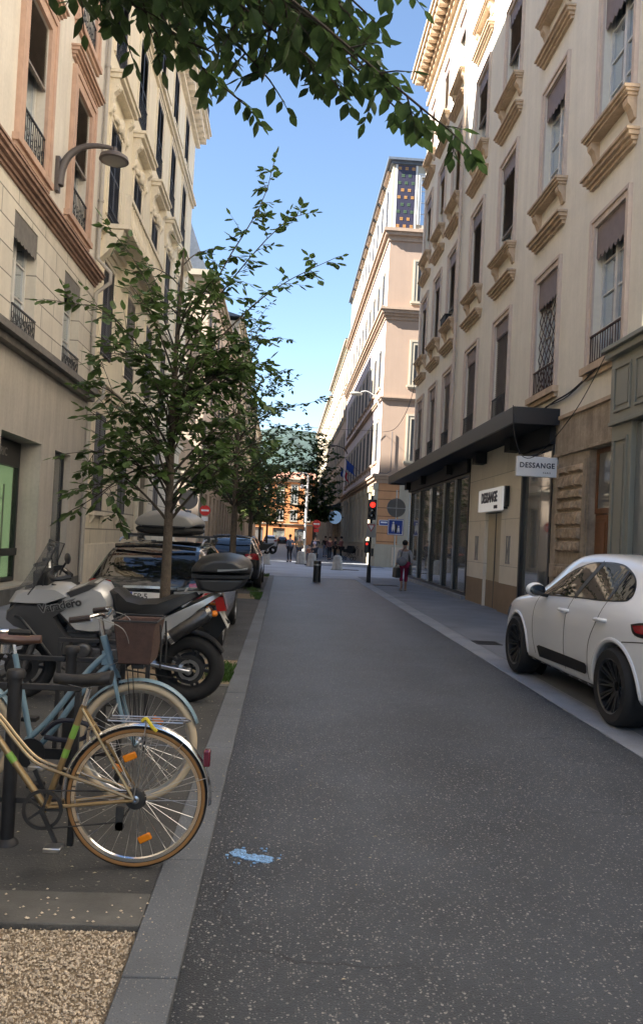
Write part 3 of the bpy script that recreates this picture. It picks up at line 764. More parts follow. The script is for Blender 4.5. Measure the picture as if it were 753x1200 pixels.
# ---- the two salon signs
s1 = thing('projecting_sign', 'white projecting salon sign on the wall beside the canopy end, reading DESSANGE', 'sign', (4.97, 15.13, 3.25))
p_ = MB().box(-.41, .41, -.05, .05, -.2, .2).build('panel', sign_white, s1, False, bevel=.01)
text('DESSANGE', .145, sign_ink, s1, T(0,-.055,.02) @ UP, depth=.006, spacing=1.12, bold=.003, sx=.93)
text('PARIS', .05, sign_ink, s1, T(.2,-.055,-.12) @ UP, depth=.006, spacing=1.3)
MB().box(.412, .44, -.06, .06, -.16, .16).build('wall_plate', grey_w, s1, False)
s2 = thing('shop_sign', 'white salon sign with raised dark letters fixed above the beige doorway', 'sign', (5.3, 19.45, 2.8), -90)
MB().box(-1.1, 1.1, -.09, -.03, -.29, .29).build('panel', mat('glowing sign panel', (.80,.79,.77), .4, emit=.05), s2, False, bevel=.008)  # panel gives off a faint glow of its own
MB().box(-1.02, 1.02, -.029, .09, -.25, .25).box(.9, 1.16, -.02, .08, -.2, .3).build('back_box', black, s2, False)
text('DESSANGE', .36, sign_ink, s2, T(0,-.105,.05) @ UP, depth=.012, spacing=1.0, bold=.012, sx=.86)
text('PARIS', .11, sign_ink, s2, T(.62,-.1,-.2) @ UP, depth=.02, bold=.004)
# ================================================================ generic facades further along
def block(name, label, origin, rz, U, H, depth, wallm, trimm, cols, rows, ww, shut, roof=slate, eave=.5, gf=None, gfm=None, mans=0, simple=True, end=True):
    t = thing(name, label, 'building', origin, rz)
    ops = [(u-ww/2, u+ww/2, z, z+h) for u in cols for z, h in rows]
    g0 = 0
    if gf:
        g0 = gf['h']; facade(0, U, 0, g0, gf['ops'], .3).build('ground_floor_wall', gfm or trimm, t, False)
        for a, b, c, d in gf['ops']:
            o = MB().box(a+.002, a+.08, .18, .28, c, d).box(b-.08, b-.002, .18, .28, c, d).box(a+.08, b-.08, .18, .28, d-.1, d-.002).build('shop_window', gf.get('m', black), t, False)
            MB().box(a+.05, b-.05, .22, .23, c+.01, d-.05).build('pane', glass_shop, o, False)
        trim(t, I4, 'belt_course', 0, U, [(g0-.15, g0, .1), (g0+.001, g0+.15, .22)], trimm)
    facade(0, U, g0, H, ops, .28).build('upper_wall', wallm, t, False)
    body(t, I4, 0, U, H, depth, wallm, .29)
    MB().box(U, U+.003, 0, .29, 0, H).build('end_wall', wallm, t, False); MB().box(-.003, 0, 0, .29, 0, H).build('end_wall', wallm, t, False)
    trim(t, I4, 'cornice', -.2, U+.2, [(H-.3, H, .15), (H+.001, H+.2, eave*.6), (H+.201, H+.35, eave)], trimm)
    if mans:
        MB().add([(-.1,.2,H+.35),(U+.1,.2,H+.35),(U+.1,1.6,H+mans),(-.1,1.6,H+mans),(U+.1,depth-1.6,H+mans),(-.1,depth-1.6,H+mans),(U+.1,depth,H),(-.1,depth,H)], [(0,1,2,3),(3,2,4,5),(5,4,6,7),(1,6,4,2),(0,3,5,7),(0,7,6,1)]).build('roof', roof, t, False)
    else:
        MB().add([(-.3,-eave,H+.36),(U+.3,-eave,H+.36),(U+.3,depth/2,H+2.2),(-.3,depth/2,H+2.2),(U+.3,depth,H+.3),(-.3,depth,H+.3)], [(0,1,2,3),(3,2,4,5),(0,3,5),(1,4,2),(0,5,4,1)]).build('roof', roof, t, False)
    for i, u in enumerate(cols):
        for j, (z, h) in enumerate(rows):
            kw = {}
            if shut == 'mix': kw['shutter'] = [(shutterm,'closed'),None,(greyval,'closed')][(i*2+j) % 3]
            elif shut == 'grey': kw['shutter'] = (greyval,'closed') if (i+j) % 2 else None
            elif shut == 'cream': kw['blind'] = (blindm, [.5,.9,.3][(i+j*2) % 3], .06)
            window(t, I4, u, z, ww, h, white_w if name == 'orange_building' else dkframe, gm=glass_dark, dep=.055, bars=2, surround=(trimm, .2, .012), sill=(trimm, 'plain', .25), **kw)
    return t
# ================================================================ beige building with terracotta trim (left, near)
LB = thing('beige_building', 'beige building with terracotta window frames and a green lit shop window at street level', 'building', (-5.2, -4, 0), 90)
LU = 24; L0 = 12.5
lc = [22.13, 18.9, 15.65]
r1 = [(u-.66, u+.66, 5.24, 7.38) for u in lc]
facade(L0, LU, 5.0, 7.8, r1, .3).build('scored_wall', l1ashlar, LB, False)
r2 = [(u-.62, u+.62, z, z+2.95) for u in lc for z in (8.62, 13.0, 17.2)]
facade(L0, LU, 7.8, 22.2, r2, .28).build('upper_wall', l1plaster, LB, False)
gops = [(18.18, 20.5, .4, 3.31), (21.47, 22.72, .12, 3.3), (13.6, 16.9, .4, 3.31)]
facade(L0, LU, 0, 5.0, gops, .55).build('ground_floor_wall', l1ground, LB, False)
body(LB, I4, L0, LU, 22.2, 13, l1plaster, .56)
MB().box(LU, LU+.002, 0, .56, 5.0, 22.2).build('end_wall', l1plaster, LB, False)
MB().box(L0-.002, L0, 0, .56, 0, 22.2).build('end_wall', l1plaster, LB, False)
MB().add([(L0,-.5,23),(LU+.1,-.5,23),(LU+.1,2.5,26.5),(L0,2.5,26.5),(LU+.1,13,26.5),(L0,13,26.5),(LU+.1,13.2,22.2),(L0,13.2,22.2)], [(0,1,2,3),(3,2,4,5),(1,6,4,2),(0,3,5,7),(0,7,6,1),(5,4,6,7)]).build('roof', slate, LB, False)
trim(LB, I4, 'ledge', L0, LU-.02, [(4.96, 5.03, .32), (5.031, 5.14, .26), (4.82, 4.959, .18)], greyval)
trim(LB, I4, 'string_cornice', L0, LU+.02, [(7.80, 7.86, .05), (7.861, 7.93, .10), (7.931, 8.0, .18), (8.001, 8.07, .24), (8.071, 8.11, .27)], terrad)
trim(LB, I4, 'roof_cornice', L0, LU+.02, [(22.2, 22.5, .2), (22.501, 22.8, .45), (22.801, 23, .6)], terra)
trim(LB, I4, 'plinth', L0, LU, [(0, .36, .06)], concrete)
for k, u in enumerate(lc):
    window(LB, I4, u, 5.24, 1.32, 2.14, white_w, dep=.27, bars=2, valance=(greyval, .5, 'scallop'), rail=(railm, .42, 'ornate'), curtain=(white_w,))
    for z in (8.62, 13.0, 17.2):
        fr = {0: .52, 1: .42}.get(k, .3) if z < 9 else .5
        o = window(LB, I4, u, z, 1.24, 2.95, white_w, dep=.26, bars=2, surround=(terra, .34, .07), sill=(terra, 'plain', .42), lintel=(terra, 'cornice', .5, .55), blind=(blindm, fr, .01), rail=(railm, .72, 'ornate'))
# lit shop front
sf = MB().box(18.2, 20.48, .42, .54, 2.78, 3.29).box(18.2, 18.28, .42, .52, .42, 2.779).box(20.4, 20.48, .42, .52, .42, 2.779).box(18.28, 20.4, .42, .52, .42, .5).box(18.28, 20.4, .36, .44, .95, 1.1).build('shop_window', black, LB, False)
MB().box(18.28, 20.4, .46, .47, .5, 2.78).build('pane', mat('lit shop glass', (.05,.06,.045), .05, ior=1.5, alpha=.35), sf, False)
m_lit = mat('green lit display', (.36,.55,.27), .6, emit=.13)
dp = MB().box(18.285, 20.395, .525, .545, .5, 2.77).build('display_wall', m_lit, LB, False)
mb = MB()
for z in (.9, 1.2, 1.5, 1.8, 2.1): mb.box(18.4, 19.9, .505, .524, z, z+.018)
mb.box(18.4, 18.43, .5, .524, .6, 2.4); mb.box(19.87, 19.9, .5, .524, .6, 2.4)
mb.build('display_shelf', mat('pale display shelf', (.25,.3,.24), .5), dp, False)
text('DERIC', .24, grey_w, LB, T(19.35,.415,3.03) @ UP, name='shop_lettering', depth=.01, spacing=1.05)
for (a, b) in ((13.6,16.9),):
    o = MB().box(a+.01, b-.01, .4, .5, 2.8, 3.3).box(a+.01, b-.01, .4, .5, .41, .5).box(a+.01, a+.09, .4, .5, .5, 2.8).box(b-.09, b-.01, .4, .5, .5, 2.8).build('shop_window', black, LB, False)
    MB().box(a+.09, b-.09, .44, .45, .5, 2.8).build('pane', glass_shop, o, False)
o = MB().box(21.49, 21.57, .14, .24, .13, 3.29).box(22.62, 22.7, .14, .24, .13, 3.29).box(21.57, 22.62, .14, .24, 3.2, 3.29).box(21.57, 22.62, .14, .24, .13, .25).build('side_window', black, LB, False)
MB().box(21.57, 22.62, .18, .19, .25, 3.2).build('pane', glass_shop, o, False)
# downpipe at the joint of the two buildings
mb = MB(); mb.tube([(23.86,-.09,.2),(23.86,-.09,4.6),(23.86,-.42,4.95),(23.86,-.42,5.2),(23.86,-.09,5.45),(23.86,-.09,7.6),(23.86,-.44,7.9),(23.86,-.44,8.15),(23.86,-.09,8.5),(23.86,-.09,22.1)], .055, 10)
for z in (2, 6.5, 10, 13.5, 17): mb.lathe([(.055,-.03),(.075,-.03),(.075,.03),(.055,.03)], 10, (23.86,-.09,z))
mb.build('downpipe', l1ground, LB)
# wall lamp
wl = thing('wall_lamp', 'dark grey swan neck street lamp bracketed to the beige wall', 'street lamp', (-5.2, 16.42, 9.0), 90)
lamp_m = mat('lamp grey paint', (.10,.085,.08), .5, var=.1, scale=8)
mb = MB(); mb.prism([(-.09,-.32),(.09,-.32),(.09,.42),(-.09,.42)], -.09, -.0, 'xz')
arm = smooth_path([(0,-.08,-.18),(0,-.13,.2),(0,-.3,.52),(0,-.62,.70),(0,-1.0,.72),(0,-1.22,.68)], 6)
n = len(arm); mb.tube(arm, [lerp(.10,.035,i/(n-1)) for i in range(n)], 10)
mb.build('bracket', lamp_m, wl, bevel=.01)
hd = MB().lathe([(0,.22),(.05,.21),(.06,.1),(.2,.07),(.29,.01),(.31,-.07),(.285,-.08),(0,-.075)], 28, (0,-1.2,.5)).build('lamp_head', lamp_m, wl)
MB().lathe([(0,-.10),(.18,-.095),(.25,-.078)], 24, (0,-1.2,.5)).build('lens', mat('lamp lens', (.25,.24,.22), .2), wl)

block('added_low_building', 'unseen low building added beside the beige one to let sun onto the facade opposite', (-5.25, -16, 0), 90, 24.48, 12.6, 12, l1plaster, l2trim, [2, 5.2, 8.4, 11.6, 14.8, 18, 21.2], [(4.8, 2.1), (8.2, 2.0)], 1.1, 'grey', gf=dict(h=4.0, ops=[(1.2, 5.2, .4, 3.2), (7, 11, .4, 3.2), (13, 17, .4, 3.2)]), gfm=l1ground)  # unseen neighbour kept low so sun reaches the opposite wall and bounces back
# ================================================================ yellow limestone building (left)
YB = thing('yellow_limestone_building', 'pale yellow limestone apartment building with dark louvred shutters and carved window hoods', 'building', (-5.2, 20.02, 0), 90)
YU = 17.1
yc = [1.5, 4.6, 7.8, 11.0, 14.3]
go = [(yc[0]-.6, yc[0]+.6, 2.05, 4.75), (yc[1]-.6, yc[1]+.6, 2.05, 4.75), (yc[2]-.75, yc[2]+.75, .1, 4.3)] + [(u-.6, u+.6, 2.05, 4.75) for u in yc[3:]] + [(yc[0]-.4, yc[0]+.25, .15, 1.0), (yc[1]-.3, yc[1]+.3, .25, .85)]
facade(0, YU, 0, 5.5, go, .32).build('scored_ground_wall', l2ashlar, YB, False)
yr = [(6.3, 2.55), (10.05, 2.6), (14.45, 2.5), (17.85, 2.2)]
facade(0, YU, 5.5, 20.3, [(u-.65, u+.65, z, z+h) for u in yc for z, h in yr], .3).build('upper_wall', l2wall, YB, False)
body(YB, I4, 0, YU, 20.3, 50, l2wall, .33)  # mass carried far back, unseen, to block sun through the crossing
MB().box(YU, YU+.002, 0, .33, 0, 20.3).build('end_wall', l2wall, YB, False)
MB().box(-.002, 0, 0, .33, 0, 20.3).build('end_wall', l2wall, YB, False)
trim(YB, I4, 'plinth', 0, YU, [(0, 1.15, .05)], l2trim)
trim(YB, I4, 'belt_course', 0, YU, [(5.3, 5.5, .08), (5.501, 5.62, .18), (9.2, 9.35, .06), (9.351, 9.5, .16)], l2trim)
trim(YB, I4, 'upper_course', 0, YU, [(17.2, 17.32, .1), (17.321, 17.45, .2)], l2trim)
mb = MB(); mb.box(-.05, YU+.3, -.2, 0, 20.3, 20.45); mb.box(-.05, YU+.5, -.62, 0, 20.9, 21.05); mb.box(-.05, YU+.55, -.7, .5, 21.051, 21.15)
k = 0
while k*.55 < YU:
    mb.box(k*.55, k*.55+.22, -.5, 0, 20.451, 20.899); k += 1
mb.box(0, YU+.2, -.12, 0, 20.4501, 20.8985); mb.build('bracketed_cornice', l2trim, YB, False)
railing(YU+.4, 1.0, 'ornate', 0).build('roof_railing', mat('blue grey railing', (.07,.085,.11), .6), YB, False, basis=T(YU/2, -.55, 21.15))
MB().add([(-.1,.9,21.15),(YU,.9,21.15),(YU,9,33),(-.1,9,33),(YU,44,33),(-.1,44,33),(YU,50,20.3),(-.1,50,20.3)], [(0,1,2,3),(3,2,4,5),(5,4,6,7),(1,6,4,2),(0,3,5,7),(0,7,6,1)]).build('roof', slate, YB, False)  # ridge raised and roof drawn back, unseen, to keep sun off the crossing
for k, u in enumerate(yc):
    if k != 2:
        window(YB, I4, u, 2.05, 1.2, 2.7, grey_w, dep=.3, bars=2, shutter=(shutterm, 'closed'), sill=(l2trim, 'block', .2))
    window(YB, I4, u, 6.3, 1.3, 2.55, white_w, dep=.28, bars=2, surround=(l2trim, .16, .02), shutter=(shutterm, 'closed') if k % 3 != 1 else (greyval, 'closed'), rail=(railm, .5, 'ornate'))
    window(YB, I4, u, 10.05, 1.3, 2.6, white_w, dep=.28, bars=2, surround=(l2trim, .2, .025), lintel=(l2trim, 'hood', .42, .95), shutter=(shutterm, 'closed'), rail=(railm, .3, 'plain'))
    window(YB, I4, u, 14.45, 1.3, 2.5, white_w, dep=.28, bars=2, surround=(l2trim, .2, .025), shutter=(shutterm, 'closed'), rail=(railm, .8, 'ornate'), lintel=(l2trim, 'cornice', .3, .5))
    window(YB, I4, u, 17.85, 1.3, 2.2, white_w, dep=.28, bars=2, surround=(l2trim, .16, .02), shutter=(shutterm, 'closed'), sill=(l2trim, 'plain', .25))
# stone balcony with balusters on the second storey
mb = MB(); mb.box(.3, 5.9, -.75, 0, 9.501, 9.62); mb.box(.3, 5.9, -.75, -.6, 10.3, 10.42); mb.box(.3, .45, -.75, -.6, 9.621, 10.299); mb.box(5.75, 5.9, -.75, -.6, 9.621, 10.299)
for i in range(26):
    mb.lathe([(.03,0),(.06,.12),(.065,.25),(.03,.42),(.03,.55),(.05,.66)], 8, (.58+i*.2, -.675, 9.63))
for uu in (.5, 3.1, 5.7): mb.prism([(0,9.49),(-.6,9.49),(-.55,9.3),(-.2,8.9),(0,8.7)], uu-.15, uu+.15, 'yz')
mb.build('balcony', l2trim, YB, False)
o = MB().box(yc[2]-.73, yc[2]-.02, .2, .3, .12, 4.28).box(yc[2]+.02, yc[2]+.73, .2, .3, .12, 4.28).build('door', shutterm, YB, False, bevel=.02)
MB().box(yc[2]-1.0, yc[2]-.76, -.12, 0, .1, 4.5).box(yc[2]+.76, yc[2]+1.0, -.12, 0, .1, 4.5).box(yc[2]-1.1, yc[2]+1.1, -.22, 0, 4.5, 4.85).build('door_surround', l2trim, YB, False, bevel=.02)
for u, w_, z0, z1 in ((yc[0]-.075, .65, .15, 1.0), (yc[1], .6, .25, .85)):
    MB().box(u-w_/2+.01, u+w_/2-.01, .16, .2, z0+.01, z1-.01).build('basement_grille', railm, YB, False)

# left side beyond the crossing
def cc(U, n): return [U*(i+.5)/n for i in range(n)]
g3 = dict(h=5.2, ops=[(u-.7, u+.7, .3, 4.2) for u in cc(27, 9)])
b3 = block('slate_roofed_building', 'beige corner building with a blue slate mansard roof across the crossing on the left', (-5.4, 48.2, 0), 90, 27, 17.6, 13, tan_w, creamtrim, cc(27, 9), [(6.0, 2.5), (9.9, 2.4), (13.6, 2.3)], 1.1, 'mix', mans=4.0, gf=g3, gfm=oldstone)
MB().box(24, 25.6, 3.5, 5.6, 20, 23.4).build('chimney', tan_w, b3, False)
MB().box(.4, 1.6, 2.2, 4.6, 20, 23.2).cyl((.7,2.8,23.2),(.7,2.8,24.6),.06).cyl((1.2,3.6,23.2),(1.2,3.6,24.2),.1).cyl((1.2,4.2,23.2),(1.2,4.2,24.0),.1).build('chimney', tan_w, b3, False)
MB().box(1.0, 26.9, 8, 26, .02, 30).build('sun_block_wing', tan_w, b3, False)  # unseen tall block added to keep sun off the pink building's side
# its blank street end faces the crossing
fe = T(-.01, 13, 0) @ RZ(-90)
trim(b3, fe, 'end_course', 0, 13, [(5.05, 5.2, .1), (5.201, 5.35, .2)], creamtrim); trim(b3, fe, 'end_cornice', 0, 13, [(17.3, 17.6, .15), (17.601, 17.95, .4)], creamtrim)
for u in (3.2, 6.5, 9.8):
    for z in (6.0, 9.9, 13.6): window(b3, fe @ T(0,-.28,0), u, z, 1.1, 2.4, white_w, dep=.26, bars=2, surround=(creamtrim, .2, .27), shutter=(greyval,'closed'))
block('tall_tan_building', 'tall tan building further along the left side behind the street trees', (-5.4, 75.4, 0), 90, 30, 22.5, 13, cream_far, creamtrim, cc(30, 10), [(5.6, 2.3), (9.4, 2.3), (13.2, 2.3), (17.2, 2.3)], 1.1, 'grey', gf=dict(h=4.8, ops=[(u-.9, u+.9, .3, 3.8) for u in cc(30, 8)]), gfm=oldstone)
block('far_cream_building', 'cream building at the far end of the left row', (-5.4, 105.6, 0), 90, 40, 19.5, 13, cream_far, creamtrim, cc(40, 13), [(5.2, 2.3), (9.0, 2.3), (12.8, 2.3), (16.2, 2)], 1.1, 'cream', roof=roof_tile, gf=dict(h=4.6, ops=[(u-.9, u+.9, .3, 3.6) for u in cc(40, 10)]), gfm=tan_w)

# ================================================================ pink corner building (right, across the crossing)
PB = thing('pink_corner_building', 'pink and orange corner building with a flower mosaic panel in its attic', 'building', (5.65, 47, 0), 0)
PL = 29; FL = T(0, PL, 0) @ RZ(-90)
prow = [(6.6, 2.6), (11.3, 2.5), (16.5, 2.3)]
pf = [2.5, 6.0, 9.3, 12.6]; pl = [PL-2.0-2.62*i for i in range(10)]
PW = 1.3
PX = 15
facade(0, PX, 1.4, 5.2, [(1.95, 3.3, 1.6, 4.6), (5.2, 6.6, 1.6, 4.6), (8.6, 10, 1.6, 4.6)], .3).build('rustic_wall', orangew, PB, False)
facade(0, PX, 5.2, 20.4, [(u-PW/2, u+PW/2, z, z+h) for u in pf for z, h in prow], .3).build('front_wall', pinkw, PB, False)
facade(0, PX, 20.4, 25.0, [(u-PW/2-.05, u+PW/2+.05, 21.3, 24.3) for u in pf], .3).build('attic_wall', creamtrim, PB, False)
MB().box(.0, PX, .32, 14, 0, 25).build('building_mass', pinkw, PB, False, basis=T(.32,0,0))
facade(0, PL, 1.4, 5.2, [(u-.6, u+.6, 1.7, 4.5) for u in pl], .3).build('side_ground_wall', creamtrim, PB, False, basis=FL)
facade(0, PL, 5.2, 20.4, [(u-PW/2, u+PW/2, z, z+h) for u in pl for z, h in prow], .3).build('side_wall', pinkl, PB, False, basis=FL)
facade(0, PL, 20.4, 25.0, [(u-PW/2, u+PW/2, 21.3, 24.3) for u in pl], .3).build('side_attic_wall', creamtrim, PB, False, basis=FL)
MB().box(.33, PX, 14.01, PL, 0, 24.9).build('rear_mass', pinkl, PB, False)
MB().box(-.06, PX, -.06, 0, 0, 1.4).build('plinth', creamtrim, PB, False)
MB().box(-.06, 0, .0, PL, 0, 1.4).build('plinth', creamtrim, PB, False)
MB().box(1.0, 2.0, -.09, -.061, .12, 1.25).build('plinth_panel', tan_w, PB, False)
def wrap(name, steps, m):
    mb = MB()
    for a, b, p in steps: mb.box(-p, PX, -p, 0, a, b); mb.box(-p, 0, .0, PL, a, b)
    mb.build(name, m, PB, False)
wrap('first_cornice', [(5.15, 5.4, .1), (5.401, 5.58, .25), (5.581, 5.72, .36)], pinktrim)
wrap('band', [(10.3, 10.42, .12), (10.421, 10.5, .18)], pinktrim)
wrap('second_cornice', [(15.3, 15.5, .08), (15.501, 15.65, .2), (15.651, 15.85, .32), (15.851, 16.0, .42)], pinktrim)
wrap('third_cornice', [(20.2, 20.5, .1), (20.501, 20.7, .3), (20.701, 20.9, .42)], pinktrim)
wrap('roof_edge', [(25.0, 25.15, .15), (25.151, 25.3, .35)], slate)
MB().box(1.31, 1.78, -.05, 0, 1.42, 5.14).build('pilaster', creamtrim, PB, False)
MB().add([(-.2,-.2,25.31),(PX,-.2,25.31),(PX,PL,25.31),(-.2,PL,25.31),(6,6,27.5),(6,PL-4,27.5)], [(0,1,4),(1,2,5,4),(2,3,5),(3,0,4,5)]).build('roof', slate, PB, False)
for u in pf:
    for z, h in prow: window(PB, I4, u, z, PW, h, grey_w, dep=.28, bars=2, surround=(creamtrim, .3, .05), sill=(creamtrim, 'plain', .4), shutter=(greyval, 'closed'))
    window(PB, I4, u, 21.3, PW+.1, 3.0, white_w, dep=.28, bars=3, surround=(white_w, .2, .04))
for u in (2.62, 5.9, 9.3): window(PB, I4, u, 1.6, 1.33, 3.0, grey_w, dep=.28, bars=2, surround=(creamtrim, .25, .05))
for i, u in enumerate(pl):
    for z, h in prow: window(PB, FL, u, z, PW, h, dkframe, gm=glass_dark, dep=.055, bars=2, surround=(creamtrim, .22, .015), sill=(pinktrim, 'block', .3), shutter=None)
    window(PB, FL, u, 21.3, PW, 3.0, dkframe, gm=glass_dark, dep=.055, bars=3, surround=(white_w, .2, .015), lintel=(pinktrim, 'cornice', .3, .6))
    window(PB, FL, u, 1.7, 1.2, 2.8, black, dep=.055, bars=1, surround=(creamtrim, .2, .015))
for u in [PL-.25]+[p-1.31 for p in pl]:
    mb = MB(); mb.box(u-.28, u+.28, -.16, 0, 1.4, 4.75); mb.box(u-.36, u+.36, -.26, 0, 4.751, 5.14); mb.box(u-.34, u+.34, -.22, 0, 1.401, 1.7)
    mb.build('pilaster', creamtrim, PB, False, basis=FL)
mb = MB()
for u in pl: mb.box(u-.2, u+.2, -.075, -.061, .4, .9)
mb.build('cellar_grille', railm, PB, False, basis=FL)
mz = MB().box(.28, 1.42, -.06, -.001, 20.95, 24.95).build('mosaic_panel', mosaic_blue, PB, False)
MB().box(.16, .279, -.07, -.001, 20.92, 24.98).box(1.421, 1.54, -.07, -.001, 20.92, 24.98).build('mosaic_border', white_w, mz, False)
for colr, mm in ((0, flower_o), (1, flower_g)):
    mb = MB()
    for i in range(9):
        for j in range(3):
            k = i-j
            if ((k // 2) % 2 if False else (i + j*0) % 4 >= 2) == (colr == 1):
                cx = .42+.42*j+(.21 if i % 2 else 0); cz = 21.15+i*.45
                if cx > 1.36: continue
                for q in range(4):
                    a = PI/4+q*PI/2; ax, az = cx+.07*math.cos(a), cz+.07*math.sin(a)
                    mb.prism([(ax+.052*math.cos(t), az+.052*math.sin(t)) for t in [2*PI*s/8 for s in range(8)]], -.075, -.061, 'xz')
    mb.build('mosaic_flower', mm, mz, False)
# clock-like relief, street name plate
np_ = thing('street_name_plate', 'small blue enamel street name plate on the orange corner wall', 'street sign', (6.1, 46.99, 2.72))
MB().box(-.3, .3, -.02, 0, -.17, .17).build('plate', mat('enamel blue', (.03,.06,.25), .3), np_, False)
MB().box(-.3, .3, -.024, -.021, .14, .17).box(-.3, .3, -.024, -.021, -.17, -.14).box(-.3, -.27, -.024, -.021, -.14, .14).box(.27, .3, -.024, -.021, -.14, .14).box(-.2, .2, -.024, -.021, -.02, .07).build('border', sign_white, np_, False)
# right side further along
block('tan_terrace_building', 'tan terrace building with a dark shop awning beyond the pink corner building', (5.65, 103, 0), -90, 26.8, 21.2, 13, tan_w, creamtrim, cc(26.8, 10), [(6.2, 2.4), (10, 2.3), (13.8, 2.3), (17.4, 2.2)], 1.1, 'mix', gf=dict(h=5.3, ops=[(u-1.1, u+1.1, .3, 4.2) for u in cc(26.8, 8)]), gfm=oldstone)
o = MB().prism([(0,5.2),(-1.6,4.7),(-1.6,4.5),(0,4.9)], 14, 26.5, 'yz').build('awning', navy, bpy.data.objects['tan_terrace_building'], False)
block('far_yellow_building', 'cream yellow building at the far end of the right row', (5.65, 146, 0), -90, 42.8, 20.4, 13, cream_far, creamtrim, cc(42.8, 14), [(6, 2.4), (9.8, 2.3), (13.6, 2.3), (17, 2.1)], 1.1, 'mix', gf=dict(h=5.1, ops=[(u-1.1, u+1.1, .3, 4.1) for u in cc(42.8, 12)]), gfm=creamtrim)
block('orange_building', 'bright orange building with cream windows closing the far end of the street', (-16, 152, 0), 0, 30, 12.6, 12, orange_b, creamtrim, cc(30, 11), [(4.6, 2.1), (8.0, 2.0), (10.5, 1.2)], 1.15, None, roof=roof_tile, gf=dict(h=3.9, ops=[(u-1.2, u+1.2, .2, 3.1) for u in cc(30, 7)]), gfm=orange_b)
# hill behind
mb = MB(); n = 60; rnd = random.Random(4); vs = []; fs = []
for i in range(n):
    for j in range(16):
        x = lerp(-420, 420, i/(n-1)); y = 330+j*22
        h = 74*math.exp(-((x-20)/230)**2)*math.sin(min(1, j/9)*PI/2)+rnd.uniform(-4,4)*(1 if j else 0)
        vs.append((x, y, h-1.0))
for i in range(n-1):
    for j in range(15): fs.append((i*16+j, (i+1)*16+j, (i+1)*16+j+1, i*16+j+1))
mb.add(vs, fs); tag(mb.build('hill', hill_m), kind='structure')
# ================================================================ trees
def leaf(mb, p, d, up, L, w):
    """one pointed leaf, folded along its midrib: base p, direction d"""
    d = d.normalized(); s = d.cross(up)
    if s.length < 1e-3: s = d.cross(Vector((1,0,0)))
    s.normalize(); nrm = s.cross(d)
    a = p; v = []
    for t, ww, k in ((0,0,0),(.22,.75,.05),(.5,1,.06),(.78,.55,.02),(1,0,-.07)):
        c = a+d*(L*t)+nrm*(L*k*-.6)
        if ww == 0: v.append((c,))
        else: v.append((c-s*(w*ww)+nrm*(w*.22*ww), c, c+s*(w*ww)+nrm*(w*.22*ww)))
    vs = [v[0][0], *v[1], *v[2], *v[3], v[4][0]]
    mb.add(vs, [(0,2,1),(0,3,2),(1,2,5,4),(2,3,6,5),(4,5,8,7),(5,6,9,8),(7,8,10),(8,9,10)])
def branch_path(a, b, sag, rnd, n=9, wob=.05):
    a = Vector(a); b = Vector(b); L = (b-a).length; pts = []
    w1 = Vector((rnd.uniform(-1,1), rnd.uniform(-1,1), rnd.uniform(-1,1)))*wob*L
    for i in range(n+1):
        t = i/n; p = a.lerp(b, t); p += Vector((0,0,1))*(sag*L*4*t*(1-t))+w1*math.sin(t*PI*2)*t
        pts.append(p)
    return pts
def add_branch(wood, leaves, a, b, r0, rnd, leafL, sag=.10, start=.25, step=.11, twig=(.14,.38), per=6, droop=.35, tipleaves=True):
    pts = branch_path(a, b, sag, rnd); n = len(pts)
    wood.tube(pts, [lerp(r0, .0035, (i/(n-1))**.8) for i in range(n)], 6)
    L = sum((q-p).length for p, q in zip(pts, pts[1:])); m = max(3, int(L*(1-start)/step))
    dmain = (pts[-1]-pts[0]).normalized()
    if L > .8 and r0 > .004 and pts[-1].z < 4.7 and droop < .5:
        for q_ in range(2):
            t = rnd.uniform(.35,.75); f = t*(n-1); i = int(f); p = pts[i].lerp(pts[i+1], f-i); ll = L*rnd.uniform(.28,.45)
            e_ = p+(dmain*.6+Vector((rnd.gauss(0,.7), rnd.gauss(0,.7), rnd.gauss(0,.45)))).normalized()*ll
            add_branch(wood, leaves, p, e_, .0039, rnd, leafL, sag, .3, step*1.25, twig, per, droop)
    for k in range(m+1):
        t = start+(1-start)*k/m; f = t*(n-1); i = min(int(f), n-2); p = pts[i].lerp(pts[i+1], f-i)
        tl = rnd.uniform(*twig)*(1.15-.55*t)
        dr = (dmain*.7+Vector((rnd.gauss(0,1), rnd.gauss(0,1), rnd.gauss(0,.7)))).normalized()
        if k == m: dr = (pts[-1]-pts[-2]).normalized(); tl *= 1.1
        q = p+dr*tl+Vector((0,0,-droop*tl*.4))
        tw = [p, p.lerp(q,.5)+Vector((0,0,.04*tl)), q]; wood.tube(tw, [.0045, .003, .0015], 4)
        cnt = max(3, int(per*rnd.uniform(.7,1.3)))
        for c in range(cnt):
            u = (c+1)/cnt; pp = tw[0].lerp(tw[2], u); side = 1 if c % 2 else -1
            out = dr.cross(Vector((0,0,1))); out = out.normalized() if out.length > .05 else Vector((1,0,0))
            ld = dr*.5+out*side*.8+Vector((rnd.uniform(-.35,.35), rnd.uniform(-.35,.35), -droop+rnd.uniform(-.5,.35)))
            if c == cnt-1: ld = dr*1.2+Vector((0,0,-droop*.8))
            l = leafL*rnd.uniform(.6,1.15)
            leaf(leaves, pp, ld, Vector((rnd.uniform(-.4,.4), rnd.uniform(-.4,.4), 1)), l, l*rnd.uniform(.25,.34))
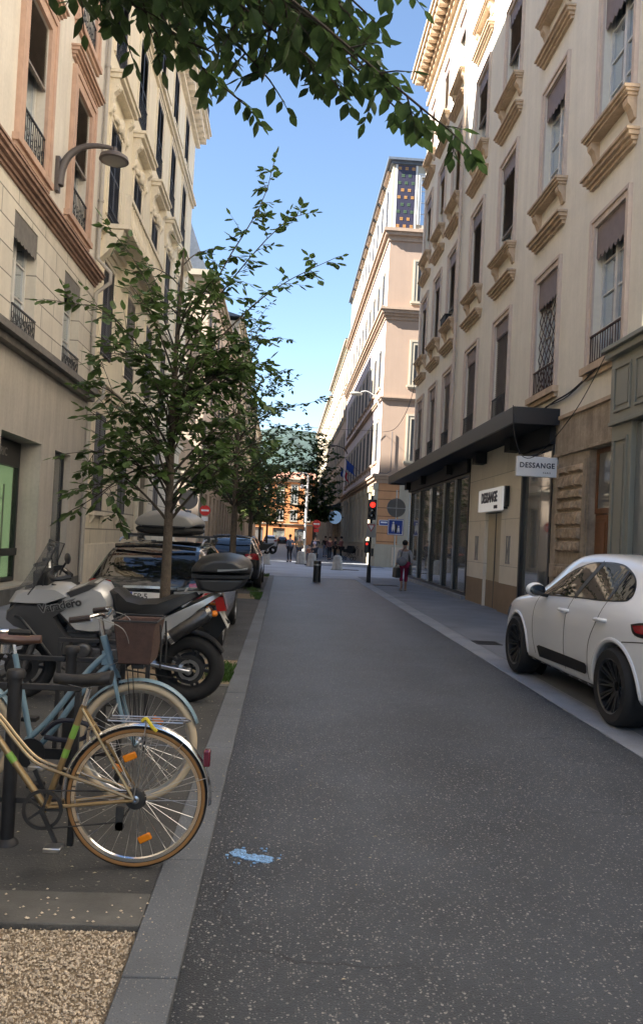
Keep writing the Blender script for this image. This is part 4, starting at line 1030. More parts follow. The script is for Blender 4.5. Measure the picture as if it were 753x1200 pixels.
def street_tree(label, base, trunk_top, r0, ends, rnd, leafL, lm, group='street trees in the parking strip', stake=False, per=6, step=.11, wide=1.0, extra=None):
    t = thing('street_tree', label, 'tree', base, 0, group)
    tp = smooth_path([(0,0,0),(.0,.01,trunk_top*.3),(-.02,-.01,trunk_top*.65),(.01,.0,trunk_top)], 5); n = len(tp)
    wood = MB(); wood.tube(tp, [lerp(r0*1.15, r0*.18, (i/(n-1))**1.1) for i in range(n)], 12)
    wood.lathe([(r0*1.7,.0),(r0*1.35,.05),(r0*1.12,.16)], 12)
    twigs = MB(); lv = MB()
    for e in ends:
        x, y, z = e[:3]; L = math.hypot(x, y); zs = e[3] if len(e) > 3 else max(trunk_top*.38, z-L*rnd.uniform(.25,.8)-.15)
        zs = min(zs, trunk_top*.96); k = zs/trunk_top; i = min(int(k*(n-1)), n-2); a = tp[i].lerp(tp[i+1], k*(n-1)-i)
        add_branch(twigs, lv, a, (x*wide, y*wide, z), lerp(r0*.42, .008, k), rnd, leafL, per=per, step=step*(.85 if len(e) > 3 and z > 4.7 else 1.12 if z < 3 else 1), start=.22)
    wood.build('trunk', bark, t); twigs.build('branches', barkthin, t); lv.build('crown', lm, t, False, recalc=False)
    return t
rnd = random.Random(42)
ends1 = [(-1.2,.1,2.45,2.3),(-1.0,-.3,1.80,2.5),(-1.05,.25,3.3),(-.95,-.4,4.1),(-.95,.3,5.2,3.7),(-.5,.5,4.8),(-.6,-.6,2.55),(.35,-.8,3.0),(.5,.7,2.6),(.75,.2,2.9),
         (.85,-.3,3.5),(.9,.4,4.0),(1.78,.1,4.95,3.3),(1.4,.2,5.5,3.6),(1.0,-.1,5.9,3.0),(.3,.2,5.0),(.2,-.5,4.2),(-.3,-.9,3.5),(-.3,.9,3.4),(.6,-.7,2.4),(.95,.6,3.2),
         (-.8,.7,3.0),(-.7,-.2,3.7),(.1,.8,4.0),(-.9,-.1,2.9),(.5,.1,3.3),(-.35,.1,4.3),(.15,.1,3.1),(-.2,-.3,2.7),(1.1,.1,2.7)]
for k in range(22):
    a = rnd.uniform(0, 6.28); rr_ = rnd.uniform(.45, 1.15); ends1.append((rr_*math.cos(a)+.05, rr_*math.sin(a)*.9, rnd.uniform(2.2, 4.7)))
street_tree('young street tree in leaf between the motorcycle and the dark estate car', (-1.34, 9.0, .02), 4.9, .062, ends1, rnd, .132, leafm, per=6, step=.118)
def gen_ends(rnd, n, z0, z1, rad, flat=1.):
    out = []
    for k in range(n):
        t = (k+.5)/n; z = lerp(z0, z1, t); a = k*2.4+rnd.uniform(-.4,.4); r = rad*(.45+.55*math.sin(PI*min(1,max(.12,t*.9+.12))))*rnd.uniform(.75,1.1)
        out.append((r*math.cos(a), r*math.sin(a)*flat, z+rnd.uniform(-.2,.3)))
    return out
street_tree('young street tree rising in front of the dark hatchback', (-1.3, 20.0, .02), 6.6, .085, gen_ends(rnd, 40, 2.3, 7.6, 1.9)+[(2.1,0,4.3),(2.2,.3,5.3),(1.9,-.2,3.5)], rnd, .14, leafm, per=6, step=.135)
street_tree('slim street tree beyond the dark hatchback', (-1.3, 29.9, .02), 7.0, .085, gen_ends(rnd, 34, 2.4, 8.0, 2.0), rnd, .15, leafm2, per=8, step=.11)
street_tree('street tree across the crossing with yellowish leaves', (-2.2, 50.5, .0), 7.5, .10, gen_ends(rnd, 36, 2.6, 8.6, 2.3), rnd, .22, leafm3, 'street trees across the crossing', per=8, step=.15)
street_tree('street tree further along the left far pavement', (-2.0, 64, .0), 8.0, .12, gen_ends(rnd, 36, 2.6, 9.2, 2.6), rnd, .26, leafm3, 'street trees across the crossing', per=8, step=.17)
street_tree('street tree furthest along the left far pavement', (-1.8, 82, .0), 8.5, .12, gen_ends(rnd, 32, 2.6, 10.2, 2.8), rnd, .3, leafm2, 'street trees across the crossing', per=8, step=.2)
street_tree('large dark leafy tree on the far right pavement behind the lamp post', (2.5, 63, .02), 8.2, .17, gen_ends(rnd, 46, 2.9, 10.0, 2.5)+gen_ends(rnd, 26, 3.2, 8.5, 1.6), rnd, .26, leafm2, 'street trees across the crossing', per=9, step=.13)
# overhanging tree: its trunk stands in the near gravel pit just outside the frame
ot = thing('street_tree', 'near tree reaching over the street from above, only its low leafy boughs in view', 'tree', (-1.38, 1.75, 0), 0, 'street trees in the parking strip')
wood = MB(); tp = smooth_path([(0,0,0),(.02,.02,1.2),(.0,.03,2.6),(.05,.1,3.9),(.05,.1,5.6)], 6); n = len(tp)
wood.tube(tp, [lerp(.085,.03,i/(n-1)) for i in range(n)], 12); wood.lathe([(.14,0),(.1,.1),(.088,.25)], 12)
wood.build('trunk', bark, ot)
twigs = MB(); lv = MB(); rnd = random.Random(77)
boughs = [((0,.05,3.05),(.62,1.40,3.66)),((0,.05,3.1),(1.0,1.50,3.66)),((.02,.08,3.2),(1.22,1.55,3.60)),((.02,.08,3.2),(1.5,1.5,3.58)),
          ((.02,.08,3.3),(1.8,1.42,3.44)),((.03,.08,3.35),(2.06,1.40,3.30)),((.03,.08,3.3),(1.85,1.8,3.62)),((.03,.1,3.5),(1.62,1.35,3.78)),((.03,.1,3.4),(1.3,1.2,3.86)),((.03,.1,3.4),(.9,1.2,3.9)),
          ((.03,.1,3.6),(1.5,1.6,4.0)),((.03,.1,3.6),(1.1,1.75,4.0)),((.03,.1,3.7),(1.68,1.75,3.9)),((0,.1,3.6),(.75,1.7,4.05)),
          ((.0,.0,3.6),(-1.3,.6,4.3)),((.0,.0,3.8),(-.9,-1.0,4.6)),((.0,.0,3.9),(.9,-.9,4.6)),((0,0,4.2),(.3,.8,5.6)),((0,0,4.2),(-.6,.4,5.9)),((0,0,4.0),(1.2,.3,5.1))]
for k in range(16):
    x = rnd.uniform(.6, 1.72); y = rnd.uniform(1.15, 2.1); z = 3.60+.16*abs(x-1.0)*rnd.random()+rnd.uniform(0,.5)
    if x > 1.45: z = min(z, 3.9)
    boughs.append(((rnd.uniform(0,.05),rnd.uniform(.05,.3),rnd.uniform(3.2,3.8)), (x, y, z)))
for a, b in boughs:
    add_branch(twigs, lv, a, b, .013, rnd, .08, sag=.10, start=.5 if b[1] > 1 else .3, step=.07, twig=(.10,.26), per=6, droop=.75)
twigs.build('branches', barkthin, ot); lv.build('crown', leafm2, ot, False, recalc=False)
# ================================================================ cars
def evaluated(o):
    dg = bpy.context.evaluated_depsgraph_get(); return bpy.data.meshes.new_from_object(o.evaluated_get(dg), preserve_all_data_layers=False, depsgraph=dg)
def car_body(tab, paint, arches, name='body'):
    """loft a shell over stations; tab gives for each y: (underside, half width, belt height, top height, roof half width)"""
    secs = []
    for y, zb, w, zl, zt, wr in tab:
        zl2 = min(zl, zt-.05); mid = lerp(zb, zl2, .5)
        secs.append([(0,zb),(w*.55,zb),(w*.90,zb),(w*.975,zb+.07),(w*1.0,lerp(zb,zl2,.38)),(w*.995,lerp(zb,zl2,.68)),(w*.975,lerp(zb,zl2,.88)),(w*.935,zl2),
                     (lerp(w*.935,wr,.33),lerp(zl2,zt,.33)),(lerp(w*.935,wr,.72),lerp(zl2,zt,.68)),(wr,lerp(zl2,zt,.92)),(wr*.88,lerp(zl2,zt,.988)),(wr*.5,zt),(0,zt+.004)])
    k = len(secs[0]); vs = []; fs = []; full = 2*k-2
    for (y, *_), s in zip(tab, secs):
        vs += [(x, y, z) for x, z in s]; vs += [(-x, y, z) for x, z in s[-2:0:-1]]
    for i in range(len(tab)-1):
        for j in range(full): fs.append((i*full+j, i*full+(j+1)%full, (i+1)*full+(j+1)%full, (i+1)*full+j))
    for e in (0, len(tab)-1):
        for j in range(k-1):
            a, b = e*full+j, e*full+j+1; c = e*full+(full-j-1)%full; d = e*full+(full-j)%full
            q = []
            for v in (a, b, c, d):
                if v not in q: q.append(v)
            if len(q) > 2: fs.append(tuple(q))
    o = MB().add(vs, fs).build(name, paint)
    ss = o.modifiers.new('s', 'SUBSURF'); ss.levels = ss.render_levels = 2
    bpy.context.view_layer.update()
    solid = evaluated(o); o.modifiers.clear(); old = o.data; o.data = solid
    bm = bmesh.new(); bm.from_mesh(solid); bvh = BVHTree.FromBMesh(bm); bm.free()
    cut = MB()
    for ya, za, r in arches:
        for s in (-1, 1):
            a, b = sorted((s*.62, s*1.2)); cut.lathe([(0,a),(r,a),(r,b),(0,b)], 40, (0, ya, za), 'x')
    c = cut.build('cutter', paint)
    bo = o.modifiers.new('b', 'BOOLEAN'); bo.object = c; bo.operation = 'DIFFERENCE'; bo.solver = 'EXACT'
    bpy.context.view_layer.update()
    me = evaluated(o); o.modifiers.clear(); o.data = me
    bpy.data.objects.remove(c)
    me.polygons.foreach_set('use_smooth', [True]*len(me.polygons)); me.set_sharp_from_angle(angle=R(40))
    o.data.name = name; return o, bvh
def patch(bvh, poly, axis, side, off, m, name, parent, thick=.006, cell=.06, smooth=True):
    """a panel following the body: poly is in (y,z) for a side, in (x,z) for the rear or front"""
    b = bmesh.new(); vv = [b.verts.new((p[0], p[1], 0)) for p in poly]; b.faces.new(vv)
    bmesh.ops.triangulate(b, faces=b.faces)
    for _ in range(6):
        es = [e for e in b.edges if e.calc_length() > cell]
        if not es: break
        bmesh.ops.subdivide_edges(b, edges=es, cuts=1); bmesh.ops.triangulate(b, faces=[f for f in b.faces if len(f.verts) > 3])
    for v in list(b.verts):
        if axis == 'x': o = Vector((side*3, v.co.x, v.co.y)); d = Vector((-side, 0, 0))
        elif axis == 'y': o = Vector((v.co.x, side*5, v.co.y)); d = Vector((0, -side, 0))
        else: o = Vector((v.co.x, v.co.y, 4)); d = Vector((0, 0, -1))
        h, n, i, dist = bvh.ray_cast(o, d)
        if h is None:
            h, n, i, dist = bvh.find_nearest(o+d*(2.1 if axis == 'x' else 2.9)); 
        if n.dot(d) > 0: n = -n
        v.co = h+n*off
    me = bpy.data.meshes.new(name); bmesh.ops.recalc_face_normals(b, faces=b.faces); b.to_mesh(me); b.free()
    me.materials.append(m)
    if smooth: me.polygons.foreach_set('use_smooth', [True]*len(me.polygons))
    o = bpy.data.objects.new(name, me); COL.objects.link(o); o.parent = parent
    return o
def strip(bvh, pts, w, axis, side, off, m, name, parent, n=4):
    P = smooth_path([(p[0], p[1], 0) for p in pts], n); poly = []
    L = []; Rr = []
    for i, p in enumerate(P):
        t = (P[min(i+1,len(P)-1)]-P[max(i-1,0)]); t.normalize(); q = Vector((-t.y, t.x, 0))*(w/2); L.append((p.x+q.x, p.y+q.y)); Rr.append((p.x-q.x, p.y-q.y))
    return patch(bvh, L+Rr[::-1], axis, side, off, m, name, parent, cell=.12)
def rounded(pts, k=5):
    P = smooth_path([(a, b, 0) for a, b in pts]+[(*pts[0], 0)], k); return [(p.x, p.y) for p in P[:-1]]
def car_wheel(t, x, y, r, side, rimm, w=.24, spokes=10, kind='twin'):
    b = T(x, y, r); s = side
    hub = MB().lathe([(0,s*(-.02)),(r*.55,s*(-.02)),(r*.55,s*(-.05)),(0,s*(-.05))], 28, axis='x').lathe([(0,s*.03),(.055,s*.03),(.07,s*.0),(.07,s*(-.02))], 16, axis='x').build('wheel', steel if kind != 'dark' else iron, t, basis=b)
    MB().lathe([(r*.70,-w/2),(r*.90,-w/2-.004),(r*.975,-w*.42),(r,-w*.30),(r,w*.30),(r*.975,w*.42),(r*.90,w/2+.004),(r*.70,w/2)], 44, axis='x', closed=True).build('tyre', rubber, hub)
    rm = MB().lathe([(r*.72,s*w*.47),(r*.695,s*w*.5),(r*.66,s*w*.46),(r*.645,s*w*.25),(r*.645,-s*w*.45),(r*.70,-s*w*.47)], 40, axis='x')
    for i in range(spokes):
        a = 2*PI*i/spokes
        for da in ((-.09, .09) if kind != 'five' else (0,)):
            p0 = (s*.045, .05*math.cos(a+da*1.5), .05*math.sin(a+da*1.5)); p1 = (s*w*.42, r*.665*math.cos(a+da*1.1), r*.665*math.sin(a+da*1.1))
            rm.bar(p0, p1, .018 if kind != 'five' else .06, .03, (1,0,0))
    rm.build('rim', rimm, hub)
    return hub
def arch_parts(t, y, r, xw, lip=None, lipm=None):
    for s in (-1, 1):
        mb = MB(); n = 24; vs = []; fs = []
        rr = r-.006
        for i in range(n+1):
            a = -PI*.12+PI*1.24*i/n
            vs += [(s*.63, y+rr*math.cos(a), r*.93+rr*math.sin(a)), (s*(xw-.05), y+rr*math.cos(a), r*.93+rr*math.sin(a))]
        for i in range(n): fs.append((2*i, 2*i+1, 2*i+3, 2*i+2))
        mb.add(vs, fs); mb.add([(s*.632, y+rr*math.cos(2*PI*i/24), r*.93+rr*math.sin(2*PI*i/24)) for i in range(24)], [tuple(range(24))])
        mb.build('arch_liner', blackmat, t, recalc=False)

# ---- white SUV, right
pw = mat('white car paint', (.80,.825,.86), .32, coat=1.)
rim_dark = mat('dark alloy', (.11,.11,.115), .3, .8)
SUV = thing('parked_suv', 'white compact SUV with dark multi spoke wheels parked half on the right pavement', 'suv', (4.03, 8.47, .008), 1.2)
tab = [(-2.30,.42,.50,.86,.92,.42),(-2.26,.34,.70,.95,1.02,.56),(-2.12,.27,.84,1.02,1.13,.60),(-1.9,.25,.905,1.06,1.27,.60),(-1.62,.24,.945,1.075,1.42,.60),(-1.3,.23,.962,1.08,1.52,.60),(-.95,.22,.955,1.075,1.575,.60),(-.5,.22,.94,1.06,1.605,.605),
       (0,.22,.935,1.045,1.61,.605),(.4,.22,.935,1.03,1.565,.60),(.75,.22,.938,1.02,1.43,.59),(1.05,.22,.945,1.01,1.22,.60),(1.25,.22,.95,.995,1.09,.66),(1.5,.23,.95,.97,1.045,.70),(1.85,.24,.92,.92,.99,.66),(2.1,.26,.84,.80,.88,.56),(2.28,.32,.68,.66,.74,.42),(2.33,.4,.5,.56,.62,.3)]
WB_R, WB_F, WR = -1.39, 1.39, .368
bod, bvh = car_body(tab, pw, [(WB_R, WR*.93+.02, .415), (WB_F, WR*.93+.02, .405)]); bod.parent = SUV
arch_parts(SUV, WB_R, .415, .95); arch_parts(SUV, WB_F, .405, .95)
MB().box(-.6,.6,-1.0,1.0,.2,.24).box(-.62,.62,-1.8,-.95,.2,.3).box(-.62,.62,.95,1.8,.2,.3).build('underbody', blackmat, SUV, False)
for y in (WB_R, WB_F):
    for s in (-1, 1): car_wheel(SUV, s*.83, y, WR, s, rim_dark, .27, 10, 'dark')
dlo = [(.75,1.09),(.33,1.34),(-.12,1.475),(-.50,1.505),(-.86,1.495),(-1.12,1.435),(-1.31,1.35),(-1.42,1.245),(-1.425,1.185),(-1.33,1.155),(-.89,1.125),(-.22,1.105),(.73,1.06)]
gask = mat('black gasket', (.01,.01,.011), .3)
for s in (-1, 1):
    P = rounded(dlo, 4); c = (sum(p[0] for p in P)/len(P), sum(p[1] for p in P)/len(P))
    grow = [(c[0]+(p[0]-c[0])*1.004, c[1]+(p[1]-c[1])*1.02) for p in P]
    patch(bvh, grow, 'x', s, .003, gask, 'window_frame', SUV)
    patch(bvh, [(c[0]+(p[0]-c[0])*.985, c[1]+(p[1]-c[1])*.95) for p in P], 'x', s, .007, glass_car, 'side_window', SUV)
    strip(bvh, [(-.49,1.495),(-.36,1.3),(-.25,1.11)], .085, 'x', s, .010, gask, 'pillar', SUV)
    strip(bvh, [(-1.08,1.435),(-1.07,1.15)], .045, 'x', s, .010, gask, 'pillar', SUV)
    seam = mat('panel gap', (.03,.03,.03), .6)
    strip(bvh, [(.78,1.04),(.82,.85),(.80,.6),(.70,.36)], .013, 'x', s, .002, seam, 'door_gap', SUV)
    strip(bvh, [(-.22,1.10),(-.17,.9),(-.18,.6),(-.22,.33)], .013, 'x', s, .002, seam, 'door_gap', SUV)
    strip(bvh, [(-1.06,1.13),(-1.0,.95),(-.86,.72),(-.84,.5),(-.86,.33)], .013, 'x', s, .002, seam, 'door_gap', SUV)
    strip(bvh, [(-1.55,.80),(-1.8,.83),(-2.1,.86)], .010, 'x', s, .002, seam, 'bumper_gap', SUV)
    patch(bvh, [(.62,.455),(.56,.34),(-.80,.375),(-.84,.40),(-.84,.465),(-.80,.485),(.55,.475)], 'x', s, .012, blackmat, 'side_blade', SUV)
    strip(bvh, [(1.05,.27),(0,.255),(-.95,.275)], .05, 'x', s, .004, blackmat, 'sill_trim', SUV)
    for y in (-.10, -1.09):
        pp = bvh.ray_cast(Vector((s*3, y, .955)), Vector((-s,0,0)))[0]
        h = MB().tube(smooth_path([(pp.x-s*.02,y+.12,.94),(pp.x+s*.035,y+.07,.952),(pp.x+s*.04,y,.956),(pp.x+s*.035,y-.07,.957),(pp.x-s*.02,y-.12,.955)],4), .019, 8)
        h.build('door_handle', pw, SUV)
    # mirror
    mr = MB(); mr.ball((0,0,0), (.115,.085,.085), 16, 10); q = mr.build('wing_mirror', pw, SUV, basis=T(s*1.01,.55,1.13)); q.scale = (1.0,1,1)
    MB().bar((-s*.16,.02,-.07), (-s*.02,.0,-.05), .06, .04).build('mirror_arm', blackmat, q)
    MB().ball((0,-.085,0), (.095,.006,.068), 14, 8).build('mirror_glass', glass_dark, q)
    tl_m = mat('red tail lamp', (.30,.012,.018), .15, coat=1.)
    patch(bvh, rounded([(-1.66,.975),(-1.85,1.01),(-2.1,1.0),(-2.2,.95),(-2.1,.90),(-1.85,.875),(-1.72,.90)], 3), 'x', s, .006, gask, 'tail_lamp_bezel', SUV)
    patch(bvh, rounded([(-1.70,.965),(-1.86,.985),(-2.1,.975),(-2.17,.945),(-2.1,.92),(-1.86,.91),(-1.76,.915)], 3), 'x', s, .012, tl_m, 'tail_lamp', SUV)
    patch(bvh, rounded([(1.72,.84),(1.95,.84),(2.12,.72),(2.0,.66),(1.8,.70)], 3), 'x', s, .006, glass_dark, 'headlight', SUV)
    # flared lips round the wheel arches
    for yy, rr in ((WB_R,.435), (WB_F,.425)):
        pts = []
        for i in range(26):
            a = PI*(-.02)+PI*1.04*i/25; yq = yy+rr*math.cos(a); zq = WR*.93+.02+rr*math.sin(a)
            hh = bvh.ray_cast(Vector((s*3, yq, max(zq,.26))), Vector((-s,0,0)))
            if hh[0] is not None: pts.append((hh[0].x-s*.012, yq, zq))
        MB().tube(pts, .026, 8).build('arch_lip', pw, SUV)
patch(bvh, [(-.55,1.40),(.55,1.40),(.66,1.12),(-.66,1.12)], 'y', -1, .006, glass_car, 'rear_window', SUV)
patch(bvh, [(-.56,1.50),(.56,1.50),(.68,1.13),(-.68,1.13)], 'y', 1, .006, glass_car, 'windscreen', SUV)
patch(bvh, [(-.26,.80),(.26,.80),(.26,.68),(-.26,.68)], 'y', -1, .008, sign_white, 'number_plate', SUV)
patch(bvh, [(-.6,.5),(.6,.5),(.66,.36),(-.66,.36)], 'y', -1, .006, blackmat, 'diffuser', SUV)

# ---- dark estate with a roof box, left
pb = mat('black car paint', (.012,.013,.016), .22, coat=1.)
EST = thing('parked_estate_car', 'black estate car with a grey roof box parked beyond the tree', 'estate car', (-1.68, 12.30, .018), 0)
tab = [(-2.32,.45,.60,.80,.86,.50),(-2.29,.36,.78,.90,.98,.62),(-2.22,.28,.84,.93,1.10,.63),(-2.13,.25,.865,.945,1.23,.62),(-2.0,.24,.88,.95,1.34,.60),(-1.8,.23,.885,.95,1.40,.59),(-1.55,.22,.895,.95,1.425,.585),(-1.0,.2,.90,.945,1.445,.585),(-.3,.2,.90,.935,1.46,.59),
       (.2,.2,.90,.925,1.44,.585),(.6,.2,.90,.92,1.34,.58),(.95,.2,.90,.91,1.14,.60),(1.15,.2,.90,.90,1.0,.66),(1.5,.21,.90,.875,.955,.68),(1.9,.23,.87,.83,.89,.62),(2.15,.26,.78,.72,.78,.5),(2.32,.34,.6,.58,.64,.36)]
bod, bvh = car_body(tab, pb, [(-1.38, .33, .36), (1.38, .33, .36)]); bod.parent = EST
for y in (-1.38, 1.38):
    arch_parts(EST, y, .36, .89)
    for s in (-1, 1): car_wheel(EST, s*.79, y, .322, s, steel, .225, 7, 'five')
MB().box(-.6,.6,-1.9,1.9,.19,.23).build('underbody', blackmat, EST, False)
for s in (-1, 1):
    patch(bvh, [(.62,1.0),(.3,1.27),(-.1,1.375),(-.32,1.39),(-.28,1.0)], 'x', s, .006, glass_car, 'side_window', EST)
    patch(bvh, [(-.40,1.39),(-1.0,1.375),(-1.08,1.36),(-1.1,1.01),(-.36,1.0)], 'x', s, .006, glass_car, 'side_window', EST)
    patch(bvh, [(-1.16,1.355),(-1.5,1.32),(-1.78,1.2),(-1.85,1.08),(-1.8,1.04),(-1.17,1.01)], 'x', s, .006, glass_car, 'side_window', EST)
    strip(bvh, [(-.33,.98),(-.31,.7),(-.34,.32)], .01, 'x', s, .002, gask, 'door_gap', EST)
    strip(bvh, [(-1.13,.98),(-1.0,.7),(-.98,.35)], .01, 'x', s, .002, gask, 'door_gap', EST)
    patch(bvh, rounded([(s*.50,.93),(s*.80,.93),(s*.83,.80),(s*.78,.70),(s*.52,.78)], 3), 'y', -1, .012, tl_m, 'tail_lamp', EST)
    q = MB().ball((0,0,0), (.1,.07,.07), 14, 8).build('wing_mirror', pb, EST, basis=T(s*1.0,.62,1.02)); MB().bar((-s*.14,0,-.05), (-s*.03,0,-.03), .05, .03).build('mirror_arm', blackmat, q)
    MB().tube(smooth_path([(s*.565,-1.6,1.43),(s*.57,-1.3,1.485),(s*.575,.0,1.505),(s*.565,.35,1.44)],5), .014, 8).build('roof_rail', alu, EST)
patch(bvh, [(-.57,1.33),(.57,1.33),(.69,1.015),(.64,.985),(-.64,.985),(-.69,1.015)], 'y', -1, .007, glass_car, 'rear_window', EST)
patch(bvh, [(-.56,1.36),(.56,1.36),(.68,1.02),(-.68,1.02)], 'y', 1, .007, glass_car, 'windscreen', EST)
MB().tube(smooth_path([(-.53,-2.0,1.375),(0,-2.05,1.40),(.53,-2.0,1.375)],4), .03, 8).build('roof_spoiler', pb, EST)
strip(bvh, [(-.34,.86),(0,.865),(.34,.86)], .03, 'y', -1, .014, chrome, 'boot_trim', EST)
strip(bvh, [(-.82,.42),(0,.40),(.82,.42)], .02, 'y', -1, .010, alu, 'bumper_trim', EST)
npm = MB().box(-.26,.26,-.012,0,-.055,.055).build('number_plate', sign_white, EST, False, basis=T(0,-2.335,.745))
MB().box(-.258,-.215,-.016,-.0125,-.053,.053).build('country_band', mat('plate blue', (.02,.05,.35), .4), npm, False)
text('EP-5', .10, black, npm, T(-.20,-.015,0) @ UP, align='LEFT', depth=.003, bold=.001)
text('C 250', .075, chrome, EST, T(-.60,-2.283,.865) @ UP, name='badge', depth=.006)
for y in (-1.05, .1):
    MB().box(-.62,.62,y-.035,y+.035,1.515,1.545).box(-.62,-.54,y-.05,y+.05,1.455,1.5148).box(.54,.62,y-.05,y+.05,1.455,1.5148).build('roof_bar', black, EST, False, bevel=.006)
# roof box: a thing resting on the bars
boxm = mat('grey roof box plastic', (.22,.22,.22), .33)
RB = thing('roof_box', 'glossy grey roof box strapped on the black estate car', 'roof box', (-1.68, 11.85, 1.563), 0)
def shell(prof, ys, m, name, parent, zoff=0):
    vs = []; fs = []; k = len(prof)
    for y, s, hh in ys: vs += [(x*s, y, z*hh+zoff) for x, z in prof]
    for i in range(len(ys)-1):
        for j in range(k): fs.append((i*k+j, i*k+(j+1)%k, (i+1)*k+(j+1)%k, (i+1)*k+j))
    fs.append(tuple(range(k))); fs.append(tuple((len(ys)-1)*k+j for j in range(k)))
    o = MB().add(vs, fs).build(name, m, parent); ss = o.modifiers.new('s', 'SUBSURF'); ss.levels = ss.render_levels = 2; return o
shell([(-.47,.12),(-.46,.22),(-.34,.33),(-.15,.375),(0,.38),(.15,.375),(.34,.33),(.46,.22),(.47,.12),(.0,.11)], [(-.98,.86,.72),(-.95,.93,.85),(-.6,.99,.98),(0,1,1),(.5,.97,.96),(.9,.82,.75),(1.05,.6,.5)], boxm, 'lid', RB)
shell([(-.46,.125),(-.45,.05),(-.36,.0),(0,-.005),(.36,.0),(.45,.05),(.46,.125),(0,.13)], [(-.98,.86,1),(-.92,.95,1),(0,1,1),(.6,.96,1),(.95,.8,1),(1.05,.6,1)], blackmat, 'tray', RB)
MB().box(-.3,.3,-1.0,-.95,.10,.125).build('latch', black, RB, False, bevel=.005)

# ---- dark hatchback further on
HAT = thing('parked_hatchback', 'dark grey hatchback with red tail lamps parked further along the kerb', 'hatchback', (-1.52, 24.6, .018), 0)
pg = mat('charcoal car paint', (.02,.021,.025), .25, coat=1.)
tab = [(-2.14,.45,.52,.82,.9,.45),(-2.1,.36,.72,.93,1.02,.56),(-1.98,.28,.84,.97,1.16,.6),(-1.8,.25,.88,1.0,1.34,.6),(-1.5,.23,.90,1.0,1.47,.59),(-1.0,.21,.91,.99,1.53,.585),(-.3,.21,.91,.98,1.55,.59),(.2,.21,.91,.965,1.52,.585),(.6,.21,.91,.95,1.38,.58),(.95,.21,.91,.94,1.14,.62),
       (1.2,.21,.91,.92,1.01,.68),(1.6,.23,.88,.86,.93,.64),(1.9,.27,.78,.74,.8,.5),(2.08,.35,.6,.6,.66,.36)]
bod, bvh = car_body(tab, pg, [(-1.3, .34, .37), (1.3, .34, .37)]); bod.parent = HAT
for y in (-1.3, 1.3):
    arch_parts(HAT, y, .37, .9)
    for s in (-1, 1): car_wheel(HAT, s*.80, y, .33, s, rim_dark, .225, 7, 'five')
MB().box(-.6,.6,-1.7,1.7,.2,.24).build('underbody', blackmat, HAT, False)
for s in (-1, 1):
    patch(bvh, [(.62,1.04),(.3,1.33),(-.15,1.45),(-.3,1.455),(-.28,1.05)], 'x', s, .006, glass_car, 'side_window', HAT)
    patch(bvh, [(-.38,1.455),(-1.0,1.435),(-1.4,1.36),(-1.5,1.2),(-1.3,1.08),(-.36,1.05)], 'x', s, .006, glass_car, 'side_window', HAT)
    patch(bvh, rounded([(s*.42,1.0),(s*.78,1.05),(s*.87,.98),(s*.86,.86),(s*.5,.9)], 3), 'y', -1, .012, tl_m, 'tail_lamp', HAT)
    q = MB().ball((0,0,0), (.1,.07,.07), 14, 8).build('wing_mirror', pg, HAT, basis=T(s*1.0,.6,1.05)); MB().bar((-s*.14,0,-.05), (-s*.03,0,-.03), .05, .03).build('mirror_arm', blackmat, q)
patch(bvh, [(-.56,1.44),(.56,1.44),(.68,1.13),(-.68,1.13)], 'y', -1, .007, glass_car, 'rear_window', HAT)
patch(bvh, [(-.56,1.45),(.56,1.45),(.7,1.05),(-.7,1.05)], 'y', 1, .007, glass_car, 'windscreen', HAT)
MB().tube(smooth_path([(-.55,-1.82,1.5),(0,-1.88,1.53),(.55,-1.82,1.5)],4), .035, 8).build('roof_spoiler', pg, HAT)
patch(bvh, [(-.26,.78),(.26,.78),(.26,.67),(-.26,.67)], 'y', -1, .01, sign_white, 'number_plate', HAT)
# ---- far cars
def far_car(label, x, y, paint, tall=1.5, name='distant_car', rz=0):
    t = thing(name, label, 'car', (x, y, .0), rz)
    k = tall/1.5
    tab = [(-2.1,.42,.5,.82*k,.9*k,.45),(-2.0,.3,.78,.95*k,1.1*k,.58),(-1.7,.24,.88,.98*k,1.38*k,.6),(-1,.21,.9,.98*k,1.5*k,.6),(0,.21,.9,.96*k,1.5*k,.6),(.6,.21,.9,.95*k,1.36*k,.6),(1.1,.21,.9,.93*k,1.03*k,.68),(1.7,.24,.86,.84*k,.9*k,.6),(2.05,.34,.6,.6,.7,.4)]
    b, bv = car_body(tab, paint, [(-1.3,.33,.36),(1.3,.33,.36)]); b.parent = t
    for yy in (-1.3, 1.3):
        arch_parts(t, yy, .36, .89)
        for s in (-1, 1): MB().lathe([(.2,-.11),(.31,-.11),(.325,-.08),(.325,.08),(.31,.11),(.2,.11)], 24, axis='x', closed=True).lathe([(0,.0),(.21,.0)], 20, (s*.08,0,0), 'x').build('wheel', rubber, t, basis=T(s*.79, yy, .325))
    for s in (-1, 1):
        patch(bv, [(.6,1.03*k),(.3,1.28*k),(-.3,1.42*k),(-1.2,1.38*k),(-1.5,1.2*k),(-1.4,1.04*k)], 'x', s, .006, glass_car, 'side_window', t)
        patch(bv, [(s*.45,.95*k),(s*.8,.95*k),(s*.82,.8*k),(s*.5,.82*k)], 'y', -1, .01, tl_m, 'tail_lamp', t)
    patch(bv, [(-.55,1.36*k),(.55,1.36*k),(.66,1.08*k),(-.66,1.08*k)], 'y', -1, .007, glass_car, 'rear_window', t)
    patch(bv, [(-.55,1.38*k),(.55,1.38*k),(.68,1.04*k),(-.68,1.04*k)], 'y', 1, .007, glass_car, 'windscreen', t)
    return t
far_car('white car parked far along the left side beyond the row of motorcycles', -1.6, 95, pw, 1.62)
far_car('small dark car parked at the far end of the street by the orange building', -.2, 128, pg, 1.5)
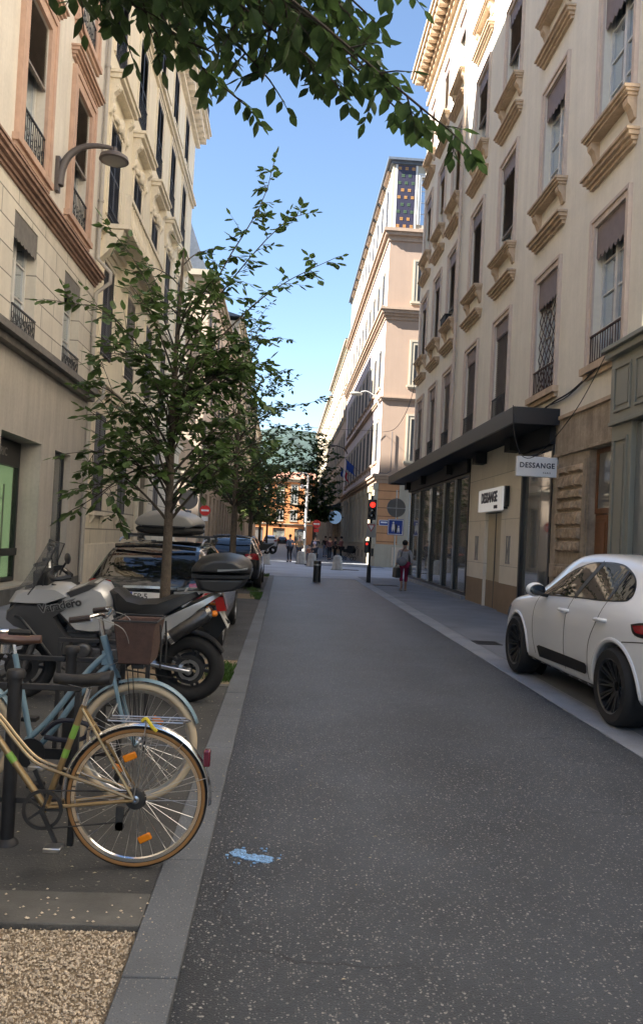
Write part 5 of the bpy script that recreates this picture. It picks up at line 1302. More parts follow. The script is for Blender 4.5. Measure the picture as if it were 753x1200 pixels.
far_car('dark car parked far along the left kerb among the distant trees', -2.6, 57, pb, 1.5)
# ================================================================ two-wheelers
def pillow(poly, yo, bev, name, m, parent, basis=None, inset=.93, sub=0, y0=None):
    n = len(poly); cx = sum(p[0] for p in poly)/n; cz = sum(p[1] for p in poly)/n; vs = []; fs = []
    lo = -yo if y0 is None else y0
    rings = [(lo, inset), (lo+bev, 1.0), (yo-bev, 1.0), (yo, inset)]
    for y, s in rings: vs += [(cx+(x-cx)*s, y, cz+(z-cz)*s) for x, z in poly]
    for i in range(3):
        for j in range(n): fs.append((i*n+j, i*n+(j+1)%n, (i+1)*n+(j+1)%n, (i+1)*n+j))
    fs.append(tuple(range(n))); fs.append(tuple(3*n+j for j in range(n)))
    o = MB().add(vs, fs).build(name, m, parent, basis=basis, ang=50)
    if sub: ss = o.modifiers.new('s', 'SUBSURF'); ss.levels = ss.render_levels = sub
    return o
silver = mat('silver fairing paint', (.52,.52,.52), .32, .35, coat=.6)
dkfair = mat('charcoal fairing paint', (.055,.055,.058), .35, .2, coat=.5)
seatm = mat('black vinyl', (.014,.014,.015), .45, bump=.2, bscale=150)
casem = mat('dark case plastic', (.022,.023,.026), .38)
clear = mat('tinted screen', (.10,.11,.12), .04, alpha=.42)
redlens = mat('red lens', (.42,.015,.015), .12, coat=1.)
MO = thing('motorcycle', 'silver touring motorcycle with black top case parked across the strip on its side stand', 'motorcycle', (-1.6, 7.36, .018), 0)
MO.rotation_euler = (R(6), 0, 0)
X0 = 1.6
def mp(*pts): return [(x+X0, z-.02) for x, z in pts]
def moto_wheel(M, c, R_, r, disc):
    w = MB().lathe([(.028,-.09),(.028,.09)], 12, axis='y').lathe([(R_-r*.5,-.055),(R_-r*.75,-.04),(R_-r*.75,.04),(R_-r*.5,.055)], 36, axis='y', closed=True)
    for i in range(5):
        a = 2*PI*i/5
        for d in (-.16, .16): w.bar((.03*math.cos(a), 0, .03*math.sin(a)), ((R_-r*.72)*math.cos(a+d), 0, (R_-r*.72)*math.sin(a+d)), .026, .03, (0,1,0))
    o = w.build('wheel', iron, MO, basis=M @ T(*c))
    MB().torus((0,0,0), R_, r, 'y', 44, 12, flat=1.0).build('tyre', rubber, o)
    d = MB()
    for s in (-1, 1): d.lathe([(.08,s*.062),(.14,s*.062),(.14,s*.067),(.08,s*.067)], 28, axis='y', closed=True)
    d.build('brake_disc', iron, o)
moto_wheel(I4, (.78,0,.327), .252, .075, True)
ST = T(-.55,0,0) @ RZ(28) @ T(.55,0,0)
moto_wheel(ST, (-.77,0,.31), .25, .06, True)
fk = MB(ST)
for s in (-1, 1): fk.tube([(-.775,s*.1,.31),(-.66,s*.1,.62)], .032, 10).tube([(-.67,s*.1,.60),(-.52,s*.1,1.08)], .021, 10)
fk.box(-.64,-.52,-.13,.13,.86,.90).build('fork', dkfair, MO)
MB(ST).torus((-.77,0,.31), .335, .012, 'y', 20, 6, .25, 2.7, 5.2).build('front_mudguard', dkfair, MO)
hb = MB(ST); hb.tube(smooth_path([(-.44,-.40,1.21),(-.50,-.22,1.25),(-.52,-.1,1.15),(-.52,.1,1.15),(-.50,.22,1.25),(-.44,.40,1.21)],5), .013, 8)
hbo = hb.build('handlebar', alu, MO)
for s in (-1, 1): MB(ST).box(-.56,-.47,s*.25-.02,s*.25+.02,1.235,1.275).tube(smooth_path([(-.52,s*.25,1.24),(-.62,s*.2,1.2),(-.62,s*.1,1.05)],4), .006, 6).tube([(-.53,s*.27,1.23),(-.56,s*.4,1.2)], .006, 6).build('lever', black, hbo)
g = MB(ST)
for s in (-1, 1): g.tube([(-.47,s*.28,1.236),(-.44,s*.41,1.208)], .021, 8)
g.build('grip', rubber, hbo)
for s in (-1, 1):
    gb = MB(ST); gb.tube(smooth_path([(-.52,s*.2,1.23),(-.60,s*.3,1.2),(-.58,s*.42,1.18),(-.45,s*.44,1.2)],4), .022, 8); gb.build('hand_guard', casem, MO)
    mi = MB(ST); mi.tube(smooth_path([(-.5,s*.24,1.19),(-.5,s*.33,1.26),(-.48,s*.38,1.32)],4), .010, 6); st_ = mi.build('mirror_stalk', black, MO)
    MB(ST).ball((-.47,s*.39,1.355), (.024,.075,.05), 16, 10).build('mirror', black, st_)
# engine and frame
en = MB(); en.box(-.30,.16,-.17,.17,.24,.52).box(-.34,-.06,-.13,.13,.52,.74).box(-.02,.2,-.14,.14,.50,.66)
en.lathe([(0,-.235),(.085,-.235),(.10,-.215),(.10,-.17)], 24, (.02,0,.40), 'y').lathe([(0,-.225),(.06,-.225),(.075,-.20),(.075,-.17)], 24, (-.17,0,.50), 'y').lathe([(0,.23),(.09,.23),(.1,.17)], 24, (.02,0,.4), 'y')
en.build('engine', mat('engine metal', (.11,.11,.115), .45, .7, var=.2, scale=20), MO, bevel=.012)
for z in (.56, .6, .64, .68): MB().box(-.36,-.04,-.15,.15,z,z+.012).build('cooling_fin', iron, MO)
MB().bar((-.36,-.1,.74), (-.55,-.1,.98), .04).bar((-.36,.1,.74), (-.55,.1,.98), .04).bar((.2,-.13,.42), (.1,-.13,.82), .05).bar((.2,.13,.42), (.1,.13,.82), .05).bar((.1,-.13,.80),(-.5,-.1,.98),.04).bar((.1,.13,.80),(-.5,.1,.98),.04).build('frame', iron, MO)
sw = MB()
for s in (-1, 1): sw.bar((.22,s*.10,.42), (.80,s*.115,.325), .04, .095, (0,1,0))
sw.build('swingarm', alu, MO, bevel=.01)
MB().lathe([(0,-.15),(.03,-.15),(.035,-.14),(.035,-.10)], 18, (.78,0,.327), 'y').lathe([(.07,-.095),(.1,-.095),(.1,-.085),(.07,-.085)], 26, (.78,0,.327), 'y', closed=True).build('sprocket', alu, MO)
ch = MB().bar((.06,-.098,.50),(.78,-.098,.43),.012).bar((.06,-.098,.33),(.78,-.098,.23),.012); ch.build('chain', iron, MO)
# bodywork
pillow(mp((-1.99,1.04),(-1.85,1.09),(-1.7,1.14),(-1.60,1.11),(-1.53,1.0),(-1.53,.90),(-1.45,.74),(-1.5,.68),(-1.7,.655),(-1.87,.67),(-1.97,.78),(-2.06,.87)), .20, .09, 'tank', silver, MO, inset=.80)
pillow(mp((-1.93,1.05),(-1.72,1.14),(-1.66,1.13),(-1.72,1.08),(-1.9,1.0)), .212, .03, 'tank_top', dkfair, MO, inset=.9)
fa = mp((-2.46,.86),(-2.38,.93),(-2.07,.93),(-1.84,1.01),(-1.93,.9),(-2.03,.83),(-1.97,.72),(-1.86,.60),(-1.90,.47),(-2.02,.41),(-2.12,.55),(-2.24,.68),(-2.40,.73),(-2.47,.79))
pillow(fa, .235, .05, 'side_fairing', dkfair, MO, inset=.93, y0=.12); pillow([p for p in fa], -.12, .05, 'side_fairing', dkfair, MO, inset=.93, y0=-.235)
pillow(mp((-2.46,.93),(-2.40,1.03),(-2.2,1.09),(-1.98,1.09),(-1.85,1.02),(-2.07,.935),(-2.3,.925)), .225, .09, 'upper_cowl', silver, MO, inset=.78)
pillow(mp((-2.48,.78),(-2.45,.95),(-2.36,.96),(-2.3,.8),(-2.36,.72)), .13, .03, 'headlight', glass_dark, MO, inset=.9)
text('Varadero', .10, mat('silver outline', (.26,.26,.26), .4), MO, T(-.37,-.2375,.915) @ RY(-13) @ UP, name='lettering_outline', depth=.002, bold=.008)
text('Varadero', .10, black, MO, T(-.37,-.2395,.915) @ RY(-13) @ UP, name='fairing_lettering', depth=.003, bold=.002)
vs = []; nu, nv = 9, 7
for j in range(nv):
    v = j/(nv-1)
    for i in range(nu):
        u = -1+2*i/(nu-1); hw = lerp(.23,.14,v); back = (1-math.cos(u*1.25))*.26*lerp(1,.55,v)
        vs.append((lerp(-2.44,-2.15,v**.85)+X0+back, u*hw, lerp(1.02,1.50,v)-.02-abs(u)*.05*v))
MB().add(vs, [(j*nu+i, j*nu+i+1, (j+1)*nu+i+1, (j+1)*nu+i) for j in range(nv-1) for i in range(nu-1)]).build('windscreen', clear, MO, recalc=False)
MB().tube([vs[j*nu] for j in range(nv)]+[vs[(nv-1)*nu+i] for i in range(1,nu)]+[vs[j*nu+nu-1] for j in range(nv-2,-1,-1)], .006, 6).build('screen_edge', black, MO)
MB().box(-.66,-.52,-.12,.12,1.06,1.20).box(-.72,-.60,-.16,.16,1.0,1.06).build('instrument_panel', blackmat, MO, bevel=.02)
pillow(mp((-1.57,1.06),(-1.53,1.07),(-1.44,.985),(-1.30,.955),(-1.12,.97),(-.95,1.04),(-.76,1.10),(-.72,1.06),(-.90,.94),(-1.05,.85),(-1.25,.82),(-1.5,.82)), .155, .06, 'seat', seatm, MO, inset=.85)
pillow(mp((-1.50,.82),(-1.2,.82),(-1.04,.85),(-.60,1.08),(-.56,1.06),(-.74,.93),(-1.06,.58),(-1.2,.60),(-1.45,.66)), .125, .03, 'tail_panel', silver, MO, inset=.94)
pillow(mp((-1.42,.80),(-1.1,.82),(-1.08,.60),(-1.25,.58),(-1.42,.64)), .135, .02, 'side_panel', dkfair, MO)
ex = MB().tube([(.58,-.19,.63),(.62,-.19,.66),(.93,-.20,.88),(.96,-.20,.90)], [.045,.062,.066,.045], 14)
exo = ex.build('silencer', mat('brushed dark steel', (.10,.10,.105), .35, .9, var=.2, scale=30), MO)
MB().tube([(.93,-.20,.882),(.985,-.20,.92)], .05, 14).tube([(.60,-.19,.645),(.63,-.19,.666)], .068, 14).build('silencer_band', chrome, exo)
MB().tube(smooth_path([(.58,-.19,.63),(.35,-.17,.48),(.1,-.15,.30),(-.2,-.12,.26),(-.36,-.08,.5)],5), .024, 8).build('exhaust_pipe', iron, MO)
MB().bar((.86,0,.86),(1.08,0,.70), .20, .02, (0,1,0)).build('rear_mudguard', blackmat, MO)
MB().torus((.78,0,.327), .345, .012, 'y', 14, 6, .5, 1.9, 6.).build('inner_mudguard', blackmat, MO)
pillow(mp((-.62,1.06),(-.53,1.06),(-.49,.92),(-.58,.91)), .10, .03, 'tail_lamp', redlens, MO)
MB().box(-.01,.0,-.10,.10,-.085,.085).build('number_plate', mat('weathered plate', (.55,.54,.52), .4), MO, False, basis=T(1.09,0,.82) @ RY(-28))
for s in (-1, 1):
    MB().tube([(.93,s*.09,.93),(1.0,s*.2,.90)], .012, 6).ball((1.01,s*.22,.90), (.03,.045,.03), 10, 6).build('indicator', mat('amber lens', (.75,.22,.02), .2), MO)
MB().bar((.62,-.1,1.05),(1.12,-.1,1.09),.02).bar((.62,.1,1.05),(1.12,.1,1.09),.02).bar((.72,-.12,1.06),(.72,.12,1.06),.02).bar((1.1,-.12,1.09),(1.1,.12,1.09),.02).bar((.85,-.1,1.06),(.70,-.13,.93),.02).bar((.85,.1,1.06),(.70,.13,.93),.02).build('luggage_rack', alu, MO)
base_p = mp((-.80,1.245),(-.29,1.262),(-.33,1.19),(-.42,1.13),(-.60,1.10),(-.76,1.13)); lid_p = mp((-.83,1.275),(-.82,1.33),(-.77,1.385),(-.66,1.425),(-.50,1.44),(-.38,1.42),(-.31,1.38),(-.275,1.33),(-.29,1.285))
tcse = pillow(base_p, .25, .07, 'top_case', casem, MO, inset=.80); bv = tcse.modifiers.new('b', 'BEVEL'); bv.width = .02; bv.segments = 3
tl2 = pillow(lid_p, .28, .13, 'lid', casem, tcse, inset=.66); bv = tl2.modifiers.new('b', 'BEVEL'); bv.width = .022; bv.segments = 3
pillow(mp((-.81,1.244),(-.28,1.26),(-.28,1.287),(-.815,1.277)), .265, .03, 'seam', black, tcse, inset=.97)
pillow(mp((-.58,1.315),(-.31,1.345),(-.31,1.352),(-.58,1.335)), .284, .01, 'accent', steel, tcse, inset=.97)
MB().box(1.245, 1.27, -.05, .05, 1.2, 1.25).build('case_lock', black, tcse)
for s in (-1, 1):
    MB().tube(smooth_path([(-.82,s*.14,.76),(-.72,s*.27,.80),(-.55,s*.29,.62),(-.38,s*.27,.40),(-.2,s*.2,.25)],5), .014, 8).build('crash_bar', black, MO)
MB().tube([(-.02,-.17,.26),(.10,-.30,.045)], .014, 8).box(.06,.14,-.33,-.27,.03,.05).build('side_stand', black, MO)
for s in (-1, 1): MB().bar((.16,s*.15,.33),(.16,s*.28,.34),.03).build('foot_peg', black, MO)

def bike_wheel(t, x, z, R_, r, tyrem, rimm, name='wheel', spokes=36, wall=None):
    h = MB().lathe([(.010,-.05),(.022,-.045),(.022,-.032),(.012,-.028),(.012,.028),(.022,.032),(.022,.045),(.010,.05)], 14, axis='y')
    for i in range(spokes):
        a = 2*PI*i/spokes; s = .036 if i % 2 else -.036; a2 = a+(.32 if (i//2) % 2 else -.32)
        h.tube([(.02*math.cos(a), s, .02*math.sin(a)), ((R_-r*1.4)*math.cos(a2), 0, (R_-r*1.4)*math.sin(a2))], .0013, 4)
    o = h.build(name, alu, t, basis=T(x,0,z))
    MB().torus((0,0,0), R_-r, r, 'y', 64, 10).build('tyre', tyrem, o)
    if wall: 
        w = MB()
        for s in (-1,1): w.lathe([(R_-r*.62,s*r*.93),(R_-r*1.1,s*r*1.04),(R_-r*1.6,s*r*.85)], 64, axis='y')
        w.build('tyre_wall', wall, o, recalc=False)
    MB().lathe([(R_-2*r+.004,-.012),(R_-2*r-.012,-.010),(R_-2*r-.016,0),(R_-2*r-.012,.010),(R_-2*r+.004,.012)], 64, axis='y', closed=True).build('rim', rimm, o)
    return o
def reflector(o, x, z):
    a = math.atan2(z, x); MB().box(-.032,.032,-.008,.008,-.017,.017).build('reflector', mat('orange reflector', (.80,.24,.01), .25), o, bevel=.006, basis=T(x,-.012,z) @ RY(-math.degrees(a)+78))
gold = mat('gold frame paint', (.34,.235,.115), .32, .6, coat=.5)
amber = mat('tan tyre wall', (.30,.15,.05), .7)
GB = thing('bicycle', 'gold bicycle with tan walled tyres and chrome mudguard leaning at the nearest rack', 'bicycle', (-1.16, 3.72, .02), 0)
def gp(*p): return [(a[0]+1.16, a[1] if len(a) > 2 else 0, a[-1]-.02) for a in p]
rw = bike_wheel(GB, .525, .335, .335, .0165, rubber, chrome, wall=amber); reflector(rw, -.04, .19); reflector(rw, .05, -.19)
fw = bike_wheel(GB, -.53, .335, .335, .0165, rubber, chrome, wall=amber); reflector(fw, .1, .16)
fr = MB()
fr.tube(gp((-1.06,0,.295),(-.905,0,.78)), .0155, 10)
fr.tube(gp((-1.06,0,.295),(-1.48,0,.85)), .0165, 10)
for s in (-1, 1):
    fr.tube(smooth_path(gp((-1.49,s*.014,.90),(-1.3,s*.02,.71),(-1.21,s*.022,.605),(-1.12,s*.025,.515),(-1.01,s*.03,.47),(-.83,s*.045,.42),(-.64,s*.055,.36)),4), .0085, 8)
    fr.tube(gp((-.91,s*.015,.765),(-.64,s*.055,.36)), .0075, 8); fr.tube(gp((-1.06,s*.02,.295),(-.64,s*.055,.355)), .009, 8)
fr.tube(gp((-1.465,0,.98),(-1.525,0,.80)), .0185, 10).cyl((.10,-.036,.275),(.10,.036,.275),.021)
fr.build('frame', gold, GB)
fk = MB()
for s in (-1, 1): fk.tube(smooth_path(gp((-1.525,s*.012,.80),(-1.58,s*.045,.72),(-1.64,s*.05,.5),(-1.69,s*.05,.355)),4), [.012]*4+[.011]*9, 8)
fk.build('fork', gold, GB)
dec = mat('green frame decal', (.22,.42,.07), .5)
MB().tube(gp((-.955,0,.622),(-.935,0,.685)), .0162, 10).tube(gp((-.985,0,.53),(-.972,0,.57)), .0162, 10).tube(gp((-1.245,0,.54),(-1.215,0,.50)), .0172, 10).build('decal', dec, GB)
sp = MB().tube(gp((-.905,0,.78),(-.885,0,.86)), .0125, 10); sp.build('seatpost', chrome, GB)
def saddle(t, cx, z, L, w, m, dirx, name='saddle'):
    vs = []; fs = []; n = 9; k = 10
    for i in range(n):
        u = i/(n-1); hw = lerp(w*.5, .028, min(1, u*1.55)**.8); x = cx+dirx*(u-.4)*L; zt = z+.02*(1-u)**2+.008*math.sin(u*PI)*-1
        if i in (0, n-1): hw *= .6
        for j in range(k):
            a = 2*PI*j/k; vs.append((x, hw*math.cos(a), zt+(.028 if math.sin(a) > 0 else .04*(1-.4*u))*math.sin(a)))
    for i in range(n-1):
        for j in range(k): fs.append((i*k+j, i*k+(j+1)%k, (i+1)*k+(j+1)%k, (i+1)*k+j))
    fs += [tuple(range(k)), tuple((n-1)*k+j for j in range(k))]
    return MB().add(vs, fs).build(name, m, t, ang=60)
sd = saddle(GB, .27, .88, .27, .17, seatm, -1)
rr = MB()
for s in (-1, 1): rr.tube([(.18,s*.02,.86),(.25,s*.022,.845),(.33,s*.03,.86)], .0035, 6)
rr.build('saddle_rail', chrome, sd)
def mudguard(t, x, z, Rr, a0, a1, m, wid=.028):
    mb = MB(); n = 26; vs = []
    for i in range(n+1):
        a = lerp(a0, a1, i/n)
        for j in range(7):
            q = -1+2*j/6; rr_ = Rr-.012*q*q; vs.append((x+rr_*math.cos(a), wid*q, z+rr_*math.sin(a)))
    mb.add(vs, [(i*7+j, i*7+j+1, (i+1)*7+j+1, (i+1)*7+j) for i in range(n) for j in range(6)])
    o = mb.build('mudguard', m, t, recalc=False); sm = o.modifiers.new('s', 'SOLIDIFY'); sm.thickness = .0015; return o
mg = mudguard(GB, .525, .335, .355, R(-4), R(190), chrome)
MB().tube([(.525,-.04,.335),(.525+.34*math.cos(R(18)),-.026,.335+.34*math.sin(R(18)))], .002, 5).tube([(.525,-.04,.335),(.525+.34*math.cos(R(52)),-.026,.335+.34*math.sin(R(52)))], .002, 5).build('mudguard_stay', alu, mg)
MB().box(.83,.865,-.022,.022,.49,.57).build('tail_lamp', mat('dark red lens', (.13,.012,.03), .2, coat=1.), GB, bevel=.008)
rk = MB().tube(gp((-.76,-.05,.78),(-.78,-.05,.735),(-.78,-.05,.722),(-.43,-.05,.722),(-.40,0,.722),(-.43,.05,.722),(-.78,.05,.722),(-.78,.05,.735),(-.76,.05,.78)), .004, 6)
rk.tube(gp((-.78,0,.722),(-.41,0,.722)), .003, 6)
for x in (-.7,-.6,-.5): rk.tube(gp((x,-.05,.722),(x,.05,.722)), .003, 5)
for s in (-1, 1): rk.tube(gp((-.60,s*.05,.722),(-.64,s*.058,.36)), .0035, 6)
rk.build('pannier_rack', alu, GB)
MB().tube(smooth_path(gp((-.62,-.055,.725),(-.60,-.06,.74),(-.57,-.055,.70),(-.55,-.05,.68)),4), .008, 6).build('bungee', mat('yellow strap', (.70,.55,.04), .6), GB)
cr = MB().cyl((.10,-.066,.275),(.10,.066,.275),.012)
for a in range(5): cr.bar((.10,-.045,.275), (.10+.082*math.cos(a*1.2566), -.045, .275+.082*math.sin(a*1.2566)), .012, .004, (0,1,0))
cr.lathe([(.078,-.049),(.094,-.049),(.094,-.041),(.078,-.041)], 36, (.10,0,.275), 'y', closed=True).bar((.10,-.06,.275),(.178,-.065,.125),.018,.012,(0,1,0)).bar((.10,.06,.275),(.022,.065,.425),.018,.012,(0,1,0))
cro = cr.build('crankset', iron, GB)
for s, x, z in ((-1,.178,.125),(1,.022,.425)): MB().box(x-.04,x+.04,s*.11-.035,s*.11+.035,z-.012,z+.012).build('pedal', alu, cro, bevel=.005)
MB().tube([(.10,-.045,.365),(.525,-.03,.368)], .0035, 4).tube([(.10,-.045,.185),(.46,-.035,.225),(.50,-.035,.29)], .0035, 4).build('chain', iron, GB)
MB().lathe([(.02,-.048),(.045,-.045),(.052,-.03),(.02,-.025)], 20, (.525,0,.335), 'y').box(.44,.475,-.05,-.035,.19,.30).lathe([(0,-.05),(.022,-.05),(.022,-.04),(0,-.04)], 12, (.46,0,.21), 'y').build('derailleur', iron, GB)
MB().box(.285,.30,-.05,-.035,.60,.66).box(.29,.31,-.05,.05,.655,.668).build('brake', chrome, GB)
hbm = MB().tube(gp((-1.465,0,.98),(-1.45,0,1.06)), .0125, 8).tube(smooth_path(gp((-1.28,-.29,1.07),(-1.40,-.22,1.08),(-1.47,-.05,1.06),(-1.47,.05,1.06),(-1.40,.22,1.08),(-1.28,.29,1.07)),4), .011, 8)
hbo = hbm.build('handlebar', chrome, GB)
for s in (-1, 1): MB().tube(gp((-1.36,s*.245,1.077),(-1.27,s*.295,1.07)), .016, 8).build('grip', rubber, hbo)
mudguard(GB, -.53, .335, .355, R(10), R(165), chrome)

blue = mat('pale blue frame paint', (.185,.29,.36), .4, coat=.4)
cream_t = mat('cream tyre', (.60,.49,.34), .7)
BB = thing('bicycle', 'pale blue step through bicycle with cream tyres and a brown basket behind the gold one', 'bicycle', (-1.33, 4.60, .02), 0)
def bp(*p): return [(a[0]+1.33, a[1], a[2]-.02) for a in p]
fw = bike_wheel(BB, .53, .352, .352, .023, cream_t, alu); reflector(fw, .115, .135); reflector(fw, -.1, -.15)
rw = bike_wheel(BB, -.53, .352, .352, .023, cream_t, alu); reflector(rw, .1, .15)
fr = MB(); fr.tube(bp((-1.03,0,.99),(-.965,0,.80)), .021, 12)
fr.tube(smooth_path(bp((-1.0,0,.885),(-1.06,0,.83),(-1.14,0,.735),(-1.25,0,.58),(-1.34,0,.46),(-1.44,0,.36)),4), .0175, 10)
fr.tube(smooth_path(bp((-.985,0,.82),(-1.06,0,.745),(-1.17,0,.61),(-1.28,0,.44),(-1.38,0,.31)),4), .0175, 10)
fr.tube(bp((-1.40,0,.30),(-1.535,0,.86)), .0165, 10)
for s in (-1, 1):
    fr.tube(bp((-1.40,s*.03,.30),(-1.86,s*.06,.372)), .010, 8); fr.tube(bp((-1.50,s*.018,.70),(-1.86,s*.06,.375)), .008, 8)
fr.cyl((-.07,-.04,.28),(-.07,.04,.28),.024).box(.30,.36,-.012,.012,.80,.88)
fr.build('frame', blue, BB)
fk = MB()
for s in (-1, 1): fk.tube(smooth_path(bp((-.965,s*.01,.80),(-.94,s*.055,.74),(-.88,s*.06,.52),(-.82,s*.058,.41),(-.80,s*.055,.372)),4), .0125, 8)
fk.build('fork', blue, BB)
st_ = MB().tube(bp((-1.03,0,.99),(-1.05,0,1.09)), .0135, 8).tube(smooth_path(bp((-1.14,-.27,1.105),(-1.07,-.26,1.12),(-1.02,-.15,1.13),(-1.02,0,1.10),(-1.02,.15,1.13),(-1.07,.26,1.12),(-1.14,.27,1.105)),4), .011, 8)
hbo = st_.build('handlebar', chrome, BB)
for s in (-1, 1):
    MB().tube(bp((-1.05,s*.262,1.121),(-1.16,s*.272,1.103)), .0175, 8).build('grip', mat('brown grip', (.03,.02,.017), .6), hbo)
    MB().tube(smooth_path(bp((-1.08,s*.24,1.125),(-1.04,s*.25,1.10),(-1.12,s*.275,1.085)),4), .005, 6).build('brake_lever', alu, hbo)
MB().tube(smooth_path(bp((-1.06,-.2,1.12),(-.88,-.2,1.06),(-.86,-.1,.90),(-.98,-.02,.82)),6), .0025, 5).tube(smooth_path(bp((-1.06,.2,1.12),(-.9,.1,1.08),(-.9,.0,.92),(-.96,.03,.80)),6), .0025, 5).build('brake_cable', grey_w, BB)
mudguard(BB, .53, .352, .378, R(20), R(150), blue, .032); mudguard(BB, -.53, .352, .378, R(10), R(175), blue, .032)
for s in (-1, 1): MB().box(-.01,.01,-.004,.004,-.02,.02).build('brake_pad', black, BB, basis=T(.40,s*.03,.70))
sd = saddle(BB, -.22, .93, .27, .21, mat('brown leather', (.11,.055,.035), .4, coat=.4), 1)
MB().tube([(-.205,0,.84),(-.215,0,.90)], .0125, 8).lathe([(.028,.0),(.028,.05)], 10, (-.25,.03,.85)).lathe([(.028,.0),(.028,.05)], 10, (-.25,-.03,.85)).build('seatpost', chrome, BB)
MB().box(-.075,.30,-.052,-.044,.25,.31).lathe([(0,-.054),(.085,-.054),(.085,-.043),(0,-.043)], 24, (-.07,0,.28), 'y').build('chain_guard', black, BB)
cro = MB().cyl((-.07,-.066,.28),(-.07,.066,.28),.012).bar((-.07,-.06,.28),(-.01,-.065,.12),.018,.012,(0,1,0)).bar((-.07,.06,.28),(-.13,.065,.44),.018,.012,(0,1,0)).build('crankset', alu, BB)
for s, x, z in ((-1,-.01,.12),(1,-.13,.44)): MB().box(x-.045,x+.045,s*.11-.035,s*.11+.035,z-.012,z+.012).build('pedal', blackmat, cro, bevel=.005)
bkm = mat('brown canvas', (.085,.05,.042), .85, var=.2, scale=30, bump=.3, bscale=200)
vs = []
bk = MB(); 
def ringbox(x0, x1, hw, z): return [(x0,-hw,z),(x1,-hw,z),(x1,hw,z),(x0,hw,z)]
vs = ringbox(.42,.60,.13,.83)+ringbox(.39,.63,.17,1.075)+ringbox(.40,.62,.16,1.07)+ringbox(.43,.59,.12,.845)
bk.add(vs, [(3,2,1,0),(0,1,5,4),(1,2,6,5),(2,3,7,6),(3,0,4,7),(4,5,9,8),(5,6,10,9),(6,7,11,10),(7,4,8,11),(8,9,13,12),(9,10,14,13),(10,11,15,14),(11,8,12,15),(12,13,14,15)])
bko = bk.build('basket', bkm, BB, bevel=.012)
fm = MB().tube([(.385,-.175,1.08),(.635,-.175,1.08),(.635,.175,1.08),(.385,.175,1.08)], .006, 6, True)
for s in (-1, 1):
    for dx in (.0, .03): fm.tube(smooth_path([(.46+dx,s*.1,.83),(.47+dx,s*.075,.74),(.52+dx*.3,s*.07,.36)],3), .003, 5)
fm.tube([(.645,-.1,1.06),(.655,-.1,.95),(.655,-.1,.8)], .006, 6).tube([(.645,.1,1.06),(.655,.1,.95),(.655,.1,.8)], .006, 6)
fm.build('basket_frame', iron, bko)
MB().box(.50,.56,-.1,.1,.80,.825).box(.36,.50,-.012,.012,.81,.83).build('basket_bracket', iron, BB)

# bicycle racks
def rack(x, y, label):
    t = thing('bike_rack', label, 'bike rack', (x, y, .018), 0, 'dark steel bicycle racks')
    MB().cyl((0,0,0),(0,0,.83),.034,.034,20).lathe([(.06,0),(.055,.012),(.034,.03)], 20).build('post', rackm, t)
    MB().lathe([(.034,.83),(.046,.832),(.048,.855),(.04,.872),(0,.876)], 20).build('post_cap', rackm, t)
    MB().bar((-.33,0,.79),(-.0345,0,.79),.03).bar((.0345,0,.79),(.33,0,.79),.03).bar((-.315,0,0),(-.315,0,.774),.03).bar((.315,0,0),(.315,0,.774),.03).bar((-.3,0,.22),(-.0345,0,.22),.026).bar((.0345,0,.22),(.3,0,.22),.026).build('hoop', rackm, t, bevel=.004)
rack(-1.31, 3.96, 'dark steel bicycle rack right behind the gold bicycle, nearest of the row')
rack(-1.26, 4.80, 'dark steel bicycle rack between the pale blue bicycle and the furthest rack')
rack(-1.24, 5.60, 'dark steel bicycle rack nearest the motorcycle')
lk = MB().tube(smooth_path([(-1.33,4.52,.42),(-1.24,4.50,.50),(-1.12,4.48,.51),(-1.05,4.50,.47),(-1.10,4.53,.40),(-1.22,4.54,.385),(-1.32,4.54,.40)],5), .014, 8)
tag(lk.build('bicycle_lock', mat('navy lock sleeve', (.018,.02,.035), .6)), 'dark navy chain lock hanging on the pale blue bicycle frame', 'lock')
# distant row of motorcycles along the left
def small_moto(label, x, y, rz, group):
    t = thing('distant_motorcycle', label, 'motorcycle', (x, y, 0), rz, group)
    for xx in (-.7,.7): MB().torus((0,0,0), .25, .07, 'y', 20, 8).build('wheel', rubber, t, basis=T(xx,0,.32))
    pillow([(-.5,.5),(-.35,1.0),(-.1,.9),(.2,.85),(.75,.95),(.7,.8),(.3,.5),(.1,.3),(-.3,.3)], .16, .05, 'bodywork', casem, t)
    MB().tube([(-.7,0,.32),(-.42,0,1.05)], .04, 6).tube([(-.42,-.35,1.08),(-.42,.35,1.08)], .02, 6).build('handlebar', black, t)
    return t
q = small_moto('dark motorcycle in the distant row, nearest the crossing', -1.6, 66, 10, 'motorcycles parked far along the left')
for i, (yy, lab) in enumerate(((67.6,'dark motorcycle in the distant row, second from the crossing'), (69.2,'dark motorcycle in the distant row, third from the crossing'), (71,'dark motorcycle in the distant row, furthest from the crossing'))):
    c = copy_tree(q); c.location = (-1.55, yy, 0); c['label'] = lab
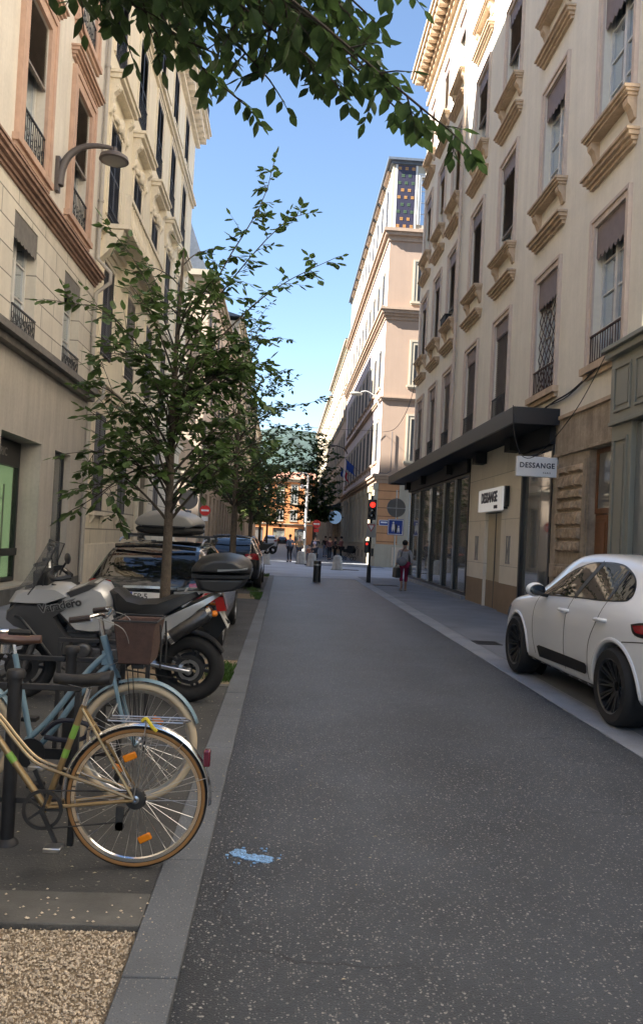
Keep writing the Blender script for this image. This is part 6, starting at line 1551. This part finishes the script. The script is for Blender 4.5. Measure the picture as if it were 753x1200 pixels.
# ================================================================ street furniture
def cone_bollard(x, y, label, z=.02):
    t = thing('concrete_bollard', label, 'bollard', (x, y, z), 0, 'tapered concrete bollards at the crossing')
    o = MB().lathe([(0,0),(.30,0),(.29,.06),(.27,.10),(.225,.62),(.20,.70),(.13,.74),(0,.75)], 28).build('body', bollard_m, t)
    MB().lathe([(0,-.02),(.34,-.02),(.34,.012),(0,.012)], 24).build('foot', concrete, o)
cone_bollard(1.08, 45.7, 'tapered concrete bollard beside the person in the tan coat'); cone_bollard(1.62, 42.6, 'tapered concrete bollard in front of the person with the lilac hat', .0)
cone_bollard(2.83, 39.6, 'tapered concrete bollard standing alone between the group and the traffic light', .0); cone_bollard(-.95, 42.6, 'tapered concrete bollard beyond the dark hatchback on the left', .0)
t = thing('steel_bollard', 'short dark cylindrical steel bollard in the middle of the road end', 'bollard', (1.28, 28.05, 0))
bst = mat('dark bollard steel', (.055,.058,.062), .42, .6, var=.15, scale=6)
MB().cyl((0,0,0),(0,0,.75),.14,.14,28).lathe([(.14,.75),(.13,.775),(0,.785)], 28).build('post', bst, t)
MB().lathe([(.1405,.60),(.1425,.60),(.1425,.66),(.1405,.66)], 28, closed=True).build('band', steel, t)
# traffic light
TL = thing('traffic_light', 'black traffic light on a slim post showing red at the road end', 'traffic light', (3.28, 29.0, .012))
MB().cyl((0,0,0),(0,0,3.3),.045,.042,14).build('post', blackmat, TL); MB().cyl((0,0,0),(0,0,.62),.085,.08,14).build('post_sleeve', black, TL)
hd = MB().box(-.15,.15,-.26,-.06,2.38,3.14).cyl((0,-.06,2.9),(0,0,2.9),.03).cyl((0,-.06,2.5),(0,0,2.5),.03).build('signal_head', black, TL, bevel=.03)
redl = mat('lit red lamp', (.85,.022,.012), .4, emit=.5)
MB().lathe([(0,-.275),(.07,-.272),(.10,-.262)], 24, (0,0,2.94), 'y').build('red_lens', redl, hd)
for z in (2.72, 2.52): MB().lathe([(0,-.272),(.07,-.27),(.095,-.262)], 24, (0,0,z), 'y').build('dark_lens', glass_dark, hd)
for z in (2.94, 2.72, 2.52): MB().torus((0,-.33,z), .11, .006, 'y', 16, 6, R(0), R(180), 12.).build('visor', black, hd)
pl_ = MB().box(-.19,.19,-.12,-.105,1.72,1.86).box(-.16,.16,-.12,-.105,1.86,2.24).build('give_way_plate', grey_w, TL, False)
MB().prism([(-.15,2.2),(.15,2.2),(0,1.92)], -.126,-.121,'xz').build('triangle', redl if False else mat('sign red', (.5,.03,.03), .4), pl_, False)
MB().prism([(-.1,2.17),(.1,2.17),(0,1.98)], -.131,-.127,'xz').build('triangle_field', sign_white, pl_, False)
rp = MB().box(-.22,-.05,-.12,.02,1.12,1.58).build('repeater_head', black, TL, bevel=.02)
MB().lathe([(0,-.135),(.03,-.133),(.045,-.122)], 18, (-.135,0,1.46), 'y').build('red_lens', mat('dim red lamp', (.7,.02,.012), .4, emit=.3), rp)
MB().box(.05,.13,-.1,.02,1.0,1.3).build('call_box', black, TL, bevel=.01)
# sign post near the salon corner
SP = thing('sign_post', 'grey post with a blue square zone sign below the back of a round sign', 'road sign', (5.02, 34.6, .0))
MB().cyl((0,0,0),(0,0,3.95),.032,.03,12).build('post', steel, SP)
sgn = mat('sign blue', (.015,.05,.32), .35)
bs = MB().box(-.36,.36,-.06,-.04,1.9,2.62).build('zone_sign', sgn, SP, bevel=.01)
f = MB().box(-.34,-.31,-.064,-.061,1.92,2.6).box(.31,.34,-.064,-.061,1.92,2.6).box(-.31,.31,-.064,-.061,2.57,2.6).box(-.31,.31,-.064,-.061,1.92,1.95)
f.ball((-.1,-.063,2.46), (.045,.004,.045), 12, 8).prism([(-.15,2.4),(-.05,2.4),(-.03,2.2),(-.06,2.02),(-.10,2.18),(-.15,2.02),(-.18,2.2)], -.066,-.061,'xz')
f.ball((.14,-.063,2.3), (.035,.004,.035), 12, 8).prism([(.1,2.25),(.18,2.25),(.2,2.1),(.17,1.99),(.14,2.1),(.1,1.99),(.08,2.1)], -.066,-.061,'xz').build('pictogram', sign_white, bs, False)
MB().prism([(-.02,2.0),(.06,2.0),(.06,2.42),(-.02,2.36)], -.0665,-.061,'xz').build('pictogram_black', black, bs, False)  # black shape between the two figures
rb = MB().lathe([(0,-.05),(.42,-.05),(.43,-.04),(.43,-.03),(0,-.03)], 32, (0,0,3.14), 'y').build('round_sign_back', mat('sign back grey', (.15,.15,.15), .55, .3), SP)
MB().box(-.42,.42,-.075,-.0505,3.1,3.14).box(-.02,.02,-.08,-.0755,2.74,3.54).build('rail', steel, rb, False)
def round_sign(name, label, x, y, z, r, facem, bar=None, h=2.6, plate=None, post=True):
    t = thing(name, label, 'road sign', (x, y, 0))
    if post: MB().cyl((0,.03,0),(0,.03,z+r*.6),.03,.03,10).build('post', steel, t)
    o = MB().lathe([(0,-.02),(r,-.02),(r,-.005),(0,-.005)], 30, (0,0,z), 'y').build('disc', facem, t)
    if bar: MB().box(-r*.72,r*.72,-.026,-.021,z-r*.17,z+r*.17).build('bar', sign_white, o, False)
    if plate: MB().box(-.18,.18,-.02,-.005,z-r-.30,z-r-.05).build('lower_plate', plate, t, False)
    return t
sred = mat('no entry red', (.62,.025,.02), .4)
round_sign('no_entry_sign', 'red and white no entry sign across the crossing on the left', -4.55, 44.2, 2.85, .3, sred, True, plate=sign_white)
round_sign('no_entry_sign', 'small red no entry sign on the far right pavement beside the group', 2.35, 56, 2.6, .3, sred, True, plate=sred)
ts = round_sign('round_road_sign', 'back of a large round grey sign beside the yellow limestone building', -5.0, 40.0, 3.25, .5, mat('sign back grey', (.15,.15,.15), .55), None, plate=mat('plate blue grey', (.10,.12,.16), .5))
bl = round_sign('round_shop_sign', 'pale blue round shop sign hanging from the far facade above the pavement', 4.75, 72.5, 3.6, .62, mat('pale blue sign', (.34,.52,.74), .4, emit=.05), None, post=False)
MB().box(.62,.9,-.03,.0,3.56,3.64).build('arm', black, bl, False)
# tall lamp post
LP = thing('lamp_post', 'tall pale grey street lamp post in front of the dark tree across the crossing', 'street lamp', (1.35, 50, .02))
lpm = mat('pale grey post', (.40,.39,.37), .6, var=.1, scale=3)
MB().tube([(0,0,0),(0,0,1.2),(.02,0,1.25),(.05,0,5.6)], [.13,.12,.09,.06], 14).build('post', lpm, LP)
MB().tube(smooth_path([(.05,0,5.55),(-.1,0,5.75),(-.5,0,5.7)],4), .035, 8).box(-.75,-.4,-.1,.1,5.6,5.68).build('lamp_arm', lpm, LP)
MB().cyl((-.25,0,4.9),(.04,0,4.95),.03).ball((-.33,0,4.85), (.14,.14,.16), 12, 8).build('lower_lamp', lpm, LP)
# wall lamp, wall bracket and flags on the pink building
WL2 = thing('wall_lamp', 'grey curved street lamp bracketed to the corner of the pink building', 'street lamp', (5.65, 47.5, 9.2), -90)
MB().tube(smooth_path([(0,-.06,0),(0,-.1,.7),(0,-.35,1.3),(0,-.9,1.65),(0,-1.3,1.6)],5), [.06]*12+[.045]*9, 10).box(-.09,.09,-.06,0,-.3,.3).build('bracket', lpm, WL2)
MB().ball((0,-1.6,1.48), (.2,.42,.12), 16, 8).build('lamp_head', mat('lamp head grey', (.28,.26,.22), .5), WL2)
WL3 = thing('wall_lamp', 'small dark lamp arm on the far part of the right facades above the flags', 'street lamp', (5.65, 72, 9.6), -90)
MB().tube(smooth_path([(0,-.05,0),(0,-.4,.5),(0,-1.2,.75)],5), .05, 8).ball((0,-1.5,.7), (.16,.35,.1), 12, 8).build('bracket', lamp_m, WL3)
def flag(label, y, z, mats_, dz=0):
    t = thing('flag', label, 'flag', (5.6, y, z), 0)
    MB().tube([(.05,0,0),(-1.55,0,1.35)], .022, 8).ball((-1.57,0,1.37), .04, 8, 6).build('pole', lamp_m, t)
    n = 8
    for k, m in enumerate(mats_):
        vs = []; w0 = k/len(mats_); w1 = (k+1)/len(mats_)
        for i in range(n+1):
            u = i/n
            for w_ in (w0, w1):
                bx = lerp(-1.5,-.62,w_); bz = lerp(1.3,.56,w_)
                vs.append((bx+.28*u+.1*math.sin(u*5+w_*2), .10*math.sin(u*7+w_*4), bz-u*1.15+.06*math.sin(w_*6)))
        o = MB().add(vs, [(2*i, 2*i+1, 2*i+3, 2*i+2) for i in range(n)]).build('cloth', m, t, recalc=False)
    t.scale = (.72, .72, .72)
fb = mat('flag blue', (.02,.06,.28), .8); fr_ = mat('flag red', (.45,.03,.04), .8)
flag('blue flag drooping from an angled pole on the pink building', 60, 6.95, [fb])
flag('blue white and red flag drooping from a pole on the pink building', 66, 6.9, [fb, sign_white, fr_])
# overhead cables
tag(MB().tube(smooth_path([(5.6,46.9,8.35),(2.5,46.4,8.25),(-1.5,45.8,8.35),(-5.2,41,9.2)],6), .012, 5).build('overhead_cable', blackmat), 'thin cable strung across the street from the pink corner building', 'cable')
tag(MB().tube(smooth_path([(5.75,46.96,8.3),(6.0,43,8.0),(5.9,38,8.4),(5.5,33.05,9.3)],6), .014, 5).build('overhead_cable', blackmat), 'cable sagging between the pink corner building and the cream building', 'cable')
tag(MB().tube([(6.35,46.9,8.35),(6.35,46.9,5.9),(6.1,46.85,5.75),(5.6,46.7,5.75)], .03, 6).build('wall_conduit', lamp_m), 'dark conduit running down the pink corner wall below the cable', 'conduit')

# ================================================================ people
def skin(name, verts, edges, rad, m, parent, sub=2, root=0):
    me = bpy.data.meshes.new(name); me.from_pydata(verts, edges, []); o = bpy.data.objects.new(name, me); COL.objects.link(o)
    sk = o.modifiers.new('k', 'SKIN'); sk.use_smooth_shade = True
    for i, d in enumerate(me.skin_vertices[0].data):
        r = rad[i]; d.radius = r if isinstance(r, tuple) else (r, r); d.use_root = (i == root)
    ss = o.modifiers.new('s', 'SUBSURF'); ss.levels = ss.render_levels = sub
    bpy.context.view_layer.update(); new = evaluated(o); o.modifiers.clear(); o.data = new
    new.materials.clear(); new.materials.append(m); new.polygons.foreach_set('use_smooth', [True]*len(new.polygons)); o.parent = parent
    return o
SKINM = [mat('light skin', (.50,.30,.21), .6), mat('tan skin', (.36,.20,.13), .6)]
def cloth(c, k=[0]):
    nm = 'cloth %.2f %.2f %.2f' % c; return mat(nm, c, .9, var=.15, scale=12)
def person(label, loc, face, h=1.7, top=(.4,.4,.4), bot=(.05,.05,.07), hair=(.02,.015,.012), skin_i=0, stride=.0, arms='down', sit=False, short=False, sleeves=True, hairlen=.0, hat=None, group=None, coat=False, sandals=False):
    """face: the way the figure looks, degrees about Z, 0 is away from the camera (+Y)"""
    t = thing('person', label, 'person', loc, face, group); k = h/1.7; sm = SKINM[skin_i]
    J = {}
    hip = .93 if not sit else .62
    J['pel'] = (0,0,hip); J['waist'] = (0,.01,hip+.16); J['chest'] = (0,.0,hip+.33); J['neck'] = (0,-.005,hip+.50); J['head0'] = (0,.02,hip+.57); J['head'] = (0,.03,hip+.67)
    for s, n in ((-1,'l'), (1,'r')):
        st = stride*s
        J[n+'hip'] = (s*.09,0,hip-.03)
        if sit:
            J[n+'kn'] = (s*.12,.40,hip-.02); J[n+'an'] = (s*.12,.42,.09); J[n+'to'] = (s*.13,.58,.04)
        else:
            J[n+'kn'] = (s*.10,.5*st+.03,.50); J[n+'an'] = (s*.095,st-.03 if st >= 0 else st-.04,.085 if st >= 0 else .13); J[n+'to'] = (s*.11,J[n+'an'][1]+.15,.04 if st >= 0 else .05)
        J[n+'sh'] = (s*.18,0,hip+.45)
        a = arms if isinstance(arms, str) else arms[0 if s < 0 else 1]
        if a == 'down': J[n+'el'] = (s*.235,-.03-.25*st,hip+.19); J[n+'ha'] = (s*.24,.05-.5*st,hip-.05)
        elif a == 'fold': J[n+'el'] = (s*.25,.03,hip+.20); J[n+'ha'] = (s*.06,.24,hip+.25)
        elif a == 'fwd': J[n+'el'] = (s*.23,.08,hip+.20); J[n+'ha'] = (s*.18,.34,hip+.16)
        elif a == 'up': J[n+'el'] = (s*.25,.12,hip+.28); J[n+'ha'] = (s*.12,.2,hip+.52)
    J = {n: tuple(c*k for c in v) for n, v in J.items()}
    names = list(J); idx = {n: i for i, n in enumerate(names)}
    rr = {'pel':(.145,.11),'waist':(.125,.095),'chest':(.15,.105),'neck':(.058,.058),'head0':(.06,.065),'head':(.078,.095)}
    for n in 'lr': rr.update({n+'hip':(.09,.09), n+'kn':(.055,.055), n+'an':(.038,.038), n+'to':(.036,.028), n+'sh':(.06,.06), n+'el':(.042,.042), n+'ha':(.032,.04)})
    E = [('pel','waist'),('waist','chest'),('chest','neck'),('neck','head0'),('head0','head')]
    for n in 'lr': E += [('pel',n+'hip'),(n+'hip',n+'kn'),(n+'kn',n+'an'),(n+'an',n+'to'),('chest',n+'sh'),(n+'sh',n+'el'),(n+'el',n+'ha')]
    sc_ = lambda r, f=1.: tuple(x*k*f for x in r)
    skin('body', [J[n] for n in names], [(idx[a], idx[b]) for a, b in E], [sc_(rr[n]) for n in names], sm, t, 2)
    def part(nm, keys, edges, m, f, extra=None):
        ii = {n: i for i, n in enumerate(keys)}; V = [J[n] if n in J else extra[n][0] for n in keys]; Rd = [sc_(rr[n], f) if n in rr else sc_(extra[n][1]) for n in keys]
        return skin(nm, V, [(ii[a], ii[b]) for a, b in edges], Rd, m, t, 2)
    def mid(a, b, u): return tuple(lerp(x, y, u) for x, y in zip(J[a], J[b]))
    ex = {'hem': (tuple(lerp(a,b,-.0) for a, b in zip(J['pel'], J['waist'])), (.165,.125)), 'col': (mid('chest','neck',.6), (.085,.08))}
    if coat: ex['hem'] = ((0, .0, (hip-.22)*k), (.20,.16))
    keys = ['chest','waist','hem','col','lsh','rsh']; ed = [('chest','waist'),('waist','hem'),('chest','col'),('chest','lsh'),('chest','rsh')]
    for n in 'lr':
        if sleeves: keys += [n+'el']; ed += [(n+'sh',n+'el')]; ex[n+'cuff'] = (mid(n+'el',n+'ha',.75), (.045,.045)); keys += [n+'cuff']; ed += [(n+'el',n+'cuff')]
        else: ex[n+'cuff'] = (mid(n+'sh',n+'el',.6), (.066,.066)); keys += [n+'cuff']; ed += [(n+'sh',n+'cuff')]
    part('shirt' if not coat else 'coat', keys, ed, cloth(top), 1.14, ex)
    keys = ['pel','lhip','rhip','lkn','rkn']; ed = [('pel','lhip'),('pel','rhip'),('lhip','lkn'),('rhip','rkn')]
    for n in 'lr': ex[n+'leg'] = (mid(n+'kn',n+'an',.5 if short else .92), (.066,.066) if short else (.056,.056)); keys.append(n+'leg'); ed.append((n+'kn',n+'leg'))
    part('trousers', keys, ed, cloth(bot), 1.17, ex)
    for n in 'lr':
        a, b = Vector(J[n+'an']), Vector(J[n+'to']); c = a.lerp(b, .5); c.z = b.z
        dy = (b-a); ang = math.degrees(math.atan2(dy.y, dy.x))-90
        MB().ball((0,0,0), (.048*k,.135*k,.042*k), 12, 8).build('shoe', cloth((.35,.28,.22)) if sandals else blackmat, t, basis=T(c.x,c.y,c.z+.004) @ RZ(ang))
    hd = Vector(J['head']); hm = cloth(hair) if hat is None else cloth(hat)
    hb = MB().ball((hd.x, hd.y-.022*k, hd.z+.045*k), (.098*k,.108*k,.100*k), 16, 10)
    if hairlen: hb.ball((hd.x, hd.y-.06*k, hd.z-.06*k), (.085*k,.06*k,hairlen*k), 12, 8)
    hb.build('hair' if hat is None else 'hat', hm, t)
    fc = MB(); fc.ball((hd.x, hd.y+.098*k, hd.z-.0*k), (.014*k,.02*k,.022*k), 8, 6)
    for s in (-1, 1): fc.ball((hd.x+s*.083*k, hd.y+.005, hd.z), (.012*k,.02*k,.03*k), 8, 6)
    fc.build('face', sm, t)
    ey = MB()
    for s in (-1, 1): ey.ball((hd.x+s*.032*k, hd.y+.088*k, hd.z+.022*k), (.012*k,.008*k,.008*k), 8, 6)
    ey.build('eye', blackmat, t)
    return t
W = person('woman seen from behind walking away in a grey shirt and cropped maroon trousers', (3.97, 24.95, .012), 4, 1.63, (.34,.33,.34), (.20,.012,.045), (.012,.010,.010), 1, .12, ('down','down'), short=True, sandals=True)
hbg = thing('handbag', 'large black handbag carried by the walking woman', 'bag', (3.735, 24.98, .44), 10)
MB().frustum((0,0), .18,.42, .14,.36, 0,.34).build('bag_body', seatm, hbg, bevel=.03); MB().torus((0,0,.33), .1, .012, 'x', 18, 6, 0, PI).build('handle', seatm, hbg)
sb = thing('shoulder_bag', 'grey cloth bag slung across the back of the walking woman', 'bag', (3.86, 24.78, .98), 4)
MB().ball((0,0,0), (.17,.07,.15), 14, 8).build('bag_body', cloth((.20,.20,.215)), sb); MB().tube([(-.05,.02,.12),(.02,.02,.36),(.10,.04,.46),(.12,.12,.5)], .014, 6).build('strap', cloth((.08,.08,.09)), sb)
person('person in a tan coat standing with their back turned beside a concrete bollard', (.98, 46.3, .02), -20, 1.66, (.36,.25,.14), (.05,.055,.08), (.45,.36,.25), 0, .05, coat=True, group='people waiting at the crossing')
person('person in a grey blue jacket at the left end of the waiting group', (.42, 47.4, .02), 30, 1.68, (.12,.14,.19), (.02,.02,.03), (.05,.035,.025), 0, .0, group='people waiting at the crossing')
person('seated person with a lilac hat in dark clothes leaning at the bollard', (1.78, 43.5, .02), 130, 1.62, (.03,.03,.04), (.02,.02,.025), (.5,.45,.5), 0, .0, ('fold','fold'), sit=True, hat=(.62,.52,.66), group='people waiting at the crossing')
person('child in a rust red top between the bollards and the seated person', (1.52, 44.4, .02), 160, 1.15, (.34,.12,.07), (.05,.05,.07), (.10,.05,.03), 0, .0, group='people waiting at the crossing')
person('person in a dark top standing far back beside the pale pillar', (3.5, 64, .02), 170, 1.72, (.015,.016,.02), (.16,.19,.26), (.02,.015,.01), 0, .06, group='people on the far pavement')
person('person in a maroon top and dark trousers standing on the far pavement with arms folded', (3.35, 55.5, .02), 190, 1.70, (.16,.07,.075), (.02,.02,.026), (.03,.02,.015), 0, .14, ('fold','down'), group='people on the far pavement')
person('person in a patterned red top pushing the black pram', (4.35, 57.5, .02), 60, 1.74, (.20,.08,.09), (.012,.012,.016), (.02,.015,.01), 0, .1, ('fwd','fwd'), group='people on the far pavement')
person('person in black beside the pram, half hidden behind the one in red', (3.95, 58.2, .02), 100, 1.70, (.02,.02,.025), (.012,.012,.015), (.03,.02,.015), 0, .05, group='people on the far pavement')
person('person in dark clothes standing behind the seated one by the lamp post', (1.95, 47.2, .02), 200, 1.72, (.05,.05,.06), (.03,.03,.04), (.03,.02,.015), 0, .0, ('up','down'), group='people waiting at the crossing')
PR = thing('pram', 'black pram on the far pavement in front of the orange corner building', 'pram', (4.95, 57.6, .02), 60)
MB().prism([(-.4,.55),(.4,.6),(.45,.8),(.1,.85),(.05,1.1),(-.3,1.1),(-.5,.8)], -.24,.24,'yz').build('body', blackmat, PR, bevel=.04)
fm_ = MB()
for s in (-1, 1): fm_.tube([(s*.22,-.75,1.05),(s*.22,-.1,.6),(s*.22,.4,.12)], .015, 6).tube([(s*.22,.1,.6),(s*.22,-.35,.14)], .015, 6)
fm_.tube([(-.22,-.75,1.05),(.22,-.75,1.05)], .018, 6).build('frame', black, PR)
for s in (-1, 1):
    for y, r in ((.4,.1),(-.35,.14)): MB().torus((s*.24,y,r), r-.02, .02, 'x', 18, 6).build('wheel', rubber, PR)
